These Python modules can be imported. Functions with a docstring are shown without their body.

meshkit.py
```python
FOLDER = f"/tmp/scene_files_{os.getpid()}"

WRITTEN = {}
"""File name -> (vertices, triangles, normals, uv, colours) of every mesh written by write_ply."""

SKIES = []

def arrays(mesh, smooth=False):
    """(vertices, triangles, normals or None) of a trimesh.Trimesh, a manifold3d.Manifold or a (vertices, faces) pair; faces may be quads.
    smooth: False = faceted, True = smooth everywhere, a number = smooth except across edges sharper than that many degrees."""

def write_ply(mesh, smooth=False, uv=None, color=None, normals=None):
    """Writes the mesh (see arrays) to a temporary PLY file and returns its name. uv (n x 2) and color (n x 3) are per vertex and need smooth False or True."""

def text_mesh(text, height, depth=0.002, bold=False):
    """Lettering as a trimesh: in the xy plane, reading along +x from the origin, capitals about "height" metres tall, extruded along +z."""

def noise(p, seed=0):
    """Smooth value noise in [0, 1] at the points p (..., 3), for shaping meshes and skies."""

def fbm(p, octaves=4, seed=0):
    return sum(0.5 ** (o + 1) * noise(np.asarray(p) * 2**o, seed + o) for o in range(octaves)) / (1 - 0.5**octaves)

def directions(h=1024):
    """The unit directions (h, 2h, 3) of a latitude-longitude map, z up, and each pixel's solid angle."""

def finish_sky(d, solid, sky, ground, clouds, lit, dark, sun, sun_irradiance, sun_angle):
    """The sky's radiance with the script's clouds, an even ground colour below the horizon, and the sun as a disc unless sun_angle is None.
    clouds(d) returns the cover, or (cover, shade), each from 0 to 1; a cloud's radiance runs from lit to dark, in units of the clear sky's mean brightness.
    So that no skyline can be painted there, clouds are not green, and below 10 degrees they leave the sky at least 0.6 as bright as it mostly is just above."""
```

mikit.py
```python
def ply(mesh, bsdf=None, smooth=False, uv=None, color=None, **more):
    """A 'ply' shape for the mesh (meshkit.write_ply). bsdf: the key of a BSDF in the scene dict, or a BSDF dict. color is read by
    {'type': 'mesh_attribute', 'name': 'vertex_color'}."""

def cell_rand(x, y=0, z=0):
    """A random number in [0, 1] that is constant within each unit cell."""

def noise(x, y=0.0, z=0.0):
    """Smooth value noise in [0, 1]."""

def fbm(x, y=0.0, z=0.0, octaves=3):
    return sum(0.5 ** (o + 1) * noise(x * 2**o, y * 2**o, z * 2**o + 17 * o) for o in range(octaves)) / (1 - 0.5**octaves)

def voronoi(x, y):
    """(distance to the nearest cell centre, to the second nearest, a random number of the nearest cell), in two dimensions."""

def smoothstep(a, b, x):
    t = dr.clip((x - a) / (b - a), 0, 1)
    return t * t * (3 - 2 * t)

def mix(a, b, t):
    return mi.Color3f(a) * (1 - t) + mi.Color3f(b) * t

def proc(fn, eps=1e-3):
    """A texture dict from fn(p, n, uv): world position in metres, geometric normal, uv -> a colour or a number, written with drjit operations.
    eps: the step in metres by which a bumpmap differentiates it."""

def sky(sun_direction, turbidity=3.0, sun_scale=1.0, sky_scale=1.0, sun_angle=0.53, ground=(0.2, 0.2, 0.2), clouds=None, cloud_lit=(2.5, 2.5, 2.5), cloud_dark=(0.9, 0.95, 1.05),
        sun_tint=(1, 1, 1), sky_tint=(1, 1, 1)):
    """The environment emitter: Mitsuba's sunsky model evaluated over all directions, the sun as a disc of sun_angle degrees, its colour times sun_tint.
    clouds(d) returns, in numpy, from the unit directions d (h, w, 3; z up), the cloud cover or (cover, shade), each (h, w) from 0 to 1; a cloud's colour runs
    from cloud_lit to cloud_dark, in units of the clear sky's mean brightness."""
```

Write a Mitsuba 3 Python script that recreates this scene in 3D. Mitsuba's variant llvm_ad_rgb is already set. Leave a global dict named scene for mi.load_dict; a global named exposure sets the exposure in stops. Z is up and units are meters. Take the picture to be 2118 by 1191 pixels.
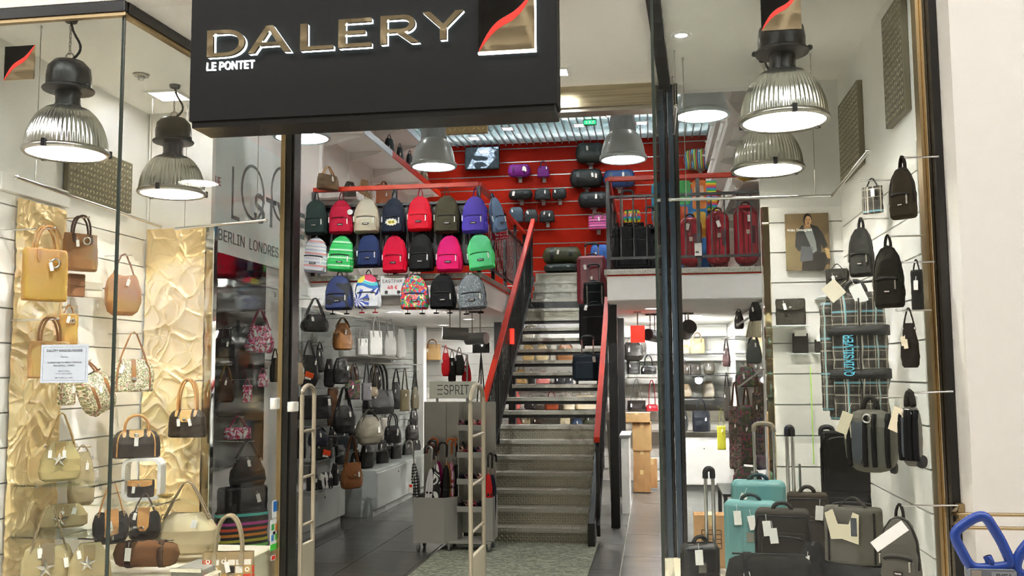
import math, random, numpy as np, trimesh, mitsuba as mi, drjit as dr, mikit, meshkit
from shapely.geometry import Polygon, Point, LineString, box as sbox2
from shapely import union_all, affinity
random.seed(7); RNG = np.random.default_rng(7)
scene, labels = {}, {}
PI = math.pi

# ---------------------------------------------------------------- camera (a person standing in the mall, eye at 1.74 m)
FPX, PIT, YAW, ROL, EYE = 1940.67, .0912, .1479, -.007, 1.7422
FW = np.array([-math.sin(YAW)*math.cos(PIT), math.cos(YAW)*math.cos(PIT), math.sin(PIT)])
_r = np.array([math.cos(YAW), math.sin(YAW), 0.]); _u = np.cross(_r, FW)
RT = _r*math.cos(ROL)+_u*math.sin(ROL); UP = _u*math.cos(ROL)-_r*math.sin(ROL)
CAM = np.array([0, 0, EYE])
scene['camera'] = {'type': 'perspective', 'fov': 2*math.degrees(math.atan(1059/FPX)), 'fov_axis': 'x', 'near_clip': .05, 'far_clip': 200.,
    'to_world': mi.ScalarTransform4f().look_at(origin=CAM.tolist(), target=(CAM+FW).tolist(), up=UP.tolist())}
exposure = 0.0

# ---------------------------------------------------------------- light levels (radiance), tuned here
MALL = 9.2        # luminous panels in the mall ceiling in front of the shop
BEAM = 11.5        # the beam that their reflectors throw down
WIN = 11.5        # pendants of the two display windows
SHOP = 24.0       # aluminium pendants inside the shop
DOWN = 150.0       # square downlights in the ceilings
GAL = 80.0        # added spots that brighten the fronts of the galleries
TUBE = 105.0        # fluorescent tubes above the grid ceiling
UNDER = 1500.0      # added round lights that fill the ground floor under the gallery
WARM, NEUT, COOL = np.array([1, .93, .81]), np.array([1, .975, .91]), np.array([.84, .99, 1.03])

# ---------------------------------------------------------------- helpers
def at(px, py, Y=None, X=None, Z=None):
    """the point of a plane X, Y or Z = constant seen in pixel (px, py) of the photograph"""
    d = FW*FPX+RT*(px-1059)+UP*(595.5-py)
    k = Y/d[1] if Y is not None else X/d[0] if X is not None else (Z-EYE)/d[2]
    return CAM+d*k
def lin(c):
    c = np.asarray(c, float)/255
    return np.where(c < .04045, c/12.92, ((c+.055)/1.055)**2.4).tolist()
def rgb(c): return {'type': 'rgb', 'value': lin(c)}
def mat(name, c, rough=.6, metal=0., spec=.5, bump=None, bs=.001, eps=.001, **kw):
    b = {'type': 'principled', 'base_color': c if isinstance(c, dict) else rgb(c), 'roughness': rough, 'metallic': metal, 'specular': spec}
    b.update(kw)
    if bump is not None: b = {'type': 'bumpmap', 'arbitrary': mikit.proc(bump, eps), 'scale': bs, 'bsdf': b}
    scene['b_'+name] = {'type': 'twosided', 'bsdf': b}
    return name
def M(c, rough=.7, metal=0., spec=.4):
    if isinstance(c, str): return 'b_'+c
    if max(c) < 75: c = tuple(int(x*.72) for x in c)          # the dark leathers and nylons
    k = 'm_%d_%d_%d_%d_%d' % (*c, int(rough*100), int(metal*100))
    if 'b_'+k not in scene: mat(k, c, rough, metal, .08 if rough >= .7 else .2 if rough >= .45 else spec)
    return 'b_'+k
TAKEN = {}
def unique(n):
    i = TAKEN.get(n, -1)+1; TAKEN[n] = i
    return n if i == 0 else '%s_%03d' % (n, i)
def tag(k, label=None, cat=None, group=None, kind=None):
    d = labels.setdefault(k, {})
    for a, b in (('label', label), ('category', cat), ('group', group), ('kind', kind)):
        if b: d[a] = b
def T(p=(0, 0, 0), rz=0, s=None):
    m = np.eye(4); c, sn = math.cos(rz), math.sin(rz)
    m[:2, :2] = [[c, -sn], [sn, c]]; m[:3, 3] = p
    if s is not None: m[:3, :3] = m[:3, :3]*np.asarray(s, float)
    return m
def RX(a):
    m = np.eye(4); c, s = math.cos(a), math.sin(a); m[1:3, 1:3] = [[c, -s], [s, c]]; return m
def RY(a):
    m = np.eye(4); c, s = math.cos(a), math.sin(a); m[0, 0] = m[2, 2] = c; m[0, 2] = s; m[2, 0] = -s; return m
def xf(mesh, m):
    v, f = mesh
    return np.asarray(v) @ m[:3, :3].T+m[:3, 3], f
def mv(mesh, x=0, y=0, z=0): return mesh[0]+np.array([x, y, z]), mesh[1]
def join(ms):
    n = np.cumsum([0]+[len(m[0]) for m in ms])
    return np.vstack([m[0] for m in ms]), np.vstack([m[1]+k for m, k in zip(ms, n)])
def add(name, mesh, m, smooth=False, W=None, parent=None, emit=None, uv=None):
    key = unique(name if parent is None else parent+'__'+name)
    if hasattr(mesh, 'vertices'): mesh = (np.array(mesh.vertices), np.array(mesh.faces))
    if W is not None: mesh = xf(mesh, W)
    d = mikit.ply(mesh, M(m), smooth, uv=uv)
    if emit is not None: d['emitter'] = {'type': 'area', 'radiance': {'type': 'rgb', 'value': [float(x) for x in emit]} if not isinstance(emit, dict) else emit}
    scene[key] = d
    return key
def struct(name, mesh, m, smooth=False, parent=None, **kw):
    k = add(name, mesh, m, smooth, parent=parent, **kw)
    if parent is None: tag(k, kind='structure')
    return k
def thing(name, label, cat, group=None):
    k = unique(name); tag(k, label, cat, group); return k
def one(name, mesh, m, label, cat, group=None, smooth=False, W=None, emit=None, uv=None):
    k = add(name, mesh, m, smooth, W, emit=emit, uv=uv); tag(k, label, cat, group); return k

def _topo():
    from scipy.spatial import ConvexHull
    P = np.array([[(1 if a == i else .7)*s for a, s in enumerate(sg)] for sg in np.ndindex(2, 2, 2) for i in range(3) for sg in [np.array(sg)*2-1]])
    F = ConvexHull(P).simplices
    c = P[F].mean(1); n = np.cross(P[F[:, 1]]-P[F[:, 0]], P[F[:, 2]]-P[F[:, 0]])
    F = np.where(((n*c).sum(1) < 0)[:, None], F[:, ::-1], F)
    return P, F
_CP, _CF = _topo()
_CU = np.array([[x, y, z] for x in (-1, 1) for y in (-1, 1) for z in (-1, 1)], float)
_CUF = np.array([[0, 1, 3], [0, 3, 2], [4, 6, 7], [4, 7, 5], [0, 4, 5], [0, 5, 1], [2, 3, 7], [2, 7, 6], [0, 2, 6], [0, 6, 4], [1, 5, 7], [1, 7, 3]])
def bx(x0, x1, y0, y1, z0, z1, b=.003):
    h = np.array([x1-x0, y1-y0, z1-z0])/2; c = np.array([x1+x0, y1+y0, z1+z0])/2
    if b <= 0: return _CU*h+c, _CUF
    b = min(b, h.min()*.8)
    return np.where(np.abs(_CP) > .9, np.sign(_CP)*h, np.sign(_CP)*(h-b))+c, _CF
def plane_xz(x0, x1, z0, z1, y=0): return np.array([[x0, y, z0], [x1, y, z0], [x1, y, z1], [x0, y, z1]], float), np.array([[0, 1, 2], [0, 2, 3]])
def rbox(W, D, H, r, nu=24, nv=12):
    """box with round edges, centred on its base"""
    r = min(r, W/2*.98, D/2*.98, H/2*.98)
    th = (np.arange(nv)+.5)/nv*PI; ph = (np.arange(nu)+.5)/nu*2*PI
    t, p = np.meshgrid(th, ph, indexing='ij')
    d = np.stack([np.sin(t)*np.cos(p), np.sin(t)*np.sin(p), -np.cos(t)], -1).reshape(-1, 3)
    d /= np.linalg.norm(d, axis=1, keepdims=True)
    v = d*r+np.sign(d)*(np.array([W, D, H])/2-r)+np.array([0, 0, H/2])
    return v, gridf(nv, nu, wrap=True, caps=True)
def gridf(nv, nu, wrap=True, caps=False):
    i, j = np.meshgrid(np.arange(nv-1), np.arange(nu if wrap else nu-1), indexing='ij')
    a, b = i*nu+j, i*nu+(j+1) % nu
    q = np.stack([a, b, b+nu, a+nu], -1).reshape(-1, 4)
    f = np.vstack([q[:, [0, 1, 2]], q[:, [0, 2, 3]]])
    if caps:
        k = np.arange(1, nu-1); lo = np.stack([k*0, k+1, k], 1); hi = np.stack([k*0, k, k+1], 1)+(nv-1)*nu
        f = np.vstack([f, lo, hi])
    return f
def lathe(prof, n=32, ripple=0, lobes=40, close=False):
    """prof: list of (radius, z) from bottom to top"""
    pr = np.array(prof, float); ph = np.arange(n)/n*2*PI
    k = 1+ripple*np.cos(lobes*ph)
    v = np.stack([pr[:, :1]*np.cos(ph)*k, pr[:, :1]*np.sin(ph)*k, pr[:, 1:]+0*ph], -1).reshape(-1, 3)
    return v, gridf(len(pr), n, True, close)
def sweep(pts, sec, up=(0, 0, 1), closed=False, caps=True):
    """a section (m x 2) along a polyline; its second axis stays near 'up'"""
    p = np.asarray(pts, float); n = len(p)
    t = (np.roll(p, -1, 0)-np.roll(p, 1, 0)) if closed else np.gradient(p, axis=0)
    t /= np.linalg.norm(t, axis=1, keepdims=True)+1e-12
    u = np.broadcast_to(np.asarray(up, float), p.shape)
    a = np.cross(t, u); L = np.linalg.norm(a, axis=1, keepdims=True)
    for i in range(n):
        if L[i, 0] < 1e-3: a[i] = a[i-1] if i else np.cross(t[i], [.37, .61, .2])
    a /= np.linalg.norm(a, axis=1, keepdims=True)+1e-12; b = np.cross(a, t)
    s = np.asarray(sec, float); m = len(s)
    v = (p[:, None]+a[:, None]*s[None, :, :1]+b[:, None]*s[None, :, 1:]).reshape(-1, 3)
    f = gridf(n, m, True, caps and not closed)
    if closed:
        j = np.arange(m); A, Bq = (n-1)*m+j, (n-1)*m+(j+1) % m; C, Dq = (j+1) % m, j
        f = np.vstack([f, np.stack([A, Bq, C], 1), np.stack([A, C, Dq], 1)])
    return v, f[:, ::-1]
def circ(r, n=6, r2=None):
    a = np.arange(n)/n*2*PI; return np.stack([r*np.cos(a), (r2 or r)*np.sin(a)], 1)
def tube(pts, r, n=6, closed=False): return sweep(pts, circ(r, n), (.13, .21, .97), closed)
def strap(pts, w, t, up): return sweep(pts, np.array([[-t/2, -w/2], [t/2, -w/2], [t/2, w/2], [-t/2, w/2]]), up)
def arc(a, b, h, n=13, side=0., e=1.):
    """points of an arch from a to b, h above them, leaning by side along y"""
    s = np.linspace(0, PI, n); a, b = np.asarray(a, float), np.asarray(b, float)
    k = (1-np.cos(s))/2; up = np.sin(s)**e
    return a+(b-a)*k[:, None]+np.stack([0*s, side*up, h*up], 1)
def rod(a, b, r, n=8): return tube([a, b], r, n)
def ball(r, n=8, s=(1, 1, 1)):
    v, f = rbox(2*r, 2*r, 2*r, r, n, max(4, n//2)); return (v-[0, 0, r])*np.asarray(s), f
def extr(poly, d):
    """polygon(s) in x, z extruded along y from 0 to -d (towards the viewer of the front)"""
    gs = [g for g in getattr(poly, 'geoms', [poly]) if g.area > 1e-9]
    t = trimesh.util.concatenate([trimesh.creation.extrude_polygon(g, d, engine='earcut') for g in gs])
    v = np.array(t.vertices); return np.stack([v[:, 0], -v[:, 2], v[:, 1]], 1), np.array(t.faces)
def text(s, h, d=.002, bold=False, sx=1., center=False):
    t = meshkit.text_mesh(s, h, d, bold); v = np.array(t.vertices)
    if center: v[:, 0] -= (v[:, 0].min()+v[:, 0].max())/2
    return np.stack([v[:, 0]*sx, -v[:, 2], v[:, 1]], 1), np.array(t.faces)
def bars(u0, u1, v0, v1, pitch=.027, L=.031, w=.0085, h=.0032):
    """raised lozenge bars of tread plate over a field in x, z, standing out towards -y"""
    nu, nv = max(1, round((u1-u0)/pitch)), max(1, round((v1-v0)/pitch)); V, F = [], []
    pu, pv = (u1-u0)/nu, (v1-v0)/nv; k = min(1, pv/pitch*1.1)
    for i in range(nu):
        for j in range(nv):
            c = np.array([u0+(i+.5)*pu, v0+(j+.5)*pv]); a = PI/4 if (i+j) % 2 else -PI/4; d = np.array([math.cos(a), math.sin(a)])*k; q = np.array([-d[1], d[0]])
            P = [c-d*L/2, c-q*w/2, c+d*L/2, c+q*w/2]; n = len(V)
            V += [[x, 0, z] for x, z in P]+[[*(c-d*L*.3)[:1], -h, (c-d*L*.3)[1]], [*(c+d*L*.3)[:1], -h, (c+d*L*.3)[1]]]
            F += [[n, n+1, n+4], [n+1, n+5, n+4], [n+1, n+2, n+5], [n+2, n+3, n+5], [n+3, n+4, n+5], [n+3, n, n+4]]
    return np.array(V), np.array(F)
def add_bars(parent, W, *a, m='tread_bars', **k):
    key = add('raised_bars', bars(*a, **k), m, False, W, parent); tag(key, kind='stuff'); return key
noise3, fbm3 = meshkit.noise, meshkit.fbm
N, FB, VO, SM, MX, CR = mikit.noise, mikit.fbm, mikit.voronoi, mikit.smoothstep, mikit.mix, mikit.cell_rand
def C3(c): return mi.Color3f(*lin(c))

# ---------------------------------------------------------------- materials
mat('white_paint', (232, 230, 226), .55); mat('cream_wall', (230, 225, 217), .7); mat('grey_wall', (196, 200, 198), .6)
mat('soffit', (240, 237, 231), .75); mat('pilaster_paint', (206, 201, 194), .7); mat('shade_white', (122, 125, 122), .5); mat('slat_white', (234, 232, 227), .35); mat('slat_red', (146, 24, 5), .55, spec=.1)  # the white under the left gallery has its shade mixed in as grey
mat('red_paint', (184, 38, 15), .4, spec=.25); mat('black_metal', (20, 20, 21), .35); mat('black_frame', (17, 16, 15), .3)
mat('sign_black', (14, 14, 13), .6, spec=.25); mat('gloss_black', (6, 6, 6), .08)
mat('chrome', (210, 208, 204), .12, 1.); mat('steel', (176, 172, 162), .32, 1.); mat('alu', (168, 176, 176), .3, 1.); mat('brass_steel', (170, 148, 112), .35, 1.)
mat('galva', (150, 150, 146), .42, .85); mat('grey_metal', (128, 130, 128), .5, .3)
mat('mirror', (226, 226, 222), .03, 1.); mat('bronze_mirror', (240, 224, 192), .012, 1.)
mat('white_card', (238, 236, 230), .7); mat('cream_card', (226, 214, 186), .75); mat('rubber', (22, 22, 22), .7)
mat('acrylic', (225, 232, 232), .1)
mat('lamp_off', (235, 230, 215), .5)
scene['b_pane'] = {'type': 'thindielectric', 'int_ior': 1.5, 'specular_transmittance': {'type': 'rgb', 'value': [.935, .975, .965]}}
scene['b_shelf_glass'] = {'type': 'dielectric', 'int_ior': 1.5, 'specular_transmittance': {'type': 'rgb', 'value': [.9, .96, .94]}}
scene['b_clear_plastic'] = {'type': 'thindielectric', 'int_ior': 1.45}

mat('tread_plate', (170, 168, 158), .42, .7); mat('riser_plate', (150, 146, 132), .34, .92); mat('tread_bars', (226, 224, 214), .25, .9)
mat('brown_plate', (150, 132, 100), .42, .7); mat('brown_bars', (178, 162, 128), .35, .8)
mat('plate_panel', (112, 106, 86), .42, .75); mat('panel_bars', (176, 168, 140), .35, .8)
def f_floor(p, n, uv):
    return MX(C3((52, 52, 51)), C3((64, 63, 61)), FB(p.x*2.2, p.y*9., 0., 4))
mat('floor_tile', mikit.proc(f_floor), .22, spec=.5)
mat('grout', (150, 148, 140), .8)
def f_mat(p, n, uv):
    a = N(p.x*38+4*N(p.x*14, p.y*14), p.y*60, 0.)
    return MX(C3((92, 96, 86)), C3((124, 128, 114)), SM(.3, .75, a))
def f_mat_b(p, n, uv): return N(p.x*38+4*N(p.x*14, p.y*14), p.y*60, 0.)
mat('entrance_mat', mikit.proc(f_mat), .95, bump=f_mat_b, bs=.012, eps=.004)
def f_brush(p, n, uv): return MX(C3((150, 140, 118)), C3((186, 176, 152)), N(p.x*3., p.z*160., p.y*2))
mat('brushed', mikit.proc(f_brush), .3, .9)
def f_satin(p, n, uv): return MX(C3((222, 190, 132)), C3((236, 212, 164)), FB(p.x*9, p.y*9, p.z*9, 3))
mat('gold_satin', mikit.proc(f_satin), .3, .3, spec=.6)
def f_kraft(p, n, uv): return MX(C3((148, 108, 68)), C3((168, 128, 84)), FB(p.x*30, p.y*30, p.z*8, 3))
mat('cardboard', mikit.proc(f_kraft), .85)
def f_galva(p, n, uv):
    return MX(C3((150, 150, 144)), C3((176, 176, 170)), FB(p.x*5, p.y*5, p.z*5, 3))
mat('galva_sheet', mikit.proc(f_galva), .4, .8)

# --- fabrics with a print of their own, over uv (metres on the object)
def f_plaid(p, n, uv):
    u, v = uv.x*1.9, uv.y*1.9
    def line(x, k, o, w): 
        t = x*k+o; t = t-dr.floor(t); return 1-SM(w*.6, w, dr.abs(t-.5))
    c = C3((58, 54, 48)); c = MX(c, C3((36, 33, 30)), line(u, 7., .2, .17)*.8); c = MX(c, C3((34, 31, 28)), line(v, 6.3, .0, .2)*.8)
    c = MX(c, C3((126, 186, 198)), line(u, 3.5, .1, .035)*.8); c = MX(c, C3((116, 170, 184)), line(v, 3.1, .45, .035)*.7)
    for k, o in ((7., .75), (7., .9), (3.5, .62), (10., .3)): c = MX(c, C3((196, 186, 170)), line(u, k, o, .035)*.7)
    for k, o in ((6.3, .55), (3.1, .8)): c = MX(c, C3((176, 170, 158)), line(v, k, o, .03)*.6)
    return c
mat('plaid_cloth', mikit.proc(f_plaid), .8)
def stripes(cols, k):
    def fn(p, n, uv):
        t = uv.y*k; t = t-dr.floor(t); c = C3(cols[0]); m = len(cols)
        for i in range(1, m): c = dr.select(t > i/m, C3(cols[i]), c)
        return c
    return fn
def vstripes(cols, k):
    g = stripes(cols, k)
    return lambda p, n, uv: g(p, n, mi.Point2f(uv.y, uv.x+.02*N(uv.x*9, uv.y*9)))
mat('pale_stripe', mikit.proc(stripes([(186, 186, 204), (214, 210, 214), (186, 188, 206), (206, 130, 130), (214, 210, 216), (180, 182, 204), (222, 220, 222)], 7.)), .8)
mat('green_stripe', mikit.proc(stripes([(28, 160, 66), (40, 176, 80), (28, 156, 64), (168, 222, 176), (34, 166, 72)], 11.)), .75)
mat('rainbow_stripe', mikit.proc(vstripes([(40, 120, 170), (214, 196, 60), (60, 140, 70), (200, 80, 40), (60, 60, 120), (110, 180, 190)], 9.)), .8)
mat('dark_rainbow', mikit.proc(stripes([(20, 20, 22), (80, 190, 180), (20, 20, 22), (110, 190, 90), (20, 20, 22), (200, 190, 60), (20, 20, 22), (226, 140, 40), (20, 20, 22), (226, 80, 40), (20, 20, 22), (190, 60, 150), (20, 20, 22)], 3.3)), .7)
mat('rainbow_bands', mikit.proc(stripes([(226, 120, 40), (240, 214, 60), (60, 170, 90), (40, 150, 210), (220, 70, 130)], 9.)), .8)
mat('pink_stripe', mikit.proc(stripes([(206, 86, 150), (120, 50, 104), (222, 120, 170), (150, 60, 120)], 11.)), .7)
mat('zebra', mikit.proc(lambda p, n, uv: dr.select(N(uv.x*40+6*N(uv.x*10, uv.y*10), uv.y*14) > .5, C3((226, 226, 224)), C3((20, 20, 22)))), .5)
def blobs(bg, cols, k, th=.36, soft=.06):
    def fn(p, n, uv):
        c = C3(bg); wx, wy = N(uv.x*k*1.7, uv.y*k*1.7, 3.)*1.1, N(uv.x*k*1.9, uv.y*k*1.9, 8.)*1.1
        for i, q in enumerate(cols):
            d, e, r = VO(uv.x*k*(1+.13*i)+7.3*i+wx, uv.y*k*(1+.11*i)+3.7*i+wy)
            c = MX(c, C3(q), (1-SM(th, th+soft, d))*SM(.35, .4, r))
        return c
    return fn
mat('tapestry', mikit.proc(blobs((226, 216, 186), [(140, 146, 90), (110, 100, 66), (204, 140, 140), (120, 128, 70), (232, 222, 196), (90, 96, 60)], 64., .26, .12)), .8)
mat('floral', mikit.proc(blobs((196, 206, 130), [(236, 120, 150), (214, 40, 50), (226, 80, 84), (226, 214, 110), (46, 86, 170), (60, 134, 74), (200, 44, 52)], 19., .44)), .8)
mat('pink_floral', mikit.proc(blobs((206, 190, 194), [(170, 60, 110), (90, 80, 90), (220, 120, 160), (190, 190, 200), (150, 40, 60)], 26., .38)), .75)
mat('dark_floral', mikit.proc(blobs((44, 38, 26), [(110, 30, 44), (84, 84, 30), (30, 50, 56), (120, 44, 76), (36, 56, 28)], 24., .38)), .75)
mat('dark_tapestry', mikit.proc(blobs((96, 84, 70), [(120, 44, 66), (70, 80, 44), (60, 56, 70), (130, 100, 90), (50, 44, 34)], 26., .38)), .75)
mat('night_camo', mikit.proc(blobs((14, 16, 22), [(20, 30, 70), (12, 13, 16), (22, 34, 78)], 7., .5, .2)), .8)
mat('red_check', mikit.proc(lambda p, n, uv: MX(C3((170, 20, 44)), C3((232, 200, 206)), 1-SM(.22, .28, dr.norm(mi.Point2f(uv.x*26-dr.floor(uv.x*26)-.5, uv.y*26-dr.floor(uv.y*26)-.5))))), .7)
mat('grey_speckle', mikit.proc(lambda p, n, uv: MX(C3((84, 88, 94)), C3((170, 186, 190)), SM(.62, .8, N(uv.x*190, uv.y*190)))), .8)
mat('polka', mikit.proc(lambda p, n, uv: MX(C3((24, 24, 26)), C3((236, 236, 234)), 1-SM(.26, .3, dr.norm(mi.Point2f(uv.x*34-dr.floor(uv.x*34)-.5, uv.y*34-dr.floor(uv.y*34)-.5))))), .5)
def f_palm(p, n, uv):
    v, u = uv.y, uv.x
    c = MX(C3((226, 228, 230)), C3((206, 214, 224)), N(u*12, v*20))
    fr = dr.sin(dr.atan2(v-.08, u+.10)*9+5*N(u*16, v*16)); d = dr.norm(mi.Point2f(u+.10, v-.08))
    c = MX(c, C3((40, 60, 140)), SM(.05, .3, fr)*(1-SM(.13, .15, d)))
    fr2 = dr.sin(dr.atan2(v-.25, u-.13)*8+5*N(u*16, v*16, 4.)); d2 = dr.norm(mi.Point2f(u-.13, v-.25))
    c = MX(c, C3((34, 60, 136)), SM(.1, .35, fr2)*(1-SM(.10, .12, d2)))
    w = v+.02*dr.sin(u*22)
    c = MX(c, C3((36, 90, 170)), SM(.235, .24, w)*(1-SM(.27, .275, w))); c = MX(c, C3((60, 190, 200)), SM(.27, .275, w)*(1-SM(.31, .33, w+.03*N(u*14, v*14))))
    c = MX(c, C3((224, 46, 74)), SM(.33, .335, w+.04*N(u*14, v*14)))
    return MX(c, C3((226, 200, 60)), 1-SM(.05, .055, dr.norm(mi.Point2f(u+.08, v-.34))))
mat('palm_print', mikit.proc(f_palm), .75)
def f_patch(p, n, uv):
    k = 22.; i, j = dr.floor(uv.x*k), dr.floor(uv.y*k); r = CR(i, j, 3.)
    fu, fv = uv.x*k-i-.5, uv.y*k-j-.5; ins = (dr.maximum(dr.abs(fu), dr.abs(fv)) < .44) & (uv.y < .26) & (uv.y > .02)
    c = dr.select(r < .2, C3((196, 66, 40)), dr.select(r < .45, C3((226, 220, 206)), dr.select(r < .65, C3((40, 38, 36)), dr.select(r < .82, C3((176, 140, 80)), C3((140, 126, 100))))))
    ring = dr.abs(dr.norm(mi.Point2f(fu, fv))-.22) < .08
    c = dr.select(ring & (CR(i, j, 5.) > .5), C3((230, 224, 210)), c)
    return dr.select(ins, c, C3((150, 130, 96)))
mat('patchwork', mikit.proc(f_patch), .4)
# ================================================================ the large structure
XL, XR, YB, HS, HD, HC = -3.9, 1.25, 15.6, 3.6, 2.88, 5.62     # shop's side walls, back wall, soffit, gallery floor, high ceiling
def planar_uv(mesh, k=1.):
    v, f = np.asarray(mesh[0]), mesh[1]
    n = np.abs(np.cross(v[f[:, 1]]-v[f[:, 0]], v[f[:, 2]]-v[f[:, 0]])).argmax(1)
    P = v[f]; ax = np.array([[1, 2], [0, 2], [0, 1]])[n]
    uv = np.stack([np.take_along_axis(P, ax[:, None, i:i+1].repeat(3, 1), 2)[..., 0] for i in (0, 1)], -1).reshape(-1, 2)*k
    return (P.reshape(-1, 3), np.arange(len(f)*3).reshape(-1, 3)), uv
def addp(name, mesh, m, parent=None, W=None, kind=None):
    mesh, uv = planar_uv(mesh)
    k = add(name, mesh, m, False, W, parent, uv=uv)
    if kind: tag(k, kind=kind)
    return k

# --- floor: dark polished tiles in light joints (shop and mall)
struct('floor', bx(-9, 7, -9, YB+.2, -.12, -.012, 0), 'grout')
xs = [XL]+[x for x in np.arange(-3.42, 1.3, .62)]+[XR]
for i in range(len(xs)-1):
    for y in np.arange(6.1, 15.5, 1.24):
        y0 = y+(.62 if i % 2 else 0)-.62
        if xs[i+1]-xs[i] > .05: add('tile', bx(xs[i]+.006, xs[i+1]-.006, max(y0, 6.0)+.003, min(y0+1.24, YB)-.003, -.02, 0, .001), 'floor_tile', parent='floor')
mat('mall_tile', (214, 211, 205), .4)
for x in np.arange(-9, 7, 1.2):
    for y in np.arange(-9, 4.1, 1.2): add('tile', bx(x+.003, x+1.197, y+.003, min(y+1.197, 4.2), -.02, 0, 0), 'mall_tile', parent='floor')
one('entrance_mat', bx(-2.13, -.59, 6.02, 9.83, .0, .012, .003), 'entrance_mat', 'large rough grey-green entrance mat in front of the stairs', 'mat')

# --- shell of the shop
struct('wall_left', bx(XL-.12, XL, 4.2, YB, 0, 7.0, 0), 'white_paint')
struct('wall_right', bx(XR, XR+.12, 4.5, YB, 0, 7.0, 0), 'white_paint')
struct('wall_back', bx(XL-.12, XR+.12, YB+.03, YB+.15, 0, 7.0, 0), 'white_paint')
struct('wall_front', bx(XL-.1, XR+.1, 6.14, 6.24, 3.6, 7.0, 0), 'white_paint')             # bulkhead above the doors
struct('ceiling_roof', bx(XL-.2, XR+.2, 4.0, YB+.2, 6.4, 6.5, 0), 'grey_wall')
struct('ceiling_soffit', bx(XL-.2, XR+.2, 4.16, 6.16, HS, HS+.06, 0), 'soffit')
struct('wall_fascia', bx(-8, 7, 4.16, 4.28, HS, 6.6, 0), 'cream_wall')                      # facade above the windows
struct('wall_pilaster', bx(1.262, 7, 4.06, 4.5, 0, HS+.1, .006), 'pilaster_paint')
struct('wall_mall_left', bx(-9, XL-.12, 4.06, 4.4, 0, 6.6, 0), 'cream_wall')

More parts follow.
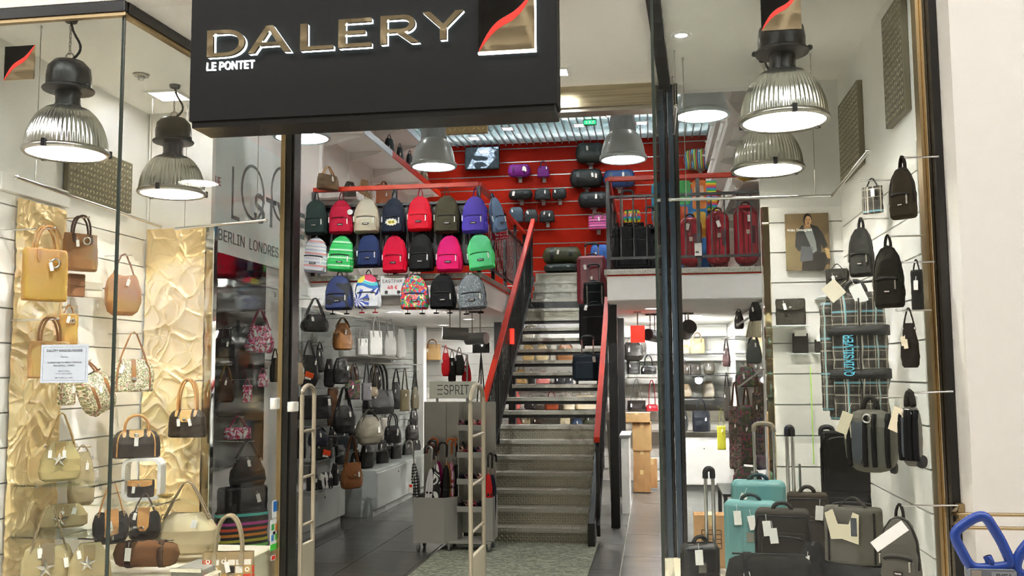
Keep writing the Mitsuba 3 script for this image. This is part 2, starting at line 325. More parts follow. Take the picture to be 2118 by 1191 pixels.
# --- the mall in front: opposite shopfronts, ends, ceiling lattice and its luminous panels (seen only as light and reflections)
struct('wall_mall_opposite', bx(-9, 7, -9.2, -9, 0, 6.6, 0), mat('mall_front', (112, 104, 92), .6))
struct('wall_mall_end', bx(-9.1, -9, -9, 4.2, 0, 6.6, 0), 'cream_wall'); struct('wall_mall_end_right', bx(7, 7.1, -9, 4.2, 0, 6.6, 0), 'cream_wall')
struct('ceiling_mall_void', bx(-9, 7, -9, 4.2, 6.5, 6.6, 0), mat('void_dark', (52, 48, 42), .9))
lat = [bx(x, x+.07, -9, -.2, 5.5, 5.72, 0) for x in np.arange(-9, 7, .55)]+[bx(-9, 7, y, y+.07, 5.5, 5.72, 0) for y in np.arange(-9, -.2, .55)]
struct('ceiling_mall_lattice', join(lat), 'cream_wall')
for x in np.arange(-7.5, 6, 2.6):
    k = thing('mall_light', 'long luminous ceiling panel of the mall in front of the shop', 'ceiling light', 'mall ceiling lights')
    add('panel', (np.array([[x, .4, 5.6], [x+1.9, .4, 5.6], [x+1.9, 2.4, 5.6], [x, 2.4, 5.6]]), np.array([[0, 2, 1], [0, 3, 2]])), 'lamp_off', parent=k, emit=MALL*np.array([1, .995, .975]))
    add('frame', join([bx(x-.04, x, .36, 2.44, 5.58, 5.66, 0), bx(x+1.9, x+1.94, .36, 2.44, 5.58, 5.66, 0), bx(x, x+1.9, .36, .4, 5.58, 5.66, 0), bx(x, x+1.9, 2.4, 2.44, 5.58, 5.66, 0)]), 'cream_wall', parent=k)

# --- display windows: X of the panes
GL, GR = 4.2, 4.32                         # planes of the two front panes
LC, LP = (-2.57, 4.2), (-2.45, 5.96)       # left corner and left post
RC, RP = (.028, 4.32), (.115, 6.02)         # right corner and right post
def pane(name, a, b, z0, z1):
    m = (np.array([[a[0], a[1], z0], [b[0], b[1], z0], [b[0], b[1], z1], [a[0], a[1], z1]], float), np.array([[0, 1, 2], [0, 2, 3]]))
    return struct(name, m, 'pane')
pane('window_1', (XL+.35, GL), LC, .12, HS-.02); pane('window_2', LC, LP, .12, HS-.02)
pane('window_3', RC, (1.2, GR), .12, HS+.0); pane('window_4', RC, RP, .12, HS+.0)
def bar2(a, b, w, z0, z1):                 # an upright slab along a -> b, w thick
    a, b = np.array(a, float), np.array(b, float); d = b-a; L = np.linalg.norm(d); ang = math.atan2(d[1], d[0])
    return xf(bx(0, L, -w/2, w/2, z0, z1, .003), T((a[0], a[1], 0), ang))
struct('trim_1', bar2((-4.0, GL-.01), (LC[0]+.02, LC[1]-.01), .05, HS-.055, HS), 'black_frame'); struct('trim_2', bar2(LC, LP, .05, HS-.055, HS), 'black_frame')
struct('trim_1_steel', bar2((-4.0, GL-.012), (LC[0]+.02, LC[1]-.012), .03, HS-.075, HS-.056), 'brass_steel'); struct('trim_2_steel', bar2(LC, LP, .03, HS-.075, HS-.056), 'brass_steel')
struct('trim_corner', bar2((LC[0]-.006, LC[1]), (LC[0]+.008, LC[1]), .014, .1, HS-.06), mat('glass_edge', (52, 60, 54), .2))
struct('trim_corner_right', bar2((RC[0]-.007, RC[1]), (RC[0]+.007, RC[1]), .016, .1, HS), 'glass_edge')
struct('trim_3', bar2(RC, RP, .07, HS-.05, HS+.02), 'black_frame')
struct('trim_window_base', join([bar2((XL, GL), LC, .06, 0, .12), bar2(LC, LP, .06, 0, .12), bar2(RC, (1.2, GR), .06, 0, .12), bar2(RC, RP, .06, 0, .12)]), 'black_frame')
# right jamb of the right window
struct('trim_jamb', join([bx(1.195, 1.212, GR-.02, GR+.05, 0, HS+.05)]), 'brass_steel'); struct('trim_jamb_dark', bx(1.228, 1.262, GR-.1, GR+.1, 0, HS+.05), 'black_frame'); struct('trim_jamb_bronze', bx(1.212, 1.228, GR-.05, GR+.05, 0, HS+.05), 'bronze_mirror')
# door posts and transom
struct('trim_post_left', bx(-2.425, -2.385, 5.94, 6.06, 0, HS, .004), 'black_frame'); struct('trim_post_left_steel', bx(-2.455, -2.425, 5.93, 5.99, 0, HS, .004), 'brass_steel')
struct('trim_post_left_inner', bx(-2.385, -2.37, 5.96, 6.08, 0, HS, .004), 'black_frame')
mat('blue_steel', (70, 84, 100), .4, .7)
for k, (a, b) in enumerate(((.07, .112), (.115, .126), (.129, .168))): struct('trim_post_right', bx(a, b, 6.02+.03*(k == 1), 6.1, 0, HS, .006), 'blue_steel' if k != 1 else 'black_frame')
struct('trim_post_right_dark', bx(.168, .192, 6.0, 6.12, 0, HS, .003), 'black_frame')
tr = thing('door_transom', 'brushed steel beam across the top of the shop entrance', 'door beam')
add('beam', bx(-2.37, .1, 5.95, 6.12, 3.46, 3.6, .006), 'brushed', parent=tr)
add('rail', bx(-2.37, .1, 5.97, 6.1, 3.435, 3.462, .004), 'steel', parent=tr)
m, uv = planar_uv(bx(-1.31, -1.035, 5.90, 5.94, 3.31, 3.57, .003)); k = thing('sensor_cover', 'brown tread plate cover hanging in the middle of the entrance beam', 'metal plate'); add('plate', m, 'brown_plate', parent=k, uv=uv); add_bars(k, T((0, 5.9, 0)), -1.3, -1.045, 3.32, 3.56, m='brown_bars', pitch=.034, L=.036, w=.009)

# --- back walls of the display windows, left slatwall, right wall
def slatwall(name, M4, L, z0, z1, pitch=.19, gap=.008, m='slat_white', thick=.02, back='grey_wall'):
    """panels along local x (0..L) with a groove between them; M4 places the wall, front towards local -y"""
    s = struct(name, xf(bx(0, L, thick, thick+.02, z0, z1, 0), M4), back)
    z = z0
    while z < z1-.01:
        add('panel', xf(bx(0, L, 0, thick, z+gap/2, min(z+pitch, z1)-gap/2, .004), M4), m, parent=s); z += pitch
    return s
SL = -3.5
slatwall('wall_window_left', T((SL, 4.3, 0), PI/2), 1.78, .6, 2.86)
struct('wall_window_left_top', bx(SL-.06, SL-.01, 4.2, 6.1, 2.86, HS, 0), 'white_paint')
struct('wall_window_left_back', bx(SL, -3.02, 6.08, 6.13, 0, HS, 0), 'white_paint')
slatwall('wall_window_right', T((1.19, 6.08, 0), -PI/2), 1.70, .55, 2.78)
struct('wall_window_right_top', bx(1.2, 1.25, 4.36, 6.1, 2.78, HS, 0), 'white_paint')
slatwall('wall_window_right_back', T((.745, 6.05, 0), 0), .46, .4, 2.78)
struct('wall_window_right_back_top', bx(.70, 1.2, 6.09, 6.14, 0, HS, 0), 'white_paint')
struct('floor_window_left', bx(SL, -2.5, 4.26, 6.05, 0, .62, .01), mat('cream_plinth', (206, 196, 170), .5)); struct('floor_window_right', bx(.1, 1.2, 4.4, 6.05, 0, .6, .01), 'cream_plinth')

# --- high ceiling: open aluminium cell grid below the roof
mat('grid_paint', (150, 166, 168), .5); mat('cross_paint', (206, 220, 222), .5)
cg = struct('ceiling_grid', bx(XL, XR, 12.2, YB, HC+.36, HC+.38, 0), mat('grid_back', (176, 190, 194), .7))
for x in np.arange(XL+.05, XR, .12): add('blade', bx(x, x+.016, 12.2, YB, HC, HC+.09, 0), 'grid_paint', parent=cg)
k = add('cross_blade', join([bx(XL, XR, y, y+.008, HC+.03, HC+.09, 0) for y in np.arange(12.22, YB, .085)]), 'cross_paint', parent=cg); tag(k, kind='stuff')
struct('ceiling_front', bx(XL, XR, 6.2, 12.2, HC, HC+.1, 0), 'grey_wall')

for y in (12.9, 13.9, 14.9):
    k = thing('fluorescent_tube', 'fluorescent tube above the grid ceiling, '+{12.9: 'nearest the entrance', 13.9: 'in the middle', 14.9: 'nearest the red wall'}[y], 'tube light', 'tubes above the grid ceiling')
    add('tube', rod((XL+.2, y, HC+.27), (XR-.2, y, HC+.27), .018, 8), 'lamp_off', True, None, k, emit=TUBE*COOL); add('batten', bx(XL+.15, XR-.15, y-.03, y+.03, HC+.30, HC+.36, 0), 'white_paint', False, None, k)
# --- red slatwall at the back of the gallery
rw = struct('wall_red', bx(XL, XR, YB, YB+.03, HD, HC+.2, 0), 'slat_red')
z = HD+.1
while z < HC+.1:
    add('panel', bx(XL, XR, YB-.025, YB, z+.012, min(z+.235, HC+.2)-.006, .003), 'slat_red', parent=rw)
    add('groove_profile', bx(XL, XR, YB-.022, YB-.004, z-.006, z+.012, 0), 'alu', parent=rw); z += .235

# --- galleries: floor slabs, tread plate edges, red trims
DE = 10.35
LX = -1.9       # right edge of the left gallery
RX_ = -.48      # left edge of the right gallery
def gallery(name, x0, x1):
    g = struct(name, bx(x0, x1, DE+.02, YB, HD-.30, HD-.06, 0), 'white_paint')
    addp('tread_edge', bx(x0-(.0 if x0 < -2 else .03), x1+(.02 if x0 < -2 else 0), DE-.03, YB, HD-.06, HD, .004), 'tread_plate', parent=g)
    add_bars(g, T((0, DE-.03, 0)), x0, x1, HD-.056, HD-.004, pitch=.028, L=.034, w=.009)
    add('red_trim', bx(x0, x1, DE+.0, DE+.03, HD-.075, HD-.06, 0), 'red_paint', parent=g)
    add('fascia', bx(x0, x1, DE, DE+.02, HD-.34, HD-.075, .002), 'white_paint', parent=g)
    return g
gl = gallery('floor_gallery_left', XL, LX); gr_ = gallery('floor_gallery_right', RX_, XR)
add('red_trim', bx(LX, LX+.015, DE, 14.3, HD-.075, HD-.055, 0), 'red_paint', parent=gl)
add('fascia', bx(LX-.02, LX, DE+.02, 14.3, HD-.34, HD-.06, 0), 'white_paint', parent=gl)
struct('floor_landing', bx(LX, RX_, 14.3, YB, HD-.2, HD, 0), 'black_metal')
struct('ceiling_under_left', bx(XL, LX, DE+.02, YB, 2.53, 2.56, 0), 'soffit'); struct('ceiling_under_right', bx(RX_, XR, DE+.02, YB, 2.53, 2.56, 0), 'soffit')
for x, y in ((-2.34, 14.2), (-2.0, 13.4), (-.45, 10.9), (-.45, 13.6)): struct('trim_column', bx(x-.05, x+.05, y-.05, y+.05, 0, 2.55, .004), 'black_metal')

# --- stairs
ST = thing('staircase', 'straight open metal staircase with tread plate steps up to the red gallery', 'stairs')
SX0, SX1, SD, SR, SG = -1.87, -.69, 9.77, .16, .2668
for i in range(1, 19):
    y = SD+(i-1)*SG
    t = addp('tread', bx(SX0, SX1, y-.02, y+SG+.01, i*SR-.042, i*SR, .004), 'tread_plate', parent=ST)
    add_bars(t, T((0, y-.02, 0)), SX0+.01, SX1-.01, i*SR-.04, i*SR-.002); add_bars(t, T((0, 0, i*SR)) @ RX(-PI/2), SX0+.01, SX1-.01, y-.015, y+.2)
    if i <= 7 or i >= 17:
        t = addp('riser', bx(SX0, SX1, y+.005, y+.017, (i-1)*SR, i*SR-.042, .001), 'riser_plate', parent=ST); add_bars(t, T((0, y+.005, 0)), SX0+.01, SX1-.01, (i-1)*SR+.004, i*SR-.046)
    else: add('nosing_bar', bx(SX0, SX1, y+.02, y+.05, i*SR-.085, i*SR-.042, .002), 'black_metal', parent=ST)
for i in range(1, 4):
    y = 14.62+(i-1)*.2
    t = addp('riser', bx(SX0+.02, SX1+.1, y, y+.012, HD+(i-1)*SR, HD+i*SR-.03, .001), 'tread_plate', parent=ST); add_bars(t, T((0, y, 0)), SX0+.03, SX1+.09, HD+(i-1)*SR+.004, HD+i*SR-.034)
    addp('tread', bx(SX0+.02, SX1+.1, y-.02, YB-.03, HD+i*SR-.03, HD+i*SR, .003), 'tread_plate', parent=ST)
sl = SR/SG
def slope_bar(x0, x1, ya, za, yb, zb, h, b=.004):
    return (np.array([[x, y, z] for x in (x0, x1) for y, z in ((ya, za), (ya, za+h), (yb, zb), (yb, zb+h))], float), _CUF)
for x in (SX0-.07, SX1+.02):
    add('stringer', slope_bar(x, x+.05, SD-.12, -.02, SD+18*SG, 18*SR-.12, .26), 'black_metal', parent=ST)
    add('foot', bx(x-.01, x+.06, SD-.16, SD+.1, 0, .24, .004), 'black_metal', parent=ST)
def stair_rail(x, y0, z0, y1, z1, label):
    R_ = thing('stair_railing', label, 'railing')
    add('handrail', slope_bar(x-.03, x+.03, y0, z0, y1, z1, .055), 'red_paint', parent=R_)
    s = (z1-z0)/(y1-y0)
    add('upper_bar', slope_bar(x-.02, x+.02, y0, z0-.10, y1, z1-.10, .03), 'black_metal', parent=R_)
    add('lower_bar', slope_bar(x-.02, x+.02, y0, z0-.88, y1, z1-.88, .03), 'black_metal', parent=R_)
    n = int((y1-y0)/.11)
    for i in range(1, n):
        y = y0+(y1-y0)*i/n; z = z0+(y-y0)*s; big = i % 9 == 1
        r = .018 if big else .007
        add('post' if big else 'baluster', bx(x-r, x+r, y-r, y+r, z-(1.05 if big else .86), z-(.0 if big else .08), 0), 'black_metal', parent=R_)
    return R_
stair_rail(-1.80, 9.8, 1.30, 14.35, 4.09, 'black railing with red handrail climbing the left side of the stairs')
stair_rail(-.598, 9.95, 1.02, 12.75, 2.72, 'black railing with red handrail climbing the right side of the stairs')
# --- gallery railings
def railing(pts, z0, label):
    R_ = thing('gallery_railing', label, 'railing')
    for (a, b) in zip(pts[:-1], pts[1:]):
        a, b = np.array(a), np.array(b); L = np.linalg.norm(b-a); u = (b-a)/L; ang = math.atan2(u[1], u[0]); W = T((*a, z0), ang)
        add('handrail', xf(bx(0, L, -.03, .03, .99, 1.04, .004), W), 'red_paint', parent=R_)
        add('upper_bar', xf(bx(0, L, -.015, .015, .80, .83, 0), W), 'black_metal', parent=R_)
        add('lower_bar', xf(bx(0, L, -.015, .015, .11, .14, 0), W), 'black_metal', parent=R_)
        n = max(2, int(L/.135))
        for i in range(n+1):
            s = L*i/n; big = i in (0, n) or i % 7 == 0; r = .02 if big else .007
            add('post' if big else 'baluster', xf(bx(s-r, s+r, -r, r, 0 if big else .12, .99 if big else .82, 0), W), 'black_metal', parent=R_)
    return R_
railing([(XL+.02, DE+.02), (LX-.02, DE+.02), (LX-.02, 14.3)], HD, 'red topped black railing of the left gallery, hung with backpacks')
one('mesh_panel', bx(XL+.06, LX-.06, DE+.045, DE+.055, HD+.09, HD+.84, .002), 'black_metal', 'added black backing behind the left gallery railing, behind the two upper backpack rows', 'panel')  # added sheet that keeps the gaps between the backpacks dark
railing([(RX_+.02, DE+.02), (XR-.02, DE+.02)], HD, 'red topped black railing of the right gallery in front of the suitcases')
railing([(RX_+.02, DE+.06), (RX_+.02, 14.3)], HD, 'black railing beside the stair opening on the right gallery, running back from the corner')

# --- downlights
def square_light(x, y, z, s=.15, label='', L=DOWN, col=NEUT, group=None):
    k = thing('square_downlight', label, 'ceiling light', group)
    add('lens', (np.array([[x-s/2, y-s/2, z-.004], [x+s/2, y-s/2, z-.004], [x+s/2, y+s/2, z-.004], [x-s/2, y+s/2, z-.004]]), np.array([[0, 2, 1], [0, 3, 2]])), 'lamp_off', parent=k, emit=L*col)
    b = s/2+.02
    add('frame', join([bx(x-b, x+b, y-b, y-s/2, z-.012, z, 0), bx(x-b, x+b, y+s/2, y+b, z-.012, z, 0), bx(x-b, x-s/2, y-s/2, y+s/2, z-.012, z, 0), bx(x+s/2, x+b, y-s/2, y+s/2, z-.012, z, 0)]), 'white_paint', parent=k)
for px, py in ((980, 285), (1050, 265), (1113, 240), (1198, 258), (1265, 237), (1327, 253)):
    p = at(px, py, Z=HC); square_light(p[0], p[1], HC-.002, .15, 'square grid ceiling downlight above the red wall, '+{980: 'leftmost of the six', 1050: 'second from the left', 1113: 'third from the left', 1198: 'just left of the exit sign', 1265: 'fifth from the left', 1327: 'rightmost, beside the right pendant'}[px], group='downlights in the grid ceiling')
for x, y in ((-3.2, 8.2), (-3.2, 11), (-1.3, 10.2), (.6, 8.6), (.6, 11.4)): square_light(x, y, HC, .2, 'square downlight in the front ceiling of the shop', DOWN*.4, group='downlights in the front ceiling')
p = at(350, 196, Z=HS); square_light(p[0], p[1], HS, .19, 'bright square downlight in the ceiling of the left display window', DOWN*.6, WARM)
p = at(1153, 147, Z=HS); square_light(p[0], p[1], HS, .12, 'bright square downlight in the soffit beside the black sign', DOWN*.5, NEUT)
def round_light(x, y, z, r, label, L, col, group=None):
    k = thing('round_downlight', label, 'ceiling light', group); a = np.arange(16)/16*2*PI
    add('lens', (np.vstack([np.stack([x+r*np.cos(a), y+r*np.sin(a), 0*a+z-.004], 1), [[x, y, z-.004]]]), np.stack([(np.arange(16)+1) % 16, np.arange(16), np.full(16, 16)], 1)), 'lamp_off', parent=k, emit=L*col)
    add('ring', mv(lathe([(r, -.006), (r+.018, -.008), (r+.02, 0), (r, 0)], 16), x, y, z), 'white_paint', True, parent=k)
p = at(1409, 72, Z=HS); round_light(p[0], p[1], HS, .035, 'small round downlight in the ceiling of the right display window', DOWN*.5, WARM)
for x, y in ((-3.2, 11.4), (-2.6, 13.2), (-3.3, 14.7), (.0, 11.6), (.6, 13.2), (.0, 14.6), (-1.3, 15.0)):  # fill lights added under both galleries and the landing
    round_light(x, y, 2.53 if abs(x+1.3) > .3 else 2.66, .075, 'added round fill light under the '+('landing behind the stairs' if abs(x+1.3) < .3 else 'left gallery' if x < -2 else 'right gallery')+{11.4: ', nearest the entrance', 13.2: ', in the middle', 14.7: ', near the back wall', 11.6: ', nearest the entrance', 14.6: ', near the back wall', 15.0: ''}[y], UNDER*{11.4: .012, 14.7: .2, 11.6: .3}.get(y, .035 if x < -2 else 2.6), NEUT, 'added lights under the gallery')

def beam(key, o, t, I, cut, bw, col=NEUT):
    scene[key] = {'type': 'spot', 'intensity': {'type': 'rgb', 'value': [float(x) for x in I*np.array(col)]}, 'cutoff_angle': cut, 'beam_width': bw, 'to_world': mi.ScalarTransform4f().look_at(origin=[float(x) for x in o], target=[float(x) for x in t], up=[0, 0, 1] if abs(o[0]-t[0])+abs(o[1]-t[1]) > .01 else [0, 1, 0])}
for i, (x0, x1, lab) in enumerate(((-3.3, -3.3, 'left'), (-2.2, -2.3, 'middle'), (.0, .1, 'right'))):  # unseen lamps added to lift the fascia and backpacks
    k = thing('track_spot', 'added white fill spot under the front ceiling aimed at the '+lab+' part of the galleries', 'spotlight'); o = np.array([x0, 7.3, 5.3]); t = np.array([x1, 10.3, 3.25]); ax = (t-o)/np.linalg.norm(t-o)
    add('barrel', sweep([o-ax*.16, o], circ(.05, 16), (1, 0, 0)), 'white_paint', True, None, k); add('stem', rod(o-ax*.1, (x0, o[1]-ax[1]*.1, HC), .01), 'white_paint', True, None, k)
    beam('beam_gallery_%d' % i, o+ax*.02, t, GAL, 24., 15., (.97, 1, .95))
# ================================================================ builders of the things
def frame_at(p, yaw):                      # yaw in degrees: 0 faces the mall (-y), 90 faces +x (off the left wall), -90 faces -x
    return T(p, math.radians(yaw))
def measure(box, plane, yaw, dr_=.4):
    """pixel box of a thing and the plane of its middle -> (point below its middle, width, height, depth)"""
    x0, y0, x1, y1 = box; ax, v = plane
    p = at((x0+x1)/2, y1, **{ax: v}); q = at((x0+x1)/2, y0, Y=p[1])
    s = ((p-CAM) @ FW)/FPX; d = p-CAM; a = math.atan2(d[0], d[1]); dl = math.radians(yaw)+a
    W = (x1-x0)*s/(abs(math.cos(dl))+.8*dr_*abs(math.sin(dl)))
    return p, W, abs(q[2]-p[2]), W*dr_
# -------- pendants
def bell_profile(R, h, r0, e=2.1):
    t = np.linspace(0, 1, 14); return [(r0+(R-r0)*(1-(s)**e)**(1/1.75), h*s) for s in t]
def prism_pendant(px, y_rim, dia_px, X, top, label, bm=.9):
    Yd = X[1]; p = at(px, y_rim, Y=Yd); s = ((p-CAM) @ FW)/FPX; R = dia_px*s/2
    k = thing('prismatic_pendant', label, 'pendant lamp'); W = T(p)
    pr = bell_profile(R*.97, R*1.22, R*.27)
    add('reflector', lathe(pr, 288, .014, 56), 'prism_glass', True, W, k)
    add('inner_reflector', lathe([(r*.955, z) for r, z in pr], 64), 'prism_inner', True, W, k)
    add('rim', lathe([(R*.93, -.004), (R*1.0, -.006), (R*1.03, .006), (R*1.0, .022), (R*.95, .02)], 48), 'steel', True, W, k)
    a = np.arange(48)/48*2*PI; rr = np.linspace(.004, .93, 8)[:, None]*R
    v = np.stack([rr*np.cos(a), rr*np.sin(a), .006-.03*(1-(rr/R)**2)+0*a], -1).reshape(-1, 3)
    add('lens', (v, gridf(8, 48)), 'lamp_off', False, W, k, emit=mi_rib(WIN))
    scene[k+'_beam'] = {'type': 'spot', 'intensity': {'type': 'rgb', 'value': [float(x) for x in BEAM*bm*WARM]}, 'cutoff_angle': 66., 'beam_width': 38., 'to_world': mi.ScalarTransform4f().look_at(origin=[float(p[0]), float(p[1]), float(p[2])-.05], target=[float(p[0]), float(p[1]), 0.], up=[0, 1, 0])}
    add('collar', lathe([(R*.30, R*1.15), (R*.33, R*1.2), (R*.29, R*1.3), (R*.31, R*1.62), (R*.31, R*1.8)], 32), 'black_metal', True, W, k)
    add('cap_plate', lathe([(R*.3, R*1.56), (R*.6, R*1.60), (R*.62, R*1.64), (R*.6, R*1.67), (R*.52, R*1.72)], 36), 'black_metal', True, W, k)
    add('housing', lathe([(R*.53, R*1.70), (R*.535, R*1.95), (R*.5, R*2.2), (R*.36, R*2.36), (R*.12, R*2.42), (.005, R*2.43)], 36), 'black_metal', True, W, k)
    for an in (.6, 2.7, 4.8): add('clip', xf(bx(-.011, .011, -.012, .006, -.008, .03, .002), T((R*1.0*math.cos(an), R*1.0*math.sin(an), 0), an+PI/2)), 'black_metal', False, W, k)
    for an in (2.9, -.2): add('wing_nut', xf(ball(.014, 8), T((R*.62*math.cos(an), R*.62*math.sin(an), R*1.68))), 'black_metal', True, W, k)
    zt = R*2.42; H = top-p[2]
    add('hanging_eye', xf(tube([(.022*math.cos(b), 0, .02*math.sin(b)) for b in np.arange(12)/12*2*PI], .004, 5, True), T((0, 0, zt+.015))), 'steel', True, W, k)
    add('chain', join([xf(tube([(.006*math.cos(b), 0, .014*math.sin(b)) for b in np.arange(8)/8*2*PI], .002, 4, True), T((0, 0, z), (i % 2)*PI/2)) for i, z in enumerate(np.arange(zt+.04, H, .022))]), 'steel', True, W, k)
    s_ = np.linspace(0, 1, 16); add('cable', tube(np.stack([.03*np.sin(s_*PI)+.05*np.sin(s_*5)*(1-s_), .0*s_, zt-.01+(H-zt)*s_], 1), .007, 6), 'rubber', True, W, k)
    add('ceiling_rose', mv(lathe([(.0, -.03), (.03, -.02), (.035, 0)], 16), 0, 0, H), 'black_metal', True, W, k)
    return k
mat('prism_glass', (216, 215, 206), .16, .95); mat('prism_inner', (236, 230, 212), .45)
def mi_rib(L):
    def fn(p, n, uv): return MX(mi.Color3f(*(L*.75*WARM)), mi.Color3f(*(L*1.15*WARM)), SM(.3, .7, N(p.x*75, p.y*75, 0.)))
    return {'type': 'rgb', 'value': [float(x) for x in L*WARM]}
def alu_pendant(px, y_rim, dia_px, Yd, top, label):
    p = at(px, y_rim, Y=Yd); s = ((p-CAM) @ FW)/FPX; R = dia_px*s/2
    k = thing('aluminium_pendant', label, 'pendant lamp'); W = T(p)
    pr = [(R*.95, 0), (R*.93, R*.25), (R*.88, R*.55), (R*.8, R*.82), (R*.68, R*1.04), (R*.54, R*1.2), (R*.5, R*1.24)]
    add('shade', lathe(pr, 48), 'alu_shade', True, W, k)
    add('inner_shade', lathe([(r*.96, z) for r, z in pr], 48), 'prism_inner', True, W, k)
    add('rim', lathe([(R*.92, -.006), (R*1.0, -.004), (R*1.02, .01), (R*1.0, .03), (R*.94, .032)], 48), 'alu_shade', True, W, k)
    a = np.arange(40)/40*2*PI
    add('lens', (np.vstack([np.stack([R*.92*np.cos(a), R*.92*np.sin(a), 0*a+.035], 1), [[0, 0, .02]]]), np.stack([(np.arange(40)+1) % 40, np.arange(40), np.full(40, 40)], 1)), 'lamp_off', False, W, k, emit=SHOP*NEUT)
    add('housing', lathe([(R*.54, R*1.2), (R*.56, R*1.24), (R*.54, R*1.7), (R*.5, R*1.95), (R*.4, R*2.06), (R*.1, R*2.1), (.003, R*2.1)], 144, .012, 36), 'grey_housing', True, W, k)
    add('bracket', xf(tube(arc((-.06, 0, R*2.06), (.06, 0, R*2.06), .12), .005), T()), 'black_metal', True, W, k)
    add('cable', rod((0, 0, R*2.1+.1), (0, 0, top-p[2]), .006), 'rubber', True, W, k)
    add('power_lead', tube(arc((R*.3, 0, R*2.05), (0, 0, R*2.1+.45), .05), .006), 'rubber', True, W, k)
    return k
mat('alu_shade', (200, 211, 213), .3, .55); mat('grey_housing', (150, 159, 164), .5, .2)

# -------- bags
PROF = {
 'tote': [(0, .90, .80), (.03, .97, .95), (.3, 1, 1), (.7, .98, .75), (1, .96, .42)],
 'box': [(0, .96, .95), (.03, 1, 1), (.9, 1, .95), (.97, .98, .9), (1, .94, .8)],
 'hobo': [(0, .55, .5), (.08, .80, .85), (.3, 1, 1), (.6, .97, .85), (.85, .84, .5), (1, .66, .22)],
 'slouch': [(0, .72, .7), (.06, .90, .95), (.25, 1, 1), (.55, .94, .9), (.8, .72, .6), (1, .5, .3)],
 'bowling': [(0, .93, .9), (.05, 1, 1), (.5, .99, .97), (.74, .94, .8), (.9, .8, .5), (.97, .66, .3), (1, .5, .12)],
 'flat': [(0, .95, .8), (.04, 1, 1), (.95, 1, .9), (1, .97, .6)],
 'backpack': [(0, .84, .72), (.035, .95, .94), (.2, 1, 1), (.45, .96, .93), (.64, .88, .82), (.78, .77, .68), (.88, .62, .52), (.95, .44, .36), (1, .18, .14)],
 'shell': [(0, .35, .4), (.03, .6, .7), (.1, .82, .9), (.22, .95, 1), (.45, 1, 1), (.72, .97, .95), (.86, .86, .8), (.95, .66, .55), (1, .35, .2)],
 'purse': [(0, .8, .7), (.1, 1, 1), (.5, 1, .95), (.85, .8, .5), (1, .62, .2)],
}
def body(W, D, H, kind='tote', e=3.2, n=30, m=16, amp=.012, seed=0, dip=0., closed=True, lean=0., asym=0.):
    pf = np.array(PROF[kind]); t = np.unique(np.concatenate([np.linspace(0, 1, m), pf[:, 0]]))
    w, d = np.interp(t, pf[:, 0], pf[:, 1]), np.interp(t, pf[:, 0], pf[:, 2])
    ph = np.arange(n)/n*2*PI-PI/2; c, s = np.cos(ph), np.sin(ph)
    x = np.sign(c)*np.abs(c)**(2/e); y = np.sign(s)*np.abs(s)**(2/e)
    V = np.stack([x[None]*w[:, None]*W/2, y[None]*d[:, None]*D/2, np.broadcast_to((t*H)[:, None], (len(t), n))], -1)
    V[..., 2] -= dip*H*(1-np.clip(np.abs(V[..., 0])/(W*.5), 0, 1)**2)*np.clip((t[:, None]-.45)/.55, 0, 1)**1.5
    V[..., 1] -= lean*V[..., 2]
    V[..., 0] += asym*W*(V[..., 2]/H)**2
    Q = V.reshape(-1, 3)
    if amp:
        q = Q/W*3.1+seed*7.7
        dn = (fbm3(q, 3, seed)-.5)*2; dn2 = np.abs(noise3(q*np.array([2.4, 2.4, 1.]), seed+5)-.5)*2
        rad = Q*np.array([1, 1, 0]); rad /= np.linalg.norm(rad, axis=1, keepdims=True)+1e-9
        fade = np.clip(Q[:, 2:]/H*6, .2, 1)
        Q = Q+rad*((dn*1.3-dn2*.6)[:, None]*amp*W*2.2*fade)
    f = gridf(len(t), n, True, False); k = np.arange(1, n-1)
    f = np.vstack([f, np.stack([k*0, k+1, k], 1)]+([np.stack([k*0, k, k+1], 1)+(len(t)-1)*n] if closed else []))
    return Q, f
def roll(W, D, H, n=28, m=16, amp=.01, seed=0, e=2.6):
    """a body lying along x with a round section: duffels and rolls"""
    t = np.linspace(0, 1, m); wx = np.linspace(-1, 1, m); k = (1-np.abs(wx)**7)**.5*.94+.06
    ph = np.arange(n)/n*2*PI; c, s = np.cos(ph), np.sin(ph)
    y = np.sign(c)*np.abs(c)**(2/e); z = np.sign(s)*np.abs(s)**(2/e)
    V = np.stack([np.broadcast_to((wx*W/2)[:, None], (m, n)), y[None]*k[:, None]*D/2, z[None]*k[:, None]*H/2+H/2], -1).reshape(-1, 3)
    q = V/W*3.+seed*5.1; dn = (fbm3(q, 3, seed)-.5)*2-np.abs(noise3(q*2.2, seed+3)-.5)
    rad = (V-[0, 0, H/2])*np.array([0, 1, 1]); rad /= np.linalg.norm(rad, axis=1, keepdims=True)+1e-9
    V = V+rad*(dn[:, None]*amp*W*2*np.clip(V[:, 2:]/H*4, .1, 1))
    k1 = np.arange(1, n-1)
    f = np.vstack([gridf(m, n, True, False), np.stack([k1*0, k1+1, k1], 1), np.stack([k1*0, k1, k1+1], 1)+(m-1)*n])
    return V, f
def swing_tag(k, W, x, y, z, w=.035, h=.07, c='white_card', a=.15, print_=True):
    t = join([bx(-w/2, w/2, -.0015, .0015, -h, 0, .0006), rod((0, 0, 0), (0, .004, h*.45), .0012, 4)])
    kk = add('price_tag', xf(t, T((x, y, z)) @ RY(a)), c, False, W, k)
    return kk
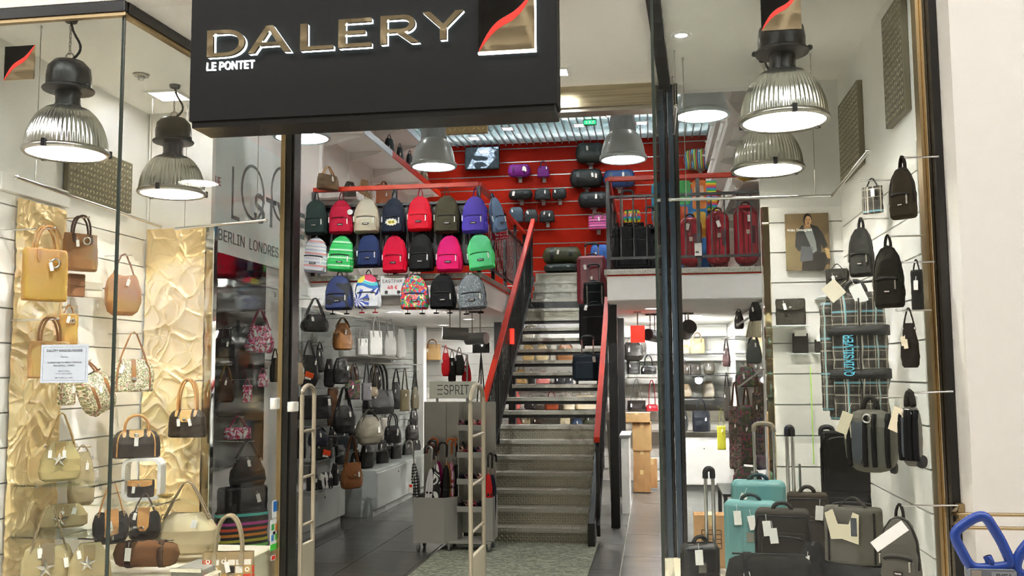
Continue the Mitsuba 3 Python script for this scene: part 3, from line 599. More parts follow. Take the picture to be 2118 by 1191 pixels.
def star(r, d):
    P = [((r if i % 2 == 0 else r*.38)*math.sin(i*PI/5), (r if i % 2 == 0 else r*.38)*math.cos(i*PI/5)) for i in range(10)]
    v = np.array([[x, 0, z] for x, z in P]+[[0, -d, 0], [0, 0, 0]]); f = [[i, (i+1) % 10, 10] for i in range(10)]+[[(i+1) % 10, i, 11] for i in range(10)]
    return v, np.array(f)[:, ::-1]
def ring_mesh(R, r, sx=1.): return tube([(sx*R*math.cos(a), 0, R*math.sin(a)) for a in np.arange(18)/18*2*PI], r, 6, True)
def surf_y(W, D, H, kind, x, z, e=3.2):
    """y of the front surface of a body at x, z"""
    pf = np.array(PROF[kind]); t = np.clip(z/H, 0, 1); w, d = np.interp(t, pf[:, 0], pf[:, 1]), np.interp(t, pf[:, 0], pf[:, 2])
    u = np.clip(abs(x)/(w*W/2+1e-9), 0, .97); return -(1-u**e)**(1/e)*d*D/2
def patch(W, D, H, kind, x0, x1, z0, z1, off=.006, e=3.2, corner=.3, n=8, thick=.004):
    """a panel with round lower corners lying on the front of a body"""
    P = np.linspace(0, 1, n); xs_, zs_ = np.meshgrid(P, P)
    w = np.where(zs_ < corner, np.sqrt(np.clip(1-(1-zs_/corner)**2*.8, 0, 1)), 1.); cx = (x0+x1)/2
    X = cx+(xs_-.5)*(x1-x0)*w; Z = z0+zs_*(z1-z0)
    Yf = np.vectorize(lambda a, b: surf_y(W, D, H, kind, a, b, e))(X, Z)-off
    f = gridf(n, n, False); v0 = np.stack([X, Yf-thick, Z], -1).reshape(-1, 3); v1 = np.stack([X, Yf+off, Z], -1).reshape(-1, 3)
    b = list(range(n))+[i*n+n-1 for i in range(1, n)]+[n*n-1-i for i in range(1, n)]+[(n-1-i)*n for i in range(1, n-1)]
    m = len(b); side = np.array([[b[i], b[(i+1) % m], b[(i+1) % m]+n*n] for i in range(m)]+[[b[i], b[(i+1) % m]+n*n, b[i]+n*n] for i in range(m)])
    return np.vstack([v0, v1]), np.vstack([f, side[:, ::-1]])
SEED = [0]
def shorten(s, n=12):
    w = s.split()[:n]
    while w[-1].rstrip(',') in ('the', 'a', 'of', 'in', 'on', 'with', 'and', 'its', 'to', 'by', 'at', 'an', 'front', 'behind', 'under', 'above', 'below', 'beside', 'between', 'from', 'right', 'left', 'second', 'white', 'black'): w.pop()
    return ' '.join(w).rstrip(',')
def bag(label, box, plane, yaw=0, kind='tote', c=(60, 50, 40), trim=None, dr_=.38, hang=None, hs=None, cat='handbag', name='handbag', group=None, rough=.5,
        tags=1, flap=None, pocket=None, clasp=None, starry=0, ringed=0, piping=None, straps=2, amp=.012, dip=0., belt=0, hook=True, tilt=0., label_patch=None, tagc='white_card', feet=0, uvk=1., zb=None):
    """a bag: box = pixel box of the body, hang = pixel y of the top of its handles"""
    SEED[0] += 1; sd = SEED[0]
    p, W, H, D = measure(box, plane, yaw, dr_); k = thing(name, label, cat, group)
    if zb is not None: H += p[2]-zb; p[2] = zb
    F = frame_at(p, yaw)
    if tilt: F = F @ T((0, 0, H/2)) @ RY(math.radians(tilt)) @ T((0, 0, -H/2))
    tr_ = trim or tuple(int(x*.72) for x in c) if not isinstance(c, str) else trim or (90, 60, 36)
    mc = c if isinstance(c, str) else (*c,); isr = kind in ('duffel', 'roll')
    mk = mc if isinstance(mc, str) else M(mc, rough)[2:]
    tk = tr_ if isinstance(tr_, str) else M(tr_, max(.35, rough-.1))[2:]
    mesh = roll(W, D, H, amp=amp, seed=sd) if isr else body(W, D, H, kind, amp=amp, seed=sd, dip=dip, closed=kind != 'tote')
    uv = None if not isinstance(c, str) else mesh[0][:, [0, 2]]*uvk
    add('body', mesh, mk, True, F, k, uv=uv)
    bk = 'box' if isr else kind
    def sy(x, z): return surf_y(W, D, H, 'hobo' if isr else kind, x, z) if not isr else -D/2*math.sqrt(max(.02, 1-(abs(z/H-.5)*2)**2.6))
    # handles
    if hang is not None:
        s = ((p-CAM) @ FW)/FPX; hh = max(.03, (box[1]-hang)*s); kd = hs or ('tube' if kind in ('tote', 'bowling', 'box') else 'strap')
        a = W*(.25 if kd == 'tube' else .34); zt = H*(.96 if kd == 'tube' else .9)-dip*H*.5
        wd = .018*(W/.3)
        if kd == 'tube':
            for s_ in ((-1, 1) if straps == 2 else (0,)):
                y = s_*D*.16; add('handle', tube(arc((-a, y, zt-H*.05), (a, y, zt-H*.05), hh+H*.05+H-zt, 15, .01*s_, .75), wd*.5, 7), tk, True, F, k)
                for q in (-1, 1): add('handle_tab', patch(W, D, H, kind, q*a-wd*.7, q*a+wd*.7, H*.74, H*.97, .004, n=4) if s_ < 0 and not isr else bx(q*a-wd*.6, q*a+wd*.6, y-.004, y+.004, zt-H*.14, zt, .002), tk, False, F, k)
        else:
            for s_ in ((-1, 1) if straps == 2 else (0,)):
                y = s_*D*.14; P = [(-a, y, zt-H*.06), (-a*.62, y*.8, zt+(hh+H-zt)*.45), (-a*.2, y*.4, zt+(hh+H-zt)*.93), (0, y*.3, zt+hh+H-zt), (a*.2, y*.4, zt+(hh+H-zt)*.93), (a*.62, y*.8, zt+(hh+H-zt)*.45), (a, y, zt-H*.06)]
                add('strap', strap(P, wd*1.25, .005, (0, 1, 0)), tk, False, F, k)
            for q in (-1, 1): add('strap_ring', xf(ring_mesh(.012*W/.3, .003), T((q*a, -D*.1, zt-H*.02))), 'chrome', True, F, k)
        top = np.array([0, 0, zt+hh+H-zt]);
        if isinstance(hook, float):
            hk = thing('wall_hook', 'chrome hook holding the '+shorten(label), 'hook', 'slatwall hooks'); tp = (F @ np.array([*top, 1]))[:3]; add('arm', rod((tp[0], hook, tp[2]-.012), (tp[0], tp[1]-.03, tp[2]-.012), .004, 6), 'chrome', True, None, hk)
        elif hook and plane[0] == 'X':
            hk = thing('wall_hook', 'chrome hook holding the '+shorten(label), 'hook', 'slatwall hooks'); tp = (F @ np.array([*top, 1]))[:3]; sg = 1 if plane[1] > 0 else -1
            wx = 1.195 if plane[1] > 0 and p[1] < 6.1 else SL+.005 if p[1] < 6.1 else XR-.01 if plane[1] > 0 else XL+.01
            add('arm', rod((wx, tp[1], tp[2]-.012), (tp[0]-sg*.05, tp[1], tp[2]-.012), .004, 6), 'chrome', True, None, hk); add('tip', mv(ball(.006), tp[0]-sg*.05, tp[1], tp[2]-.008), 'chrome', True, None, hk)
    if not isr:
        if flap: fc, fw, fz = flap; add('flap', patch(W, D, H, kind, -W*fw/2, W*fw/2, H*fz, H*.99, .006), fc if isinstance(fc, str) else M(fc, .45)[2:], 30, F, k); 
        if flap: zc = H*(flap[2]+.1); add('turn_lock', join([mv(ball(.012*W/.3, 8, (1.5, .5, 1)), 0, sy(0, zc)-.016, zc)]), 'chrome', True, F, k)
        if pocket: add('pocket', patch(W, D, H, kind, -W*pocket[0]/2, W*pocket[0]/2, H*pocket[1], H*pocket[2], .008, thick=.006), mk, 30, F, k, uv=None) if not isinstance(c, str) else None
        if starry:
            zc = H*starry; add('metal_star', xf(star(.058*W/.3, .014), T((-.02*W/.3, sy(0, zc)-.012, zc)) @ RX(-.1)), 'chrome', False, F, k); add('star_strap', patch(W, D, H, kind, -W*.14, W*.10, H*(starry+.02), H*.97, .004), M(tr_, .45)[2:] if not isinstance(tr_, str) else tr_, 30, F, k)
        if ringed: zc = H*ringed; add('metal_ring', xf(ring_mesh(.03*W/.3, .006), T((.03*W/.3, sy(0, zc)-.012, zc)) @ RX(.2)), 'chrome', True, F, k)
        if clasp: zc = H*clasp; add('clasp', bx(-.016, .016, sy(0, zc)-.014, sy(0, zc)+.002, zc-.01, zc+.01, .003), 'chrome', False, F, k)
        if piping:
            for q in (-1, 1):
                P = [(q*W*.39*np.interp(t, *np.array(PROF[kind])[:, :2].T), surf_y(W, D, H, kind, W*.39*np.interp(t, *np.array(PROF[kind])[:, :2].T), t*H)-.004, t*H) for t in np.linspace(.04, .93, 12)]
                add('piping', tube(P, .005*W/.3, 6), M(piping, .45)[2:], True, F, k)
        if label_patch: lc, lx, lz, lw = label_patch; add('label_patch', bx(W*lx-W*lw/2, W*lx+W*lw/2, sy(W*lx, H*lz)-.008, sy(W*lx, H*lz)+.004, H*lz-W*lw*.22, H*lz+W*lw*.22, .002), M(lc, .6)[2:], False, F, k)
    else:
        for q in ((-.24, .24) if belt != 1 else ()):
            P = [(q*W, math.cos(b)*D*.515, H/2+math.sin(b)*H*.515) for b in np.linspace(-PI, PI, 20)[:-1]]
            add('belt', sweep(P, np.array([[-.003, -.022*W/.5], [.003, -.022*W/.5], [.003, .022*W/.5], [-.003, .022*W/.5]]), (1, 0, 0), True), tk, False, F, k)
        add('zip', bx(-W*.4, W*.4, -.008, .008, H*.985, H*1.01, .003), 'rubber', False, F, k)
    for i in range(tags):
        r = random.Random(sd*9+i); x = W*(r.uniform(-.3, .3)); z = H*r.uniform(.62, .9)
        swing_tag(k, F, x, (sy(x, z))-.018, z, .026*max(.7, min(1.3, W/.3)), .058*max(.7, min(1.25, W/.3)), tagc, r.uniform(-.3, .3))
    return k
# -------- backpacks
def backpack(label, box, plane, yaw=0, c=(200, 30, 40), group='backpacks hung on the left gallery railing', patchc=(20, 20, 22), tilt=0., loops=True, feet=False, hook_up=None, extra=None, zipc=None, rough=.75, pull='white_card', ps=1., up=.05, wall=None):
    SEED[0] += 1; sd = SEED[0]; p, W, H, D = measure(box, plane, yaw, .5); k = thing('backpack', label, 'backpack', None)
    F = frame_at(p, yaw)
    if tilt: F = F @ T((0, 0, H)) @ RY(math.radians(tilt)) @ T((0, 0, -H))
    mk = c if isinstance(c, str) else M(c, rough)[2:]
    mesh = body(W, D, H, 'backpack', e=3., amp=.017, seed=sd, m=20); add('body', mesh, mk, True, F, k, uv=mesh[0][:, [0, 2]] if isinstance(c, str) else None)
    pk = body(W*.84, D*.36, H*.46, 'bowling', e=3.4, amp=.012, seed=sd+3); pm = mv(pk, 0, -D*.42, H*.045)
    add('front_pocket', pm, mk, True, F, k, uv=pm[0][:, [0, 2]] if isinstance(c, str) else None)
    if wall: tp = (F @ np.array([0, D*.15, H+up, 1]))[:3]; add('hook', tube([tp+[-.01, 0, -.008], (wall, tp[1]+.01, tp[2]-.006)], .004), 'chrome', True, None, k)
    dk = tuple(int(x*.6) for x in c) if not isinstance(c, str) else (30, 30, 34); dk = zipc or dk
    P = [(x*W*.47, surf_y(W, D, H, 'backpack', x*W*.42, z*H, 3.)*.55, z*H) for x, z in ((-.98, .3), (-.96, .5), (-.88, .68), (-.72, .82), (-.42, .94), (0, .985), (.42, .94), (.72, .82), (.88, .68), (.96, .5), (.98, .3))]
    add('zip', tube(P, .006, 6), M(dk, .6)[2:], True, F, k)
    add('pocket_zip', tube(arc((-W*.34, -D*.54, H*.43), (W*.34, -D*.54, H*.43), H*.035, 9), .006, 6), M(dk, .6)[2:], True, F, k)
    add('logo_patch', bx(-W*.1, W*.12, -D*.66, -D*.55, H*.225, H*.275, .002), M(patchc, .6)[2:], False, F, k)
    add('logo_line', bx(-W*.07, W*.09, -D*.664, -D*.64, H*.24, H*.258, .0), M((190, 180, 176), .6)[2:], False, F, k)
    for x, z in ((W*.30, .40), (-W*.47, .46)):
        add('zip_pull', xf(join([bx(-.006*ps, .006*ps, -.004*ps, .004*ps, -.055*ps, 0, .002), mv(ball(.008*ps, 6), 0, 0, .004*ps)]), T((x, surf_y(W, D, H, 'backpack', x, z*H, 3.)*(1.25 if x > 0 else .8)-.01, z*H))), pull, False, F, k)
    if loops:
        for q in (-1, 1): add('strap', strap([(q*W*.10, D*.1, H*.93), (q*W*.085, D*.12, H+up*.35), (q*W*.05, D*.14, H+up*.75), (0, D*.15, H+up)], .022, .006, (0, 1, 0)), M(dk if not isinstance(c, str) else (30, 30, 34), .7)[2:], False, F, k)
    if feet:
        for q in (-1, 1): add('strap_end', join([strap([(q*W*.25, D*.2, .03), (q*W*.25, D*.2, -.04)], .02, .005, (0, 1, 0)), bx(q*W*.25-.03, q*W*.25+.03, D*.2-.006, D*.2+.006, -.05, -.035, .002)]), M(feet if isinstance(feet, tuple) else (26, 26, 28), .7)[2:], False, F, k)
    if extra == 'price':
        s = Polygon([((.22 if i % 2 else .17)*W*math.sin(i*PI/12)*1.3, (.17 if i % 2 else .12)*W*math.cos(i*PI/12)) for i in range(24)])
        add('price_star', mv(extr(s, .003), 0, -D*.655, H*.30), M((236, 232, 190), .6)[2:], False, F, k); add('price_field', mv(bx(-W*.13, W*.13, -.005, -.003, -W*.06, W*.06, 0), 0, -D*.655, H*.30), M((232, 206, 40), .6)[2:], False, F, k)
        add('price_print', mv(text('48 €', .022, .0015, True, center=True), 0, -D*.655-.005, H*.275), M((40, 36, 30), .6)[2:], False, F, k)
    if extra == 'badge': add('round_badge', xf(lathe([(0, 0), (.03, 0), (.032, .004), (0, .006)], 16), T((W*.4, -D*.42, H*.62)) @ RX(PI/2)), M((216, 224, 220), .4)[2:], False, F, k)
    return k
# -------- suitcases
def suitcase(label, box, plane, yaw=0, c=(110, 24, 34), dr_=.42, hard=True, handle=None, group=None, rough=.35, ribs=5, wheels=True, tags=1, dark=None, name='suitcase', hx=.0, hw=.5, seam=True, pockets=0, grip=(40, 40, 42), tilt=0, zb=None, rr=None, vseam=False):
    SEED[0] += 1; p, W, H, D = measure(box, plane, yaw, dr_)
    if zb is not None: H += p[2]-zb; p[2] = zb
    k = thing(name, label, 'suitcase', group); F = frame_at(p, yaw)
    if tilt: F = F @ RX(math.radians(tilt))
    z0 = .045 if wheels else .0; mk = c if isinstance(c, str) else M(c, rough)[2:]; dk = M(dark or tuple(int(x*.5) for x in c), .5)[2:] if not isinstance(c, str) else 'black_metal'
    r = min(W, D)*(rr or (.36 if hard else .2))
    if vseam: add('front_seam', bx(-.005, .005, -D/2-.005, -D*.3, z0+r*.6, H-r*.6, .002), dk, False, F, k); add('handle_recess', bx(W*.12, W*.3, -D/2-.003, -D*.3, H*.4, H*.66, .004), dk, False, F, k)
    add('shell', mv(rbox(W, D, H-z0, r, 32, 16), 0, 0, z0), mk, True, F, k)
    if hard:
        for i in range(ribs):
            x = (i-(ribs-1)/2)*W/(ribs+1.2); add('rib', mv(rbox(W*.05, D*.06, (H-z0)*.86, W*.024, 12, 8), x, -D*.49, z0+(H-z0)*.07), mk, True, F, k)
        if seam: add('seam', mv(join([bx(-W*.5-.004, W*.5+.004, -.006, .006, .05, H-z0-.05, .003), bx(-W*.5+r*.8, W*.5-r*.8, -.006, .006, H-z0-.004, H-z0+.004, .002)]), 0, 0, z0), dk, False, F, k)
        add('latch', mv(bx(-.02, .02, -D*.54, -D*.44, -.02, .03, .004), 0, 0, H*.56), 'steel', False, F, k)
    else:
        for j in range(max(1, pockets)):
            zz = z0+(H-z0)*(.08 if j == 0 else .56); hh_ = (H-z0)*(.44 if pockets > 1 else .66)
            add('front_pocket', mv(rbox(W*.84, D*.2, hh_, D*.09, 24, 10), 0, -D*.46, zz), mk, True, F, k)
            add('pocket_zip', tube(arc((-W*.36, -D*.56, zz+hh_*.86), (W*.36, -D*.56, zz+hh_*.86), hh_*.06, 7), .005, 5), 'rubber', True, F, k)
        add('edge_piping', mv(tube([(x, -D*.47, z) for x, z in [(-W*.49, .08), (-W*.49, H-z0-.1), (-W*.44, H-z0-.03), (W*.44, H-z0-.03), (W*.49, H-z0-.1), (W*.49, .08)]], .007, 6), 0, 0, z0), dk, True, F, k)
    add('top_handle', tube(arc((-W*.17, -D*.05, H-.004), (W*.17, -D*.05, H-.004), .035, 9), .011, 6), dk, True, F, k)
    if wheels:
        for x in (-1, 1):
            for y in (-1, 1): add('wheel', xf(lathe([(0, -.012), (.024, -.012), (.028, 0), (.024, .012), (0, .012)], 14), T((x*(W*.5-.05), y*(D*.5-.045), .028)) @ RY(PI/2)), 'rubber', True, F, k)
    if handle is not None:
        s = ((p-CAM) @ FW)/FPX; hh = (box[1]-handle)*s; g = W*hw/2
        for x in (-g, g): add('handle_tube', rod((x+hx*W, D*.38, H-.02), (x+hx*W, D*.38, H+hh-.01), .0095), 'chrome', True, F, k)
        add('handle_grip', tube(arc((-g+hx*W, D*.38, H+hh-.05), (g+hx*W, D*.38, H+hh-.05), .05, 11, 0, .35), .015, 7), M(grip, .5)[2:], True, F, k)
    for i in range(tags):
        r_ = random.Random(SEED[0]*5+i); swing_tag(k, F, W*r_.uniform(-.3, .3), -D*.62, H*r_.uniform(.8, .98), .04, .075, 'white_card', r_.uniform(-.4, .4))
    return k
# -------- umbrellas
def umbrella(x, y, z, h, label, c, hc, yaw, lean, leany):
    k = thing('umbrella', label, 'umbrella', 'umbrellas in the stand'); W = T((x, y, z), yaw) @ RX(leany) @ RY(lean)
    pr = [(.012, 0), (.024, h*.08), (.034, h*.4), (.036, h*.6), (.022, h*.72), (.010, h*.76)]
    m = lathe(pr, 24, .18, 6); add('canopy', m, c if isinstance(c, str) else M(c, .5)[2:], True, W, k, uv=np.stack([np.arctan2(m[0][:, 1], m[0][:, 0])*.04, m[0][:, 2]], 1) if isinstance(c, str) else None)
    add('shaft', rod((0, 0, h*.7), (0, 0, h*.88), .006), 'steel', True, W, k)
    a = np.linspace(0, PI, 10); r = .042
    P = [(0, 0, h*.84), (0, 0, h*.95)]+[(r-r*math.cos(t), 0, h*.95+r*math.sin(t)) for t in a]+[(2*r, 0, h*.91)]
    add('crook_handle', tube(P, .011, 8), hc if isinstance(hc, str) else M(hc, .25)[2:], True, W, k)
    add('tie', mv(lathe([(.037, 0), (.039, .01), (.037, .02)], 12), 0, 0, h*.5), 'rubber', True, W, k)
    return k
# ================================================================ lamps
prism_pendant(137, 318, 165, (0, 4.35), HS, 'large ribbed glass pendant lamp near the front of the left display window', 2.2)
prism_pendant(355.5, 401, 134, (0, 5.49), HS, 'smaller ribbed glass pendant lamp at the back of the left display window', 2.2)
prism_pendant(1622, 252, 180, (0, 4.62), HS, 'large ribbed glass pendant lamp behind the emblem of the right display window')
prism_pendant(1588, 352, 146, (0, 5.59), HS, 'ribbed glass pendant lamp hanging just below the larger one in the right window')
alu_pendant(897, 345, 95, 8.2, HC, 'smooth aluminium pendant lamp hanging left of the television')
alu_pendant(1289, 330, 97, 8.2, HC, 'smooth aluminium pendant lamp hanging in front of the black duffels and right railing')
alu_pendant(1452, 240, 113, 7.05, HC, 'smooth aluminium pendant lamp seen through the right window beside the ribbed pendants')
alu_pendant(625, 285, 116, 7.05, HC, 'smooth aluminium pendant lamp half hidden by the left door post')

# ================================================================ the sign over the entrance
SG_Y = 4.0
sgn = thing('shop_sign', 'large black sign board with mirrored shop name and red curved emblem', 'sign')
p0, p1, p2 = at(391, 252, Y=SG_Y), at(1153, 212, Y=SG_Y), at(400, 0, Y=SG_Y)
sx0, sx1, sz0 = p0[0], p1[0], (p0[2]+p1[2])/2
add('board', bx(sx0, sx1, SG_Y, SG_Y+.15, sz0, sz0+1.5, .004), 'sign_black', parent=sgn)
add('bottom_lip', bx(sx0+.01, sx1-.01, SG_Y+.01, SG_Y+.2, sz0-.03, sz0, .004), 'black_frame', parent=sgn)
def letter_row(txt, corners, parent, face, side, depth, pxw=None, name='letter', emit=None, bold=False):
    pass
# the letters of the name: polygons in a unit box, wide strokes
def L_(pts, holes=()): return Polygon(pts, holes)
t_ = .15
def bow(x0, x1, z0, z1, n=14): 
    a = np.linspace(-PI/2, PI/2, n); cx = x0+(x1-x0)*.42; return [(cx+(x1-cx)*math.cos(s)**.8 if math.cos(s) > 1e-6 else cx, (z0+z1)/2+(z1-z0)/2*math.sin(s)) for s in a]
GL_ = {
 'D': Polygon([(0, 0)]+bow(0, 1.42, 0, 1)+[(0, 1)], [[(.24, .14)]+bow(.24, 1.20, .14, .86)+[(.24, .86)]]),
 'A': Polygon([(0, 0), (.24, 0), (.42, .26), (1.12, .26), (1.30, 0), (1.56, 0), (.90, 1), (.66, 1)], [[(.50, .38), (1.04, .38), (.78, .82)]]),
 'L': Polygon([(0, 0), (1.12, 0), (1.12, .14), (.24, .14), (.24, 1), (0, 1)]),
 'E': Polygon([(0, 0), (1.14, 0), (1.14, .14), (.24, .14), (.24, .46), (.92, .46), (.92, .58), (.24, .58), (.24, .86), (1.14, .86), (1.14, 1), (0, 1)]),
 'R': Polygon([(0, 0), (.24, 0), (.24, .38), (.58, .38), (1.10, 0), (1.42, 0), (.86, .39)]+[(.86+.42*math.cos(a)*.95, .695+.305*math.sin(a)) for a in np.linspace(-PI/2, PI/2, 10)]+[(0, 1)], [[(.24, .51), (.80, .51)]+[(.80+.24*math.cos(a), .685+.175*math.sin(a)) for a in np.linspace(-PI/2, PI/2, 8)]+[(.24, .86)]]),
 'Y': Polygon([(.62, 0), (.86, 0), (.86, .42), (1.46, 1), (1.18, 1), (.74, .55), (.28, 1), (0, 1), (.62, .42)]),
}
mat('lit_acrylic', (230, 240, 240), .3)
for ch, xa, ya, yb, xb in (('D', 428, 64, 119, 506), ('A', 513, 56, 111, 602), ('L', 621, 50, 105, 689), ('E', 700, 41, 100, 768), ('R', 787, 34, 92, 868), ('Y', 874, 26, 84, 959)):
    a = at(xa, yb, Y=SG_Y-.03); b = at(xb, yb-4, Y=SG_Y-.03); t = at(xa, ya, Y=SG_Y-.03)
    g = GL_[ch]; u = (b[0]-a[0])/(g.bounds[2]-g.bounds[0]); hz = t[2]-a[2]
    P = affinity.translate(affinity.scale(g, u, hz, origin=(0, 0)), a[0], a[2])
    k = add('letter', mv(extr(P, .012), 0, SG_Y-.022, 0), 'bronze_mirror', parent=sgn)
    add('lit_edge', mv(extr(P, .021), 0, SG_Y-.0005, 0), 'lit_acrylic', parent=k, emit=(2.2, 2.7, 2.8))
a = at(427, 147, Y=SG_Y); b = at(526, 140, Y=SG_Y); hgt = at(427, 131, Y=SG_Y)[2]-a[2]
tm = text('LE PONTET', hgt, .008, True); tm = (tm[0]*np.array([(b[0]-a[0])/np.ptp(tm[0][:, 0]), 1, 1]), tm[1])
add('small_lettering', mv(tm, a[0], SG_Y-.001, a[2]), 'lit_acrylic', parent=sgn, emit=(2.4, 2.6, 2.6))
def emblem(name, ax, az, w, h, Y, parent=None, label=None, lit=False, back=False):
    """square emblem: black field, red swoosh, bronze mirror below it"""
    k = parent or thing(name, label, 'emblem')
    tt = np.linspace(0, 1, 24); up = [(t*w, h*(t+.085*math.sin(2*PI*t))) for t in tt]; th = [.085*h*math.sin(PI*min(1, t*1.0))**.7 for t in tt]
    top = [(x-.25*e, z+e*.75) for (x, z), e in zip(up, th)]; low = [(x+.25*e, z-e*.55) for (x, z), e in zip(up, th)]
    pr = [mv(m, ax, Y, az) for m in (extr(Polygon(top+[(w, h), (0, h), (0, 0)]).buffer(0), .006), extr(Polygon(top+low[::-1]).buffer(0), .008), extr(Polygon(low+[(w, 0)]).buffer(0), .006))]
    add('emblem_field', pr[0], 'gloss_black', parent=k); add('emblem_curve', pr[1], mat('emblem_red', (232, 40, 22), .4), parent=k); add('emblem_mirror', pr[2], 'bronze_mirror', parent=k)
    if lit: add('emblem_edge', join([bx(ax-.004, ax+w+.006, Y+.001, Y+.024, az-.007, az, 0), bx(ax+w, ax+w+.006, Y+.001, Y+.024, az, az+h, 0)]), 'lit_acrylic', parent=k, emit=(2.2, 2.7, 2.8))
    return k
a = at(990, 108, Y=SG_Y-.026); b = at(1106, 102, Y=SG_Y-.026); w = b[0]-a[0]; emblem('x', a[0], a[2], w, w*1.08, SG_Y-.026, parent=sgn, lit=True)
a = at(8, 167, Y=GL-.012); b = at(70, 163, Y=GL-.012); w = b[0]-a[0]; emblem('window_emblem', a[0], a[2], w, w*1.06, GL-.008, label='square black and bronze emblem with red curve stuck on the left window')
a = at(1575, 64, Y=GR-.012); b = at(1658, 60, Y=GR-.012); w = b[0]-a[0]; emblem('window_emblem', a[0], a[2], w, w*1.06, GR-.008, label='square black and bronze emblem with red curve stuck on the right window')
# ================================================================ left display window
def satin(name, x0, x1, z0, z1, W, label, seed, amp=.038):
    """crumpled cloth: sharp creases between flat facets, from distances to scattered centres"""
    nu, nv = int((x1-x0)*230), int((z1-z0)*170); u, v = np.meshgrid(np.linspace(x0, x1, nu), np.linspace(z0, z1, nv)); r = np.random.default_rng(seed)
    wu, wv = u+.05*(noise3(np.stack([u*9, v*9, u*0+seed], -1), 1)-.5)*2, v+.05*(noise3(np.stack([u*9, v*9, u*0+seed], -1), 2)-.5)*2
    h = 0
    for dens, a in ((62, 1.), (170, .5)):
        n = int(dens*(x1-x0)*(z1-z0)); c = np.stack([r.uniform(x0-.1, x1+.1, n), r.uniform(z0-.1, z1+.1, n)], 1); sl = r.uniform(-1, 1, (n, 2)); off = r.uniform(-.25, .25, n)
        D = np.stack([((wu-p[0])**2+(wv-p[1])**2)**.5 for p in c], -1); L = 1/math.sqrt(dens); w = np.exp(-(D/L)**2*3.4)+1e-9
        facet = np.stack([o+((wu-p[0])*s[0]+(wv-p[1])*s[1])/L*.55 for p, s, o in zip(c, sl, off)], -1)
        k = np.argsort(D, -1)[..., :2]; d1, d2 = np.take_along_axis(D, k[..., :1], -1)[..., 0], np.take_along_axis(D, k[..., 1:2], -1)[..., 0]
        h = h+a*((facet*w).sum(-1)/w.sum(-1)+.8*np.exp(-((d2-d1)/L/.2)**1.1))
    h = amp*(h-h.min())/1.9
    edge = np.clip(np.minimum(u-x0, x1-u)/.02, 0, 1); h = h*(.5+.5*edge)
    V = np.stack([u, -h-.004, v], -1).reshape(-1, 3)
    return one(name, (V, gridf(nv, nu, False)), 'gold_satin', label, 'satin hanging', None, True, W)
satin('gold_satin_hanging', 0, .44, .62, 2.74, T((SL+.005, 4.70, 0), PI/2), 'crumpled gold satin panel on the left slatwall behind the mustard tote', 3)
satin('gold_satin_hanging', 0, .44, .62, 2.765, T((-3.485, 6.07, 0), 0), 'crumpled gold satin panel facing the mall at the back of the left window', 11)
one('satin_pelmet', bx(SL+.0, SL+.03, 4.55, 5.15, 2.76, 2.86, .003), 'white_paint', 'white pelmet board above the gold satin panel at the far left', 'pelmet')
def plate_panel(label, L, z0, z1, W):
    k = thing('tread_plate_panel', label, 'metal panel'); add('plate', bx(0, L, -.03, -.0, z0, z1, .003), 'plate_panel', False, W, k); add_bars(k, W @ T((0, -.03, 0)), .01, L-.01, z0+.01, z1-.01, m='panel_bars', pitch=.034, L=.032, w=.016, h=.003)
plate_panel('dull bronze tread plate panel high on the left wall of the left window', .70, 2.84, 3.18, T((SL, 5.13, 0), PI/2))
one('mirror_column', join([bx(-3.035, -2.975, 6.04, 6.10, .0, 2.78, .004)]), 'mirror', 'narrow mirrored column at the right end of the gold satin panel', 'column')
def rail(a, b, label, r=.009, cat='rail', wires=True, ztop=HS, name='hanging_rail'):
    k = thing(name, label, cat); a, b = np.array(a), np.array(b)
    add('rod', rod(a, b, r, 10), 'chrome', True, None, k)
    for e in (a, b): add('end_cap', mv(ball(r*1.35), *e), 'chrome', True, None, k)
    if wires:
        for s_ in (.1, .9): q = a+(b-a)*s_; add('wire', rod(q, (q[0], q[1], ztop), .0022, 5), 'steel', True, None, k); add('ceiling_stud', mv(ball(.008), q[0], q[1], ztop-.01), 'chrome', True, None, k)
    return k
rail((-3.16, 4.25, 2.75), (-3.27, 5.85, 2.75), 'long chrome rail hung on wires along the left wall of the left window')
rail((-3.20, 5.93, 2.745), (-2.46, 5.72, 2.745), 'short chrome rail across the back of the left window, above the second satin panel')
p = at(292, 154, Z=HS); k = thing('smoke_detector', 'small chrome smoke detector on the ceiling of the left window', 'smoke detector')
add('base', mv(lathe([(.045, -.012), (.05, 0)], 20, close=True), *p), 'steel', True, None, k); add('head', mv(lathe([(.004, -.04), (.018, -.036), (.022, -.012)], 16, close=True), *p), 'chrome', True, None, k)
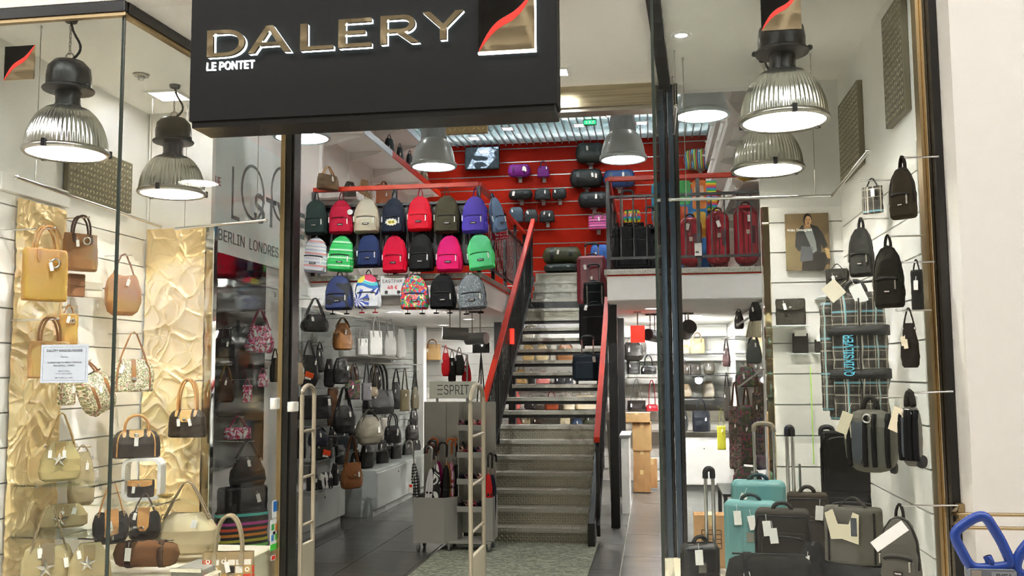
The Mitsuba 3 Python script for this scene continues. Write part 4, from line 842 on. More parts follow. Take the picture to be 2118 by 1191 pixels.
# card with the job offer, stuck on the pane
a, b = at(82, 792, Y=GL-.01), at(180, 790, Y=GL-.01); t = at(85, 713, Y=GL-.01); w, h = b[0]-a[0], t[2]-a[2]
k = thing('notice_card', 'white printed notice card stuck on the left window pane', 'notice'); F = T((a[0], GL-.004, a[2]))
add('card', bx(0, w, -.003, 0, 0, h, 0), M((214, 222, 232), .6)[2:], False, F, k)
add('border', join([bx(.012, w-.012, -.0036, -.003, z-.0006, z+.0006, 0) for z in (.012, h-.012)]+[bx(x-.0006, x+.0006, -.0036, -.003, .012, h-.012, 0) for x in (.012, w-.012)]), M((120, 124, 134), .6)[2:], False, F, k)
for s_, zz, hh, bd in (('DALERY MAROQUINERIE', .81, .0115, True), ('Recrute', .655, .008, False), ('CONSEILLERE DE VENTE POUR SON', .51, .0075, True), ('MAGASIN D\'... CARGO', .43, .0075, True), ('TEMPS PARTIEL', .29, .006, False), ('CDD DE 6 MOIS POSSIBLE', .225, .005, False), ('Deposer lettre + cv + photo', .12, .0055, False)):
    add('print_line', mv(text(s_, hh, .0006, bd, center=True), w/2, -.003, h*zz), M((70, 74, 84), .7)[2:], False, F, k)
LW = ('X', -3.36)
bag('mustard yellow leather tote with stiff arched handles in front of the satin panel', (44, 516, 138, 622), ('X', -3.22), 62, 'box', (172, 122, 40), (156, 104, 36), .42, 468, 'tube', tags=1, ringed=.72, group=None, rough=.5, amp=.006)
bag('brown leather tote with dark looped handles and a front pocket, right of the mustard tote', (128, 484, 202, 560), LW, 58, 'tote', (126, 88, 52), (74, 40, 26), .4, 446, 'tube', ringed=.8, amp=.01)
bag('tan suede hobo bag with a single brown strap, beside the window corner', (214, 562, 292, 652), ('X', -3.36), 50, 'hobo', (160, 106, 58), (112, 62, 34), .45, 524, 'strap', straps=1, tags=1, dip=.1)
bag('tan leather shoulder bag with a metal ring, below the brown tote', (121, 648, 160, 712), ('X', -3.42), 60, 'flat', (168, 114, 58), None, .25, 630, 'strap', straps=1, ringed=.75)
bag('tan tote with slim handles half covered by the white notice card', (57, 706, 142, 782), ('X', -3.26), 60, 'box', (160, 116, 66), (140, 96, 52), .4, 656, 'tube', tags=0)
bag('small tapestry pouch with brown piping just below the notice card', (118, 778, 156, 838), ('X', -3.34), 60, 'purse', 'tapestry', (120, 76, 40), .35, 760, 'strap', straps=1, piping=(126, 80, 44))
bag('tapestry barrel bag with brown bands hanging aslant below the notice card', (158, 770, 236, 856), ('X', -3.34), 66, 'duffel', 'tapestry', (124, 80, 44), .7, 735, 'strap', tilt=-24)
bag('tapestry saddle bag with crossed brown trims, right of the window corner', (230, 742, 316, 810), ('X', -3.32), 40, 'bowling', 'tapestry', (134, 84, 44), .4, 686, 'strap', piping=(134, 84, 44), flap=((138, 88, 46), .1, .3))
bag('dark brown bowling bag with tan handles standing on the white cube', (234, 888, 328, 946), ('Y', 5.45), 30, 'bowling', (40, 28, 20), (190, 132, 74), .5, 858, 'tube', flap=((196, 138, 78), .3, .72), piping=(190, 132, 74), amp=.004)
k = thing('display_cube', 'white open display cube with round corners under the bowling bag', 'display cube')
pc, Wc, Hc, Dc = measure((254, 946, 338, 1034), ('Y', 5.45), 20, .6); F = frame_at(pc, math.radians(0)+12)
def rrect(w, h, r): return sbox2(-w/2+r, r, w/2-r, h-r).buffer(r, 6)
mm = extr(rrect(Wc, Hc, .05).difference(affinity.translate(rrect(Wc-.04, Hc-.04, .035), 0, .02)), Dc*.75); add('frame', mv(mm, 0, Dc*.37, 0), 'slat_white', 20, F, k)
bag('dark brown purse with tan flap standing inside the white cube', (263, 992, 318, 1027), ('Y', 5.43), 12, 'flat', (40, 30, 24), (190, 132, 74), .3, None, flap=((196, 138, 80), .92, .62), cat='purse', name='purse')
bag('dark brown slouchy hobo with a long tan flap, left of the white cube', (190, 1052, 266, 1124), ('Y', 5.1), 38, 'hobo', (34, 26, 22), (186, 128, 72), .45, 994, 'strap', flap=((200, 140, 80), .36, .3), dip=.12)
bag('dark brown shoulder bag with a short tan flap below the white cube', (262, 1048, 332, 1118), ('Y', 5.35), 20, 'hobo', (36, 27, 23), (60, 44, 34), .4, 1020, 'strap', flap=((200, 140, 80), .34, .32), dip=.2)
bag('dark brown handbag with tan flap and arched handles against the second satin panel', (346, 846, 428, 904), ('Y', 5.85), 6, 'bowling', (44, 32, 22), (188, 132, 76), .4, 784, 'tube', hook=6.07, flap=((196, 138, 80), .3, .55), tags=2, amp=.008)
bag('beige fabric shoulder bag with a metal star, on the upper glass shelf', (80, 912, 166, 994), ('Y', 4.9), 46, 'slouch', (166, 148, 102), (150, 124, 76), .4, 854, 'strap', starry=.55, tags=2)
bag('greyish beige rounded shoulder bag behind the star bag on the shelf', (138, 934, 196, 1044), ('X', -3.34), 56, 'slouch', (150, 136, 106), (128, 112, 84), .4, 920, 'strap', straps=1)
bag('small beige clutch with a metal star lying under the glass shelf', (80, 1042, 178, 1090), ('Y', 5.0), 40, 'purse', (158, 140, 98), (140, 116, 76), .45, None, starry=.4, tags=2)
bag('big beige hobo with a metal star and grey strap at the bottom left', (44, 1118, 150, 1215), ('Y', 4.7), 42, 'hobo', (158, 142, 100), (110, 96, 70), .45, 1046, 'strap', starry=.45, dip=.14, tags=2)
bag('beige fabric handbag with a folded flap and star, right of the big star hobo', (140, 1122, 228, 1220), ('Y', 4.78), 36, 'slouch', (160, 144, 104), (140, 120, 80), .45, None, starry=.6, tags=1)
bag('large pale beige drawstring bag slumped on the plinth in front of the satin panel', (314, 1052, 456, 1144), ('Y', 5.5), 14, 'slouch', (176, 160, 128), (120, 104, 78), .5, 996, 'strap', dip=.1, amp=.02)
bag('brown suede rolled clutch lying on the plinth', (232, 1118, 372, 1172), ('Y', 5.1), 12, 'roll', (82, 56, 36), (60, 40, 28), .3, None, rough=.95, cat='clutch bag', name='clutch_bag', belt=0, tags=1, amp=.02)
bag('metallic tote with a patchwork of small squares at the foot of the side pane', (414, 1140, 528, 1250), ('Y', 5.3), 12, 'tote', 'patchwork', (150, 136, 110), .3, 1066, 'tube')
for px, py, w_, h_, lab in ((157, 614, 34, 48, 'small brown wallet standing on the upper acrylic shelf'), (191, 616, 40, 34, 'cream gift box standing on the upper acrylic shelf')):
    p = at(px, py, X=-3.40); s = ((p-CAM) @ FW)/FPX; w_, h_ = w_*s, h_*s
    k = thing('wallet' if 'wallet' in lab else 'gift_box', lab, 'wallet' if 'wallet' in lab else 'box'); F = frame_at(p, 60); c_ = (104, 70, 44) if 'wallet' in lab else (226, 214, 190)
    add('cover', rbox(w_, .03, h_, .008, 16, 8), M(c_, .5)[2:], True, F, k); add('edge_band', bx(-w_*.5, w_*.5, -.018, .018, h_*.48, h_*.5, .001), M(tuple(int(x*.8) for x in c_), .5)[2:], False, F, k)
def shelf(name, label, x0, x1, y0, y1, z, m='shelf_glass', t=.008, cat='shelf', rods=()):
    k = thing(name, label, cat); add('plate', bx(x0, x1, y0, y1, z-t, z, .001), m, False, None, k)
    for (x, y) in rods: add('bracket', bx(x-.006, x+.006, y-.006, y+.006, z-t-.03, z-t, .002), 'chrome', False, None, k)
    return k
z = at(170, 618, X=-3.4)[2]; shelf('acrylic_shelf', 'small clear acrylic shelf holding the wallet and gift box', SL+.003, -3.33, 5.1, 5.62, z, 'clear_plastic', .006, rods=((SL+.02, 5.2), (SL+.02, 5.5)))
z = at(300, 1036, Y=5.45)[2]; shelf('glass_shelf', 'glass shelf under the white cube and dark bags', -3.45, -2.95, 5.3, 5.62, z-.004, rods=((-3.4, 5.6), (-3.0, 5.6)))
z = at(120, 996, Y=4.9)[2]; shelf('glass_shelf', 'upper glass shelf carrying the beige star bag', -3.49, -3.0, 4.74, 5.06, z-.002, rods=((-3.44, 4.9), (-3.05, 4.9)))
z = at(120, 1092, Y=5.0)[2]; shelf('glass_shelf', 'lower glass shelf with a green edge above the big star hobo', -3.49, -2.92, 4.72, 5.12, z-.002, rods=((-3.44, 4.9), (-2.97, 4.9)))
k = thing('brass_dish', 'small shiny brass dish beside the white cube', 'dish'); p = at(342, 1030, Y=5.4); add('bowl', mv(lathe([(.004, .004), (.03, .004), (.05, .018), (.052, .02), (.03, .008), (.004, .008)], 24), *p), mat('brass', (190, 160, 70), .15, 1.), True, None, k); add('foot', mv(lathe([(.02, 0), (.014, .005)], 16, close=True), *p), 'brass', True, None, k)
# chrome edged box and stickers
k = thing('display_box', 'grey display box with a chrome edge on the plinth before the side pane', 'box'); p = at(400, 1200, Y=5.15)
add('box_body', bx(p[0]-.1, p[0]+.08, 5.08, 5.4, .62, p[2]+.07, .003), 'grey_metal', False, None, k); add('chrome_edge', bx(p[0]-.105, p[0]+.085, 5.07, 5.085, p[2]+.06, p[2]+.08, .002), 'chrome', False, None, k)
def on_side(px, py):                      # a point on the left side pane, on its outer face
    d = FW*FPX+RT*(px-1059)+UP*(595.5-py); a, b = np.array(LC), np.array(LP); u = b-a
    t = np.linalg.solve(np.array([[d[0], -u[0]], [d[1], -u[1]]]), a-CAM[:2]); return CAM+d*t[0]
ang = math.atan2(LP[1]-LC[1], LP[0]-LC[0])
def sticker(x0, y0, x1, y1, label, parts):
    a, b = on_side(x0, y1), on_side(x1, y1); t = on_side(x0, y0); w = np.linalg.norm((b-a)[:2]); h = t[2]-a[2]; k = thing('window_sticker', label, 'sticker'); F = T((*a[:2], a[2]), ang) @ T((0, -.004, 0))
    add('sheet', bx(0, w, -.002, 0, 0, h, 0), M((226, 230, 232), .5)[2:], False, F, k)
    for (u0, u1, v0, v1, c) in parts: add('print', bx(u0*w, u1*w, -.0028, -.002, v0*h, v1*h, 0), M(c, .5)[2:], False, F, k)
sticker(562, 1036, 573, 1072, 'small blue and white sticker low on the left door post side pane', [(.1, .9, .35, .95, (40, 110, 190))])
sticker(557, 1076, 574, 1140, 'white and green card notice below the blue sticker on the side pane', [(0, 1, 0, .2, (70, 190, 70)), (.1, .45, .65, .85, (60, 150, 80)), (.55, .9, .6, .85, (200, 120, 60)), (.1, .4, .3, .5, (70, 130, 190)), (.5, .9, .3, .5, (90, 180, 90)), (.3, .6, .5, .6, (30, 40, 60))])
sticker(559, 1150, 568, 1160, 'tiny red sticker at the bottom of the side pane', [(.1, .9, .1, .9, (210, 60, 50))])
# ================================================================ shop wall behind the left window: white panel with city names, dark mirror niche
WXL = XL+.004
k = thing('lettered_panel', 'white wall panel with grey lettering naming cities, behind the side pane', 'wall panel')
a, b = at(437, 500, X=WXL), at(583, 545, X=WXL); zt = 4.05; zb = (at(445, 522, X=WXL)[2]+at(545, 547, X=WXL)[2])/2
F = T((WXL, 0, 0), PI/2)                  # local x runs into the shop
add('panel', bx(7.2, 9.75, -.02, 0, zb, zt, .003), mat('blue_white', (224, 236, 233), .45), False, F, k)
def wtext(s_, px0, px1, py0, py1, parent, m, bold=False, name='lettering', W=F, X=WXL):
    a, b = at(px0, py0, X=X), at(px1, py1, X=X); tm = text(s_, 1., .004, bold); w0 = np.ptp(tm[0][:, 0]); 
    return tm, a, b, w0
def ptext(s_, px0, py0, px1, py1, hpx, bold=False, c=(96, 102, 102), X=WXL, parent=k, rot=0):
    a, b = at(px0, py0, X=X), at(px1, py1, X=X); hh = at(px0, py0-hpx, X=X)[2]-a[2]; tm = text(s_, hh, .003, bold); v = tm[0]; v[:, 0] -= v[:, 0].min(); v[:, 0] *= (b[1]-a[1])/v[:, 0].max()
    if rot: v = v @ RY(rot)[:3, :3].T
    add('lettering', (v+np.array([a[1], -.02, (a[2]+b[2])/2]), tm[1]), M(c, .6)[2:], False, F, parent)
ptext('BERLIN  LONDRES', 447, 500, 572, 530, 24)
def pane_pt(px, py): q = at(px, py, X=WXL); return q[1], q[2]
yl, zl = pane_pt(474, 452); yt, zt2 = pane_pt(468, 340); sw = .035
add('lettering', mv(extr(union_all([sbox2(yl, zl, yl+sw, zt2), sbox2(yl, zl, yl+.17, zl+sw)]), .003), 0, -.02, 0), M((96, 102, 102), .6)[2:], False, F, k)
for (xa, xb, ya, yb) in ((494, 543, 341, 456), (556, 604, 346, 462)):
    y0_, z0_ = pane_pt(xa, (ya+yb)/2); y1_, _ = pane_pt(xb, (ya+yb)/2); _, za = pane_pt((xa+xb)/2, yb); _, zb2 = pane_pt((xa+xb)/2, ya); e = Point(0, 0).buffer(1, 24); cx_, cz_ = (y0_+y1_)/2, (za+zb2)/2
    add('lettering', mv(extr(affinity.translate(affinity.scale(e, (y1_-y0_)/2, (zb2-za)/2).difference(affinity.scale(e, (y1_-y0_)/2-sw*1.1, (zb2-za)/2-sw*.8)), cx_, cz_), .003), 0, -.02, 0), M((96, 102, 102), .6)[2:], False, F, k)
ptext('STYLE', 521, 466, 626, 486, 58, True, (84, 92, 92))
ptext('EN VUE', 419, 372, 452, 384, 18, False, (150, 80, 76))
one('niche_mirror', bx(7.6, 9.05, -.012, 0, .9, zb, .002), mat('dark_mirror', (60, 62, 62), .06, 1.), 'tall dark mirror on the shop wall under the white lettered panel', 'mirror', W=F)
shelf('glass_shelf', 'glass shelf across the dark mirror behind the side pane', XL+.02, XL+.28, 7.6, 9.6, at(500, 588, X=-3.75)[2], rods=((XL+.05, 7.9), (XL+.05, 9.2)))
shelf('glass_shelf', 'second glass shelf with small bags in front of the dark mirror', XL+.02, XL+.28, 7.4, 9.6, at(480, 742, X=-3.75)[2], rods=((XL+.05, 7.9), (XL+.05, 9.2)))
NW = ('X', -3.70)
bag('pink floral shoulder bag hanging from a rod behind the side pane', (503, 674, 570, 730), NW, 55, 'slouch', 'pink_floral', (160, 70, 100), .4, 640, 'strap')
bag('black handbag on the glass shelf behind the mirrored column', (444, 700, 488, 740), NW, 50, 'bowling', (20, 20, 20), None, .45, 676, 'tube')
bag('small pink floral pouch above the red reflected handrail', (530, 772, 555, 800), NW, 55, 'purse', 'pink_floral', (150, 60, 90), .4, 760, 'strap')
bag('pink floral purse hanging lower in the dark niche', (500, 796, 522, 832), NW, 55, 'flat', 'pink_floral', (150, 60, 90), .3, 782, 'strap')
bag('brown glossy bag with gold clasps hanging in the niche', (446, 780, 486, 832), NW, 55, 'slouch', (70, 44, 26), (120, 90, 40), .4, 752, 'strap')
bag('black shoulder bag hanging beside the left door post', (556, 740, 580, 790), ('X', -3.75), 55, 'slouch', (24, 24, 26), None, .4, 720, 'strap')
bag('pink floral tote low in the dark niche, behind the dark brown handbag', (460, 884, 522, 908), NW, 50, 'tote', 'pink_floral', (150, 60, 90), .4, 860, 'strap')
bag('grey glossy slouch bag standing on the floor display behind the side pane', (470, 944, 552, 1007), ('X', -3.5), 45, 'slouch', (52, 52, 50), None, .5, 910, 'strap')
bag('dark grey studded bag on the display behind the pale drawstring bag', (446, 1006, 556, 1056), ('X', -3.5), 45, 'box', (36, 36, 38), None, .5, None)
bag('black travel bag with rainbow coloured bands behind the side pane', (440, 1055, 556, 1146), ('X', -3.5), 42, 'box', 'dark_rainbow', (30, 30, 32), .5, None, tags=0, cat='travel bag', name='travel_bag')
one('low_display', bx(XL+.02, -3.3, 7.2, 8.4, 0, at(500, 1146, X=-3.5)[2]-.003, .004), 'black_metal', 'low black display base along the shop wall behind the left window', 'display base')
# ================================================================ backpacks on the left gallery railing
BP = ('Y', 10.235)
for lab, box, c, kw in (
 ('black green backpack, first from the left in the top row on the railing', (626, 414, 679, 486), (30, 42, 40), {}),
 ('dark red backpack with a round white badge in the top row', (680, 414, 730, 484), (142, 22, 42), dict(extra='badge')),
 ('taupe grey backpack between the dark red and the navy one in the top row', (731, 410, 786, 483), (138, 124, 108), {}),
 ('black navy backpack with a yellow price star in the top row', (789, 410, 840, 484), (16, 22, 34), dict(extra='price')),
 ('bright red backpack in the top row under the aluminium pendant', (842, 406, 895, 478), (222, 22, 36), {}),
 ('dark olive backpack between the bright red and the purple one', (898, 405, 951, 483), (52, 48, 34), {}),
 ('purple blue backpack at the right end of the top row', (955, 406, 1011, 482), (70, 58, 160), {}),
 ('pale grey backpack with thin red stripes, first from the left in the middle row', (626, 492, 684, 564), 'pale_stripe', dict(tilt=6)),
 ('green backpack with white stripes in the middle row', (681, 488, 736, 562), 'green_stripe', dict(tilt=4)),
 ('navy blue backpack in the middle row between the green striped and a red one', (738, 484, 789, 552), (24, 36, 72), {}),
 ('red backpack in the middle row under the price star backpack', (790, 487, 844, 564), (196, 14, 40), {}),
 ('black backpack in the middle row between the red and the crimson one', (845, 484, 899, 561), (14, 14, 15), {}),
 ('crimson pink backpack in the middle row', (902, 487, 958, 562), (222, 24, 84), {}),
 ('light green backpack hanging tilted at the right end of the middle row', (961, 484, 1018, 558), (84, 206, 120), dict(tilt=-7)),
 ('black backpack with dark blue camouflage, first from the left in the bottom row', (671, 570, 731, 641), 'night_camo', dict(feet=True)),
 ('white and blue backpack with palm tree print and red top in the bottom row', (733, 567, 789, 638), 'palm_print', dict(feet=(200, 30, 60))),
 ('backpack with a multicoloured flower print in the bottom row', (829, 569, 887, 640), 'floral', dict(feet=True)),
 ('plain black backpack in the bottom row beside the grey speckled one', (889, 567, 943, 639), (15, 15, 16), dict(feet=True)),
 ('grey speckled backpack at the right end of the bottom row', (944, 567, 1003, 640), 'grey_speckle', dict(feet=True, tilt=-4))):
    backpack(lab, (box[0]-2, box[1], box[2]+2, box[3]), BP, RNG.uniform(-6, 10), c, up=.10 if box[1] < 420 else .05, **kw)
backpack('slate blue backpack hung sideways on the railing corner, behind the purple one', (1002, 408, 1040, 480), ('Y', 10.42), 55, (98, 118, 146), tilt=-14)
backpack('red backpack with white dots mostly hidden behind the slate blue one', (1010, 452, 1048, 496), ('Y', 10.75), 60, 'red_check', tilt=-10)
# price board
k = thing('price_board', 'grey framed white price board hanging among the backpacks', 'price sign')
a, b, t = at(785, 612, Y=10.24), at(838, 610, Y=10.24), at(785, 569, Y=10.24); w, h = b[0]-a[0], t[2]-a[2]; F = T((a[0], 10.26, a[2]))
add('frame', bx(0, w, -.012, .01, 0, h, .003), 'grey_metal', False, F, k); add('sheet', bx(.012, w-.012, -.016, -.011, .012, h-.012, 0), M((212, 216, 208), .6)[2:], False, F, k)
tm = text('EASTPAK', h*.17, .002, center=True); add('print_name', mv((tm[0]*[w*.78/np.ptp(tm[0][:, 0]), 1, 1], tm[1]), w/2, -.016, h*.62), M((60, 60, 60), .6)[2:], False, F, k)
add('print_price', mv(text('48 €', h*.17, .002, True, center=True), w/2, -.016, h*.32), M((170, 30, 34), .6)[2:], False, F, k)
for q in (.26, .74): add('print_picture', mv(ball(.022, 8, (1, .1, 1)), w*q, -.017, h*.17), M((40, 40, 42), .6)[2:], True, F, k)
for q in (.3, .7): add('hanger', rod((w*q, 0, h), (w*q, .0, h+.07), .004), 'black_metal', True, F, k)
# --- shelves on the left wall of the gallery
def wall_shelf(name, label, x0, x1, y0, y1, z, lips, brk):
    k = thing(name, label, 'shelf'); add('board', bx(x0, x1, y0, y1, z-.025, z, .003), 'white_paint', False, None, k)
    for (ya, yb, c) in lips: add('front_lip', bx(x1-.006, x1+.006, ya, yb, z-.03, z+.06, .002), c, False, None, k)
    for y in brk: add('bracket', (np.array([[x, yy, zz] for yy in (y-.012, y+.012) for x, zz in ((x0, z-.025), (x1-.06, z-.025), (x1-.06, z-.045), (x0, z-.16))]), np.array([[0, 1, 2], [0, 2, 3], [4, 6, 5], [4, 7, 6], [0, 4, 5], [0, 5, 1], [1, 5, 6], [1, 6, 2], [2, 6, 7], [2, 7, 3], [3, 7, 4], [3, 4, 0]])), 'white_paint', False, None, k)
    return k
wall_shelf('wall_shelf', 'deep white wall shelf on brackets high on the left gallery wall, with small camera bags', XL, -3.4, 10.75, 14.9, 4.68, ((10.75, 12., M((188, 206, 220), .4)[2:]), (12., 14.9, 'red_paint')), (10.8, 11.67, 12.72, 13.7, 14.7))
wall_shelf('wall_shelf', 'topmost white wall shelf of the left gallery wall, just below the ceiling', XL, -3.4, 11.6, 15.2, 5.25, ((11.6, 15.2, M((188, 206, 220), .4)[2:]),), (11.7, 12.7, 13.7, 14.7))
wall_shelf('wall_shelf', 'lower white wall shelf of the left gallery with brown bags behind the railing', XL, -3.42, 10.55, 14.9, 3.84, ((10.55, 14.9, 'white_paint'),), (10.6, 11.6, 12.6, 13.6, 14.6))
for y in np.arange(10.6, 15, 1.03): struct('trim_shelf_upright', bx(XL, XL+.035, y-.02, y+.02, HD, HC, 0), 'white_paint')
bag('brown shopping bag with striped strap behind the railing at the far left', (652, 362, 704, 398), ('X', -3.62), 60, 'tote', (78, 62, 44), (150, 110, 70), .5, 344, 'strap', zb=3.841, hook=False)
bag('dark brown bag lying on the gallery shelf right of the striped strap bag', (706, 376, 742, 399), ('X', -3.62), 60, 'slouch', (44, 34, 26), None, .5, zb=3.841)
bag('brown and cream patterned bag on the gallery shelf', (736, 372, 772, 399), ('X', -3.62), 60, 'slouch', (120, 92, 62), (60, 40, 30), .5, zb=3.841)
bag('red and tan shopping bag at the right end of the gallery shelf', (774, 384, 814, 408), ('X', -3.6), 60, 'tote', (160, 96, 66), (170, 120, 70), .5, 374, 'strap', zb=3.841)
for i, (b_, c_, l_) in enumerate((((792, 286, 818, 310), (34, 34, 36), 'black camera bag standing first on the high gallery shelf'), ((818, 304, 836, 326), (40, 40, 42), 'small black camera bag with strap, second on the high gallery shelf'), ((838, 318, 856, 342), (30, 30, 32), 'small black pouch, third on the high gallery shelf'), ((866, 352, 888, 372), (96, 80, 60), 'brown pouch on the high gallery shelf behind the pendant'))):
    bag(l_, b_, ('X', -3.6), 60, 'bowling', c_, None, .6, b_[1]-8, 'strap', straps=1, hook=False, zb=4.681, cat='camera bag' if i < 3 else 'pouch', name='camera_bag' if i < 3 else 'pouch')
# --- things on the red wall
RWP = ('Y', 15.44)
k = thing('television', 'flat black television on a bracket high on the red wall', 'television')
a, b, t = at(962, 352, Y=15.40), at(1033, 350, Y=15.40), at(962, 305, Y=15.40); w, h = b[0]-a[0], t[2]-a[2]; F = T((a[0], 15.42, a[2]))
add('casing', bx(0, w, -.03, .03, 0, h, .008), 'gloss_black', False, F, k); add('wall_bracket', bx(w*.4, w*.6, .02, .15, h*.4, h*.6, .003), 'black_metal', False, F, k); add('ceiling_arm', bx(w*.49, w*.53, .0, .03, h, h+.35, .002), 'black_metal', False, F, k)
def f_tv(p, n, uv):
    u, v = uv.x, uv.y; g = SM(.0, .05, dr.minimum(u-.35*v-.02, .95-u+.3*v-.3*(1-v)))*SM(.45, .55, N(u*5+v*3, v*6)+.25*(v-.3)); s_ = N(u*34, v*30) 
    return MX(mi.Color3f(.03, .04, .05), mi.Color3f(.75, .95, 1.2), g*(.45+.55*SM(.35, .7, s_)))
sm, suv = planar_uv(plane_xz(.012, w-.012, .02, h-.014, -.0305)); suv = (suv-suv.min(0))/np.ptp(suv, 0)
add('screen', sm, 'gloss_black', False, F, k, emit={'type': 'proc', **{x: y for x, y in mikit.proc(f_tv).items() if x != 'type'}}, uv=suv)
for (lab, box, c, kd, kw) in (
 ('purple holdall on the red wall right of the television', (1050, 340, 1098, 366), (104, 30, 112), 'duffel', dict(tags=2)),
 ('small purple handbag on the red wall beside the purple holdall', (1111, 343, 1137, 366), (92, 24, 100), 'bowling', dict(hang=334)),
 ('black rolled bag on the red wall below the purple holdall', (1050, 393, 1104, 413), (26, 26, 25), 'roll', dict(tags=2)),
 ('black camera case between two black rolls on the red wall', (1105, 390, 1140, 413), (24, 25, 25), 'bowling', {}),
 ('black cylinder bag at the right of the black camera case', (1141, 390, 1173, 412), (30, 31, 31), 'roll', {}),
 ('blue grey round bag in the lower row on the red wall', (1051, 428, 1084, 459), (54, 66, 78), 'bowling', {}),
 ('dark grey round bag in the lower row of the red wall, middle', (1084, 433, 1113, 459), (48, 50, 50), 'bowling', dict(tags=2)),
 ('black round bag in the lower row of the red wall, right', (1115, 435, 1148, 459), (30, 30, 31), 'bowling', dict(tags=2)),
 ('large black olive holdall at the top right of the red wall', (1190, 296, 1252, 338), (34, 36, 30), 'duffel', {}),
 ('wide black holdall below the olive holdall on the red wall', (1178, 350, 1248, 388), (26, 27, 26), 'duffel', dict(tags=2)),
 ('blue and black holdall behind the right aluminium pendant', (1247, 352, 1315, 388), (34, 54, 92), 'duffel', {}),
 ('black round holdall, lowest in its column on the red wall', (1195, 397, 1262, 430), (28, 29, 28), 'duffel', {}),
 ('pink and purple striped holdall low on the red wall', (1217, 446, 1258, 474), 'pink_stripe', 'box', dict(hang=440)),
 ('holdall with rainbow stripes high on the red wall behind the right window', (1413, 308, 1486, 350), 'rainbow_stripe', 'duffel', {})):
    p, W, H, D = measure(box, RWP, 0, .42); k = thing('acrylic_bracket', 'clear acrylic bracket on the red wall under the '+' '.join(lab.split()[:7]), 'bracket', 'brackets on the red wall'); add('plate', bx(p[0]-W*.12, p[0]+W*.12, p[1]-D*.1, YB-.026, p[2]-.004, p[2]+.001, .001), 'grey_metal', False, None, k); add('back_tab', bx(p[0]-.03, p[0]+.03, YB-.032, YB-.026, p[2]-.07, p[2], .001), 'acrylic', False, None, k)
    h_ = kw.pop('hang', None); bag(lab, box, RWP, RNG.uniform(-6, 6), kd, c, None, .42, h_, cat='travel bag', name='travel_bag', **kw)
bag('blue holdall standing behind the maroon suitcase at the top of the stairs', (1220, 506, 1262, 566), ('Y', 15.3), 0, 'duffel', (50, 90, 160), None, .5, cat='travel bag', name='travel_bag')
bag('big olive holdall with black straps at the top of the stairs', (1121, 511, 1204, 547), ('Y', 15.22), 0, 'duffel', (74, 72, 46), (24, 24, 22), .4, cat='travel bag', name='travel_bag', tags=1)
bag('dark green holdall lying under the big olive one', (1122, 546, 1200, 566), ('Y', 15.22), 0, 'roll', (44, 48, 42), (24, 24, 22), .9, cat='travel bag', name='travel_bag', tags=0)
p = at(1220, 251, Z=HC-.03); k = thing('exit_sign', 'green emergency exit sign under the grid ceiling', 'exit sign'); add('case', bx(p[0]-.1, p[0]+.1, p[1]-.02, p[1]+.02, HC-.09, HC+.0, .003), M((20, 90, 50), .5)[2:], False, None, k)
add('lit_face', bx(p[0]-.09, p[0]+.09, p[1]-.024, p[1]-.02, HC-.08, HC-.02, 0), M((30, 180, 90), .5)[2:], False, None, k, emit=(.05, 1.0, .35)); add('pictogram', join([bx(p[0]+q-.012, p[0]+q+.012, p[1]-.027, p[1]-.024, HC-.07, HC-.03, 0) for q in (-.05, .0, .05)]), 'white_card', False, None, k)
# --- right gallery
suitcase('maroon hard shell suitcase, largest of three behind the right railing', (1517, 424, 1572, 546), ('Y', 10.75), 6, (104, 16, 26), .95, rr=.47, ribs=0, seam=False, vseam=True, zb=HD, group=None, rough=.2)
suitcase('maroon hard shell suitcase, middle sized of the three behind the right railing', (1460, 436, 1512, 546), ('Y', 10.75), 4, (108, 18, 28), .95, rr=.47, ribs=0, seam=False, vseam=True, zb=HD, rough=.2)
suitcase('maroon hard shell suitcase, smallest of the three behind the right railing', (1404, 449, 1454, 547), ('Y', 10.75), 2, (108, 18, 28), .95, rr=.47, ribs=0, seam=False, vseam=True, zb=HD, rough=.2)
suitcase('maroon hard shell suitcase half hidden behind the right door post', (1358, 455, 1398, 548), ('Y', 10.75), 2, (100, 16, 26), .95, rr=.47, ribs=0, seam=False, vseam=True, zb=HD, rough=.2)
suitcase('black soft suitcase with raised chrome handle at the corner of the right gallery', (1270, 470, 1347, 549), ('Y', 10.8), 4, (20, 20, 21), .4, False, 390, zb=HD, rough=.8, tags=0, hw=.3, hx=-.1)
suitcase('small black cabin suitcase behind the black suitcase on the right gallery', (1330, 470, 1362, 546), ('Y', 11.0), 0, (26, 26, 28), .5, False, 426, zb=HD, rough=.8, tags=0)
bag('striped cream and pink round bag behind the black suitcase handles', (1289, 434, 1326, 464), ('Y', 11.3), 0, 'duffel', 'rainbow_bands', (30, 28, 28), .5, cat='travel bag', name='travel_bag')
one('display_pedestal', bx(at(1285, 460, Y=11.3)[0], at(1332, 460, Y=11.3)[0], 11.16, 11.44, HD, at(1300, 464, Y=11.3)[2]-.002, .004), 'black_metal', 'black pedestal under the striped round bag on the right gallery', 'pedestal')
suitcase('turquoise suitcase standing high behind the right railing and door post', (1349, 378, 1410, 470), ('Y', 12.2), 0, (64, 156, 200), .4, True, rough=.3)
one('display_pedestal', bx(at(1345, 470, Y=12.2)[0], at(1415, 470, Y=12.2)[0], 12.0, 12.4, HD, at(1380, 470, Y=12.2)[2]-.002, .004), 'black_metal', 'black pedestal carrying the turquoise suitcase', 'pedestal')
k = thing('advertising_poster', 'blue and orange printed poster standing behind the maroon suitcases', 'poster'); a, b, t = at(1398, 545, Y=11.4), at(1466, 545, Y=11.4), at(1398, 395, Y=11.4); a[2] = HD; w, h = b[0]-a[0], t[2]-a[2]; F = T((a[0], 11.4, a[2]))
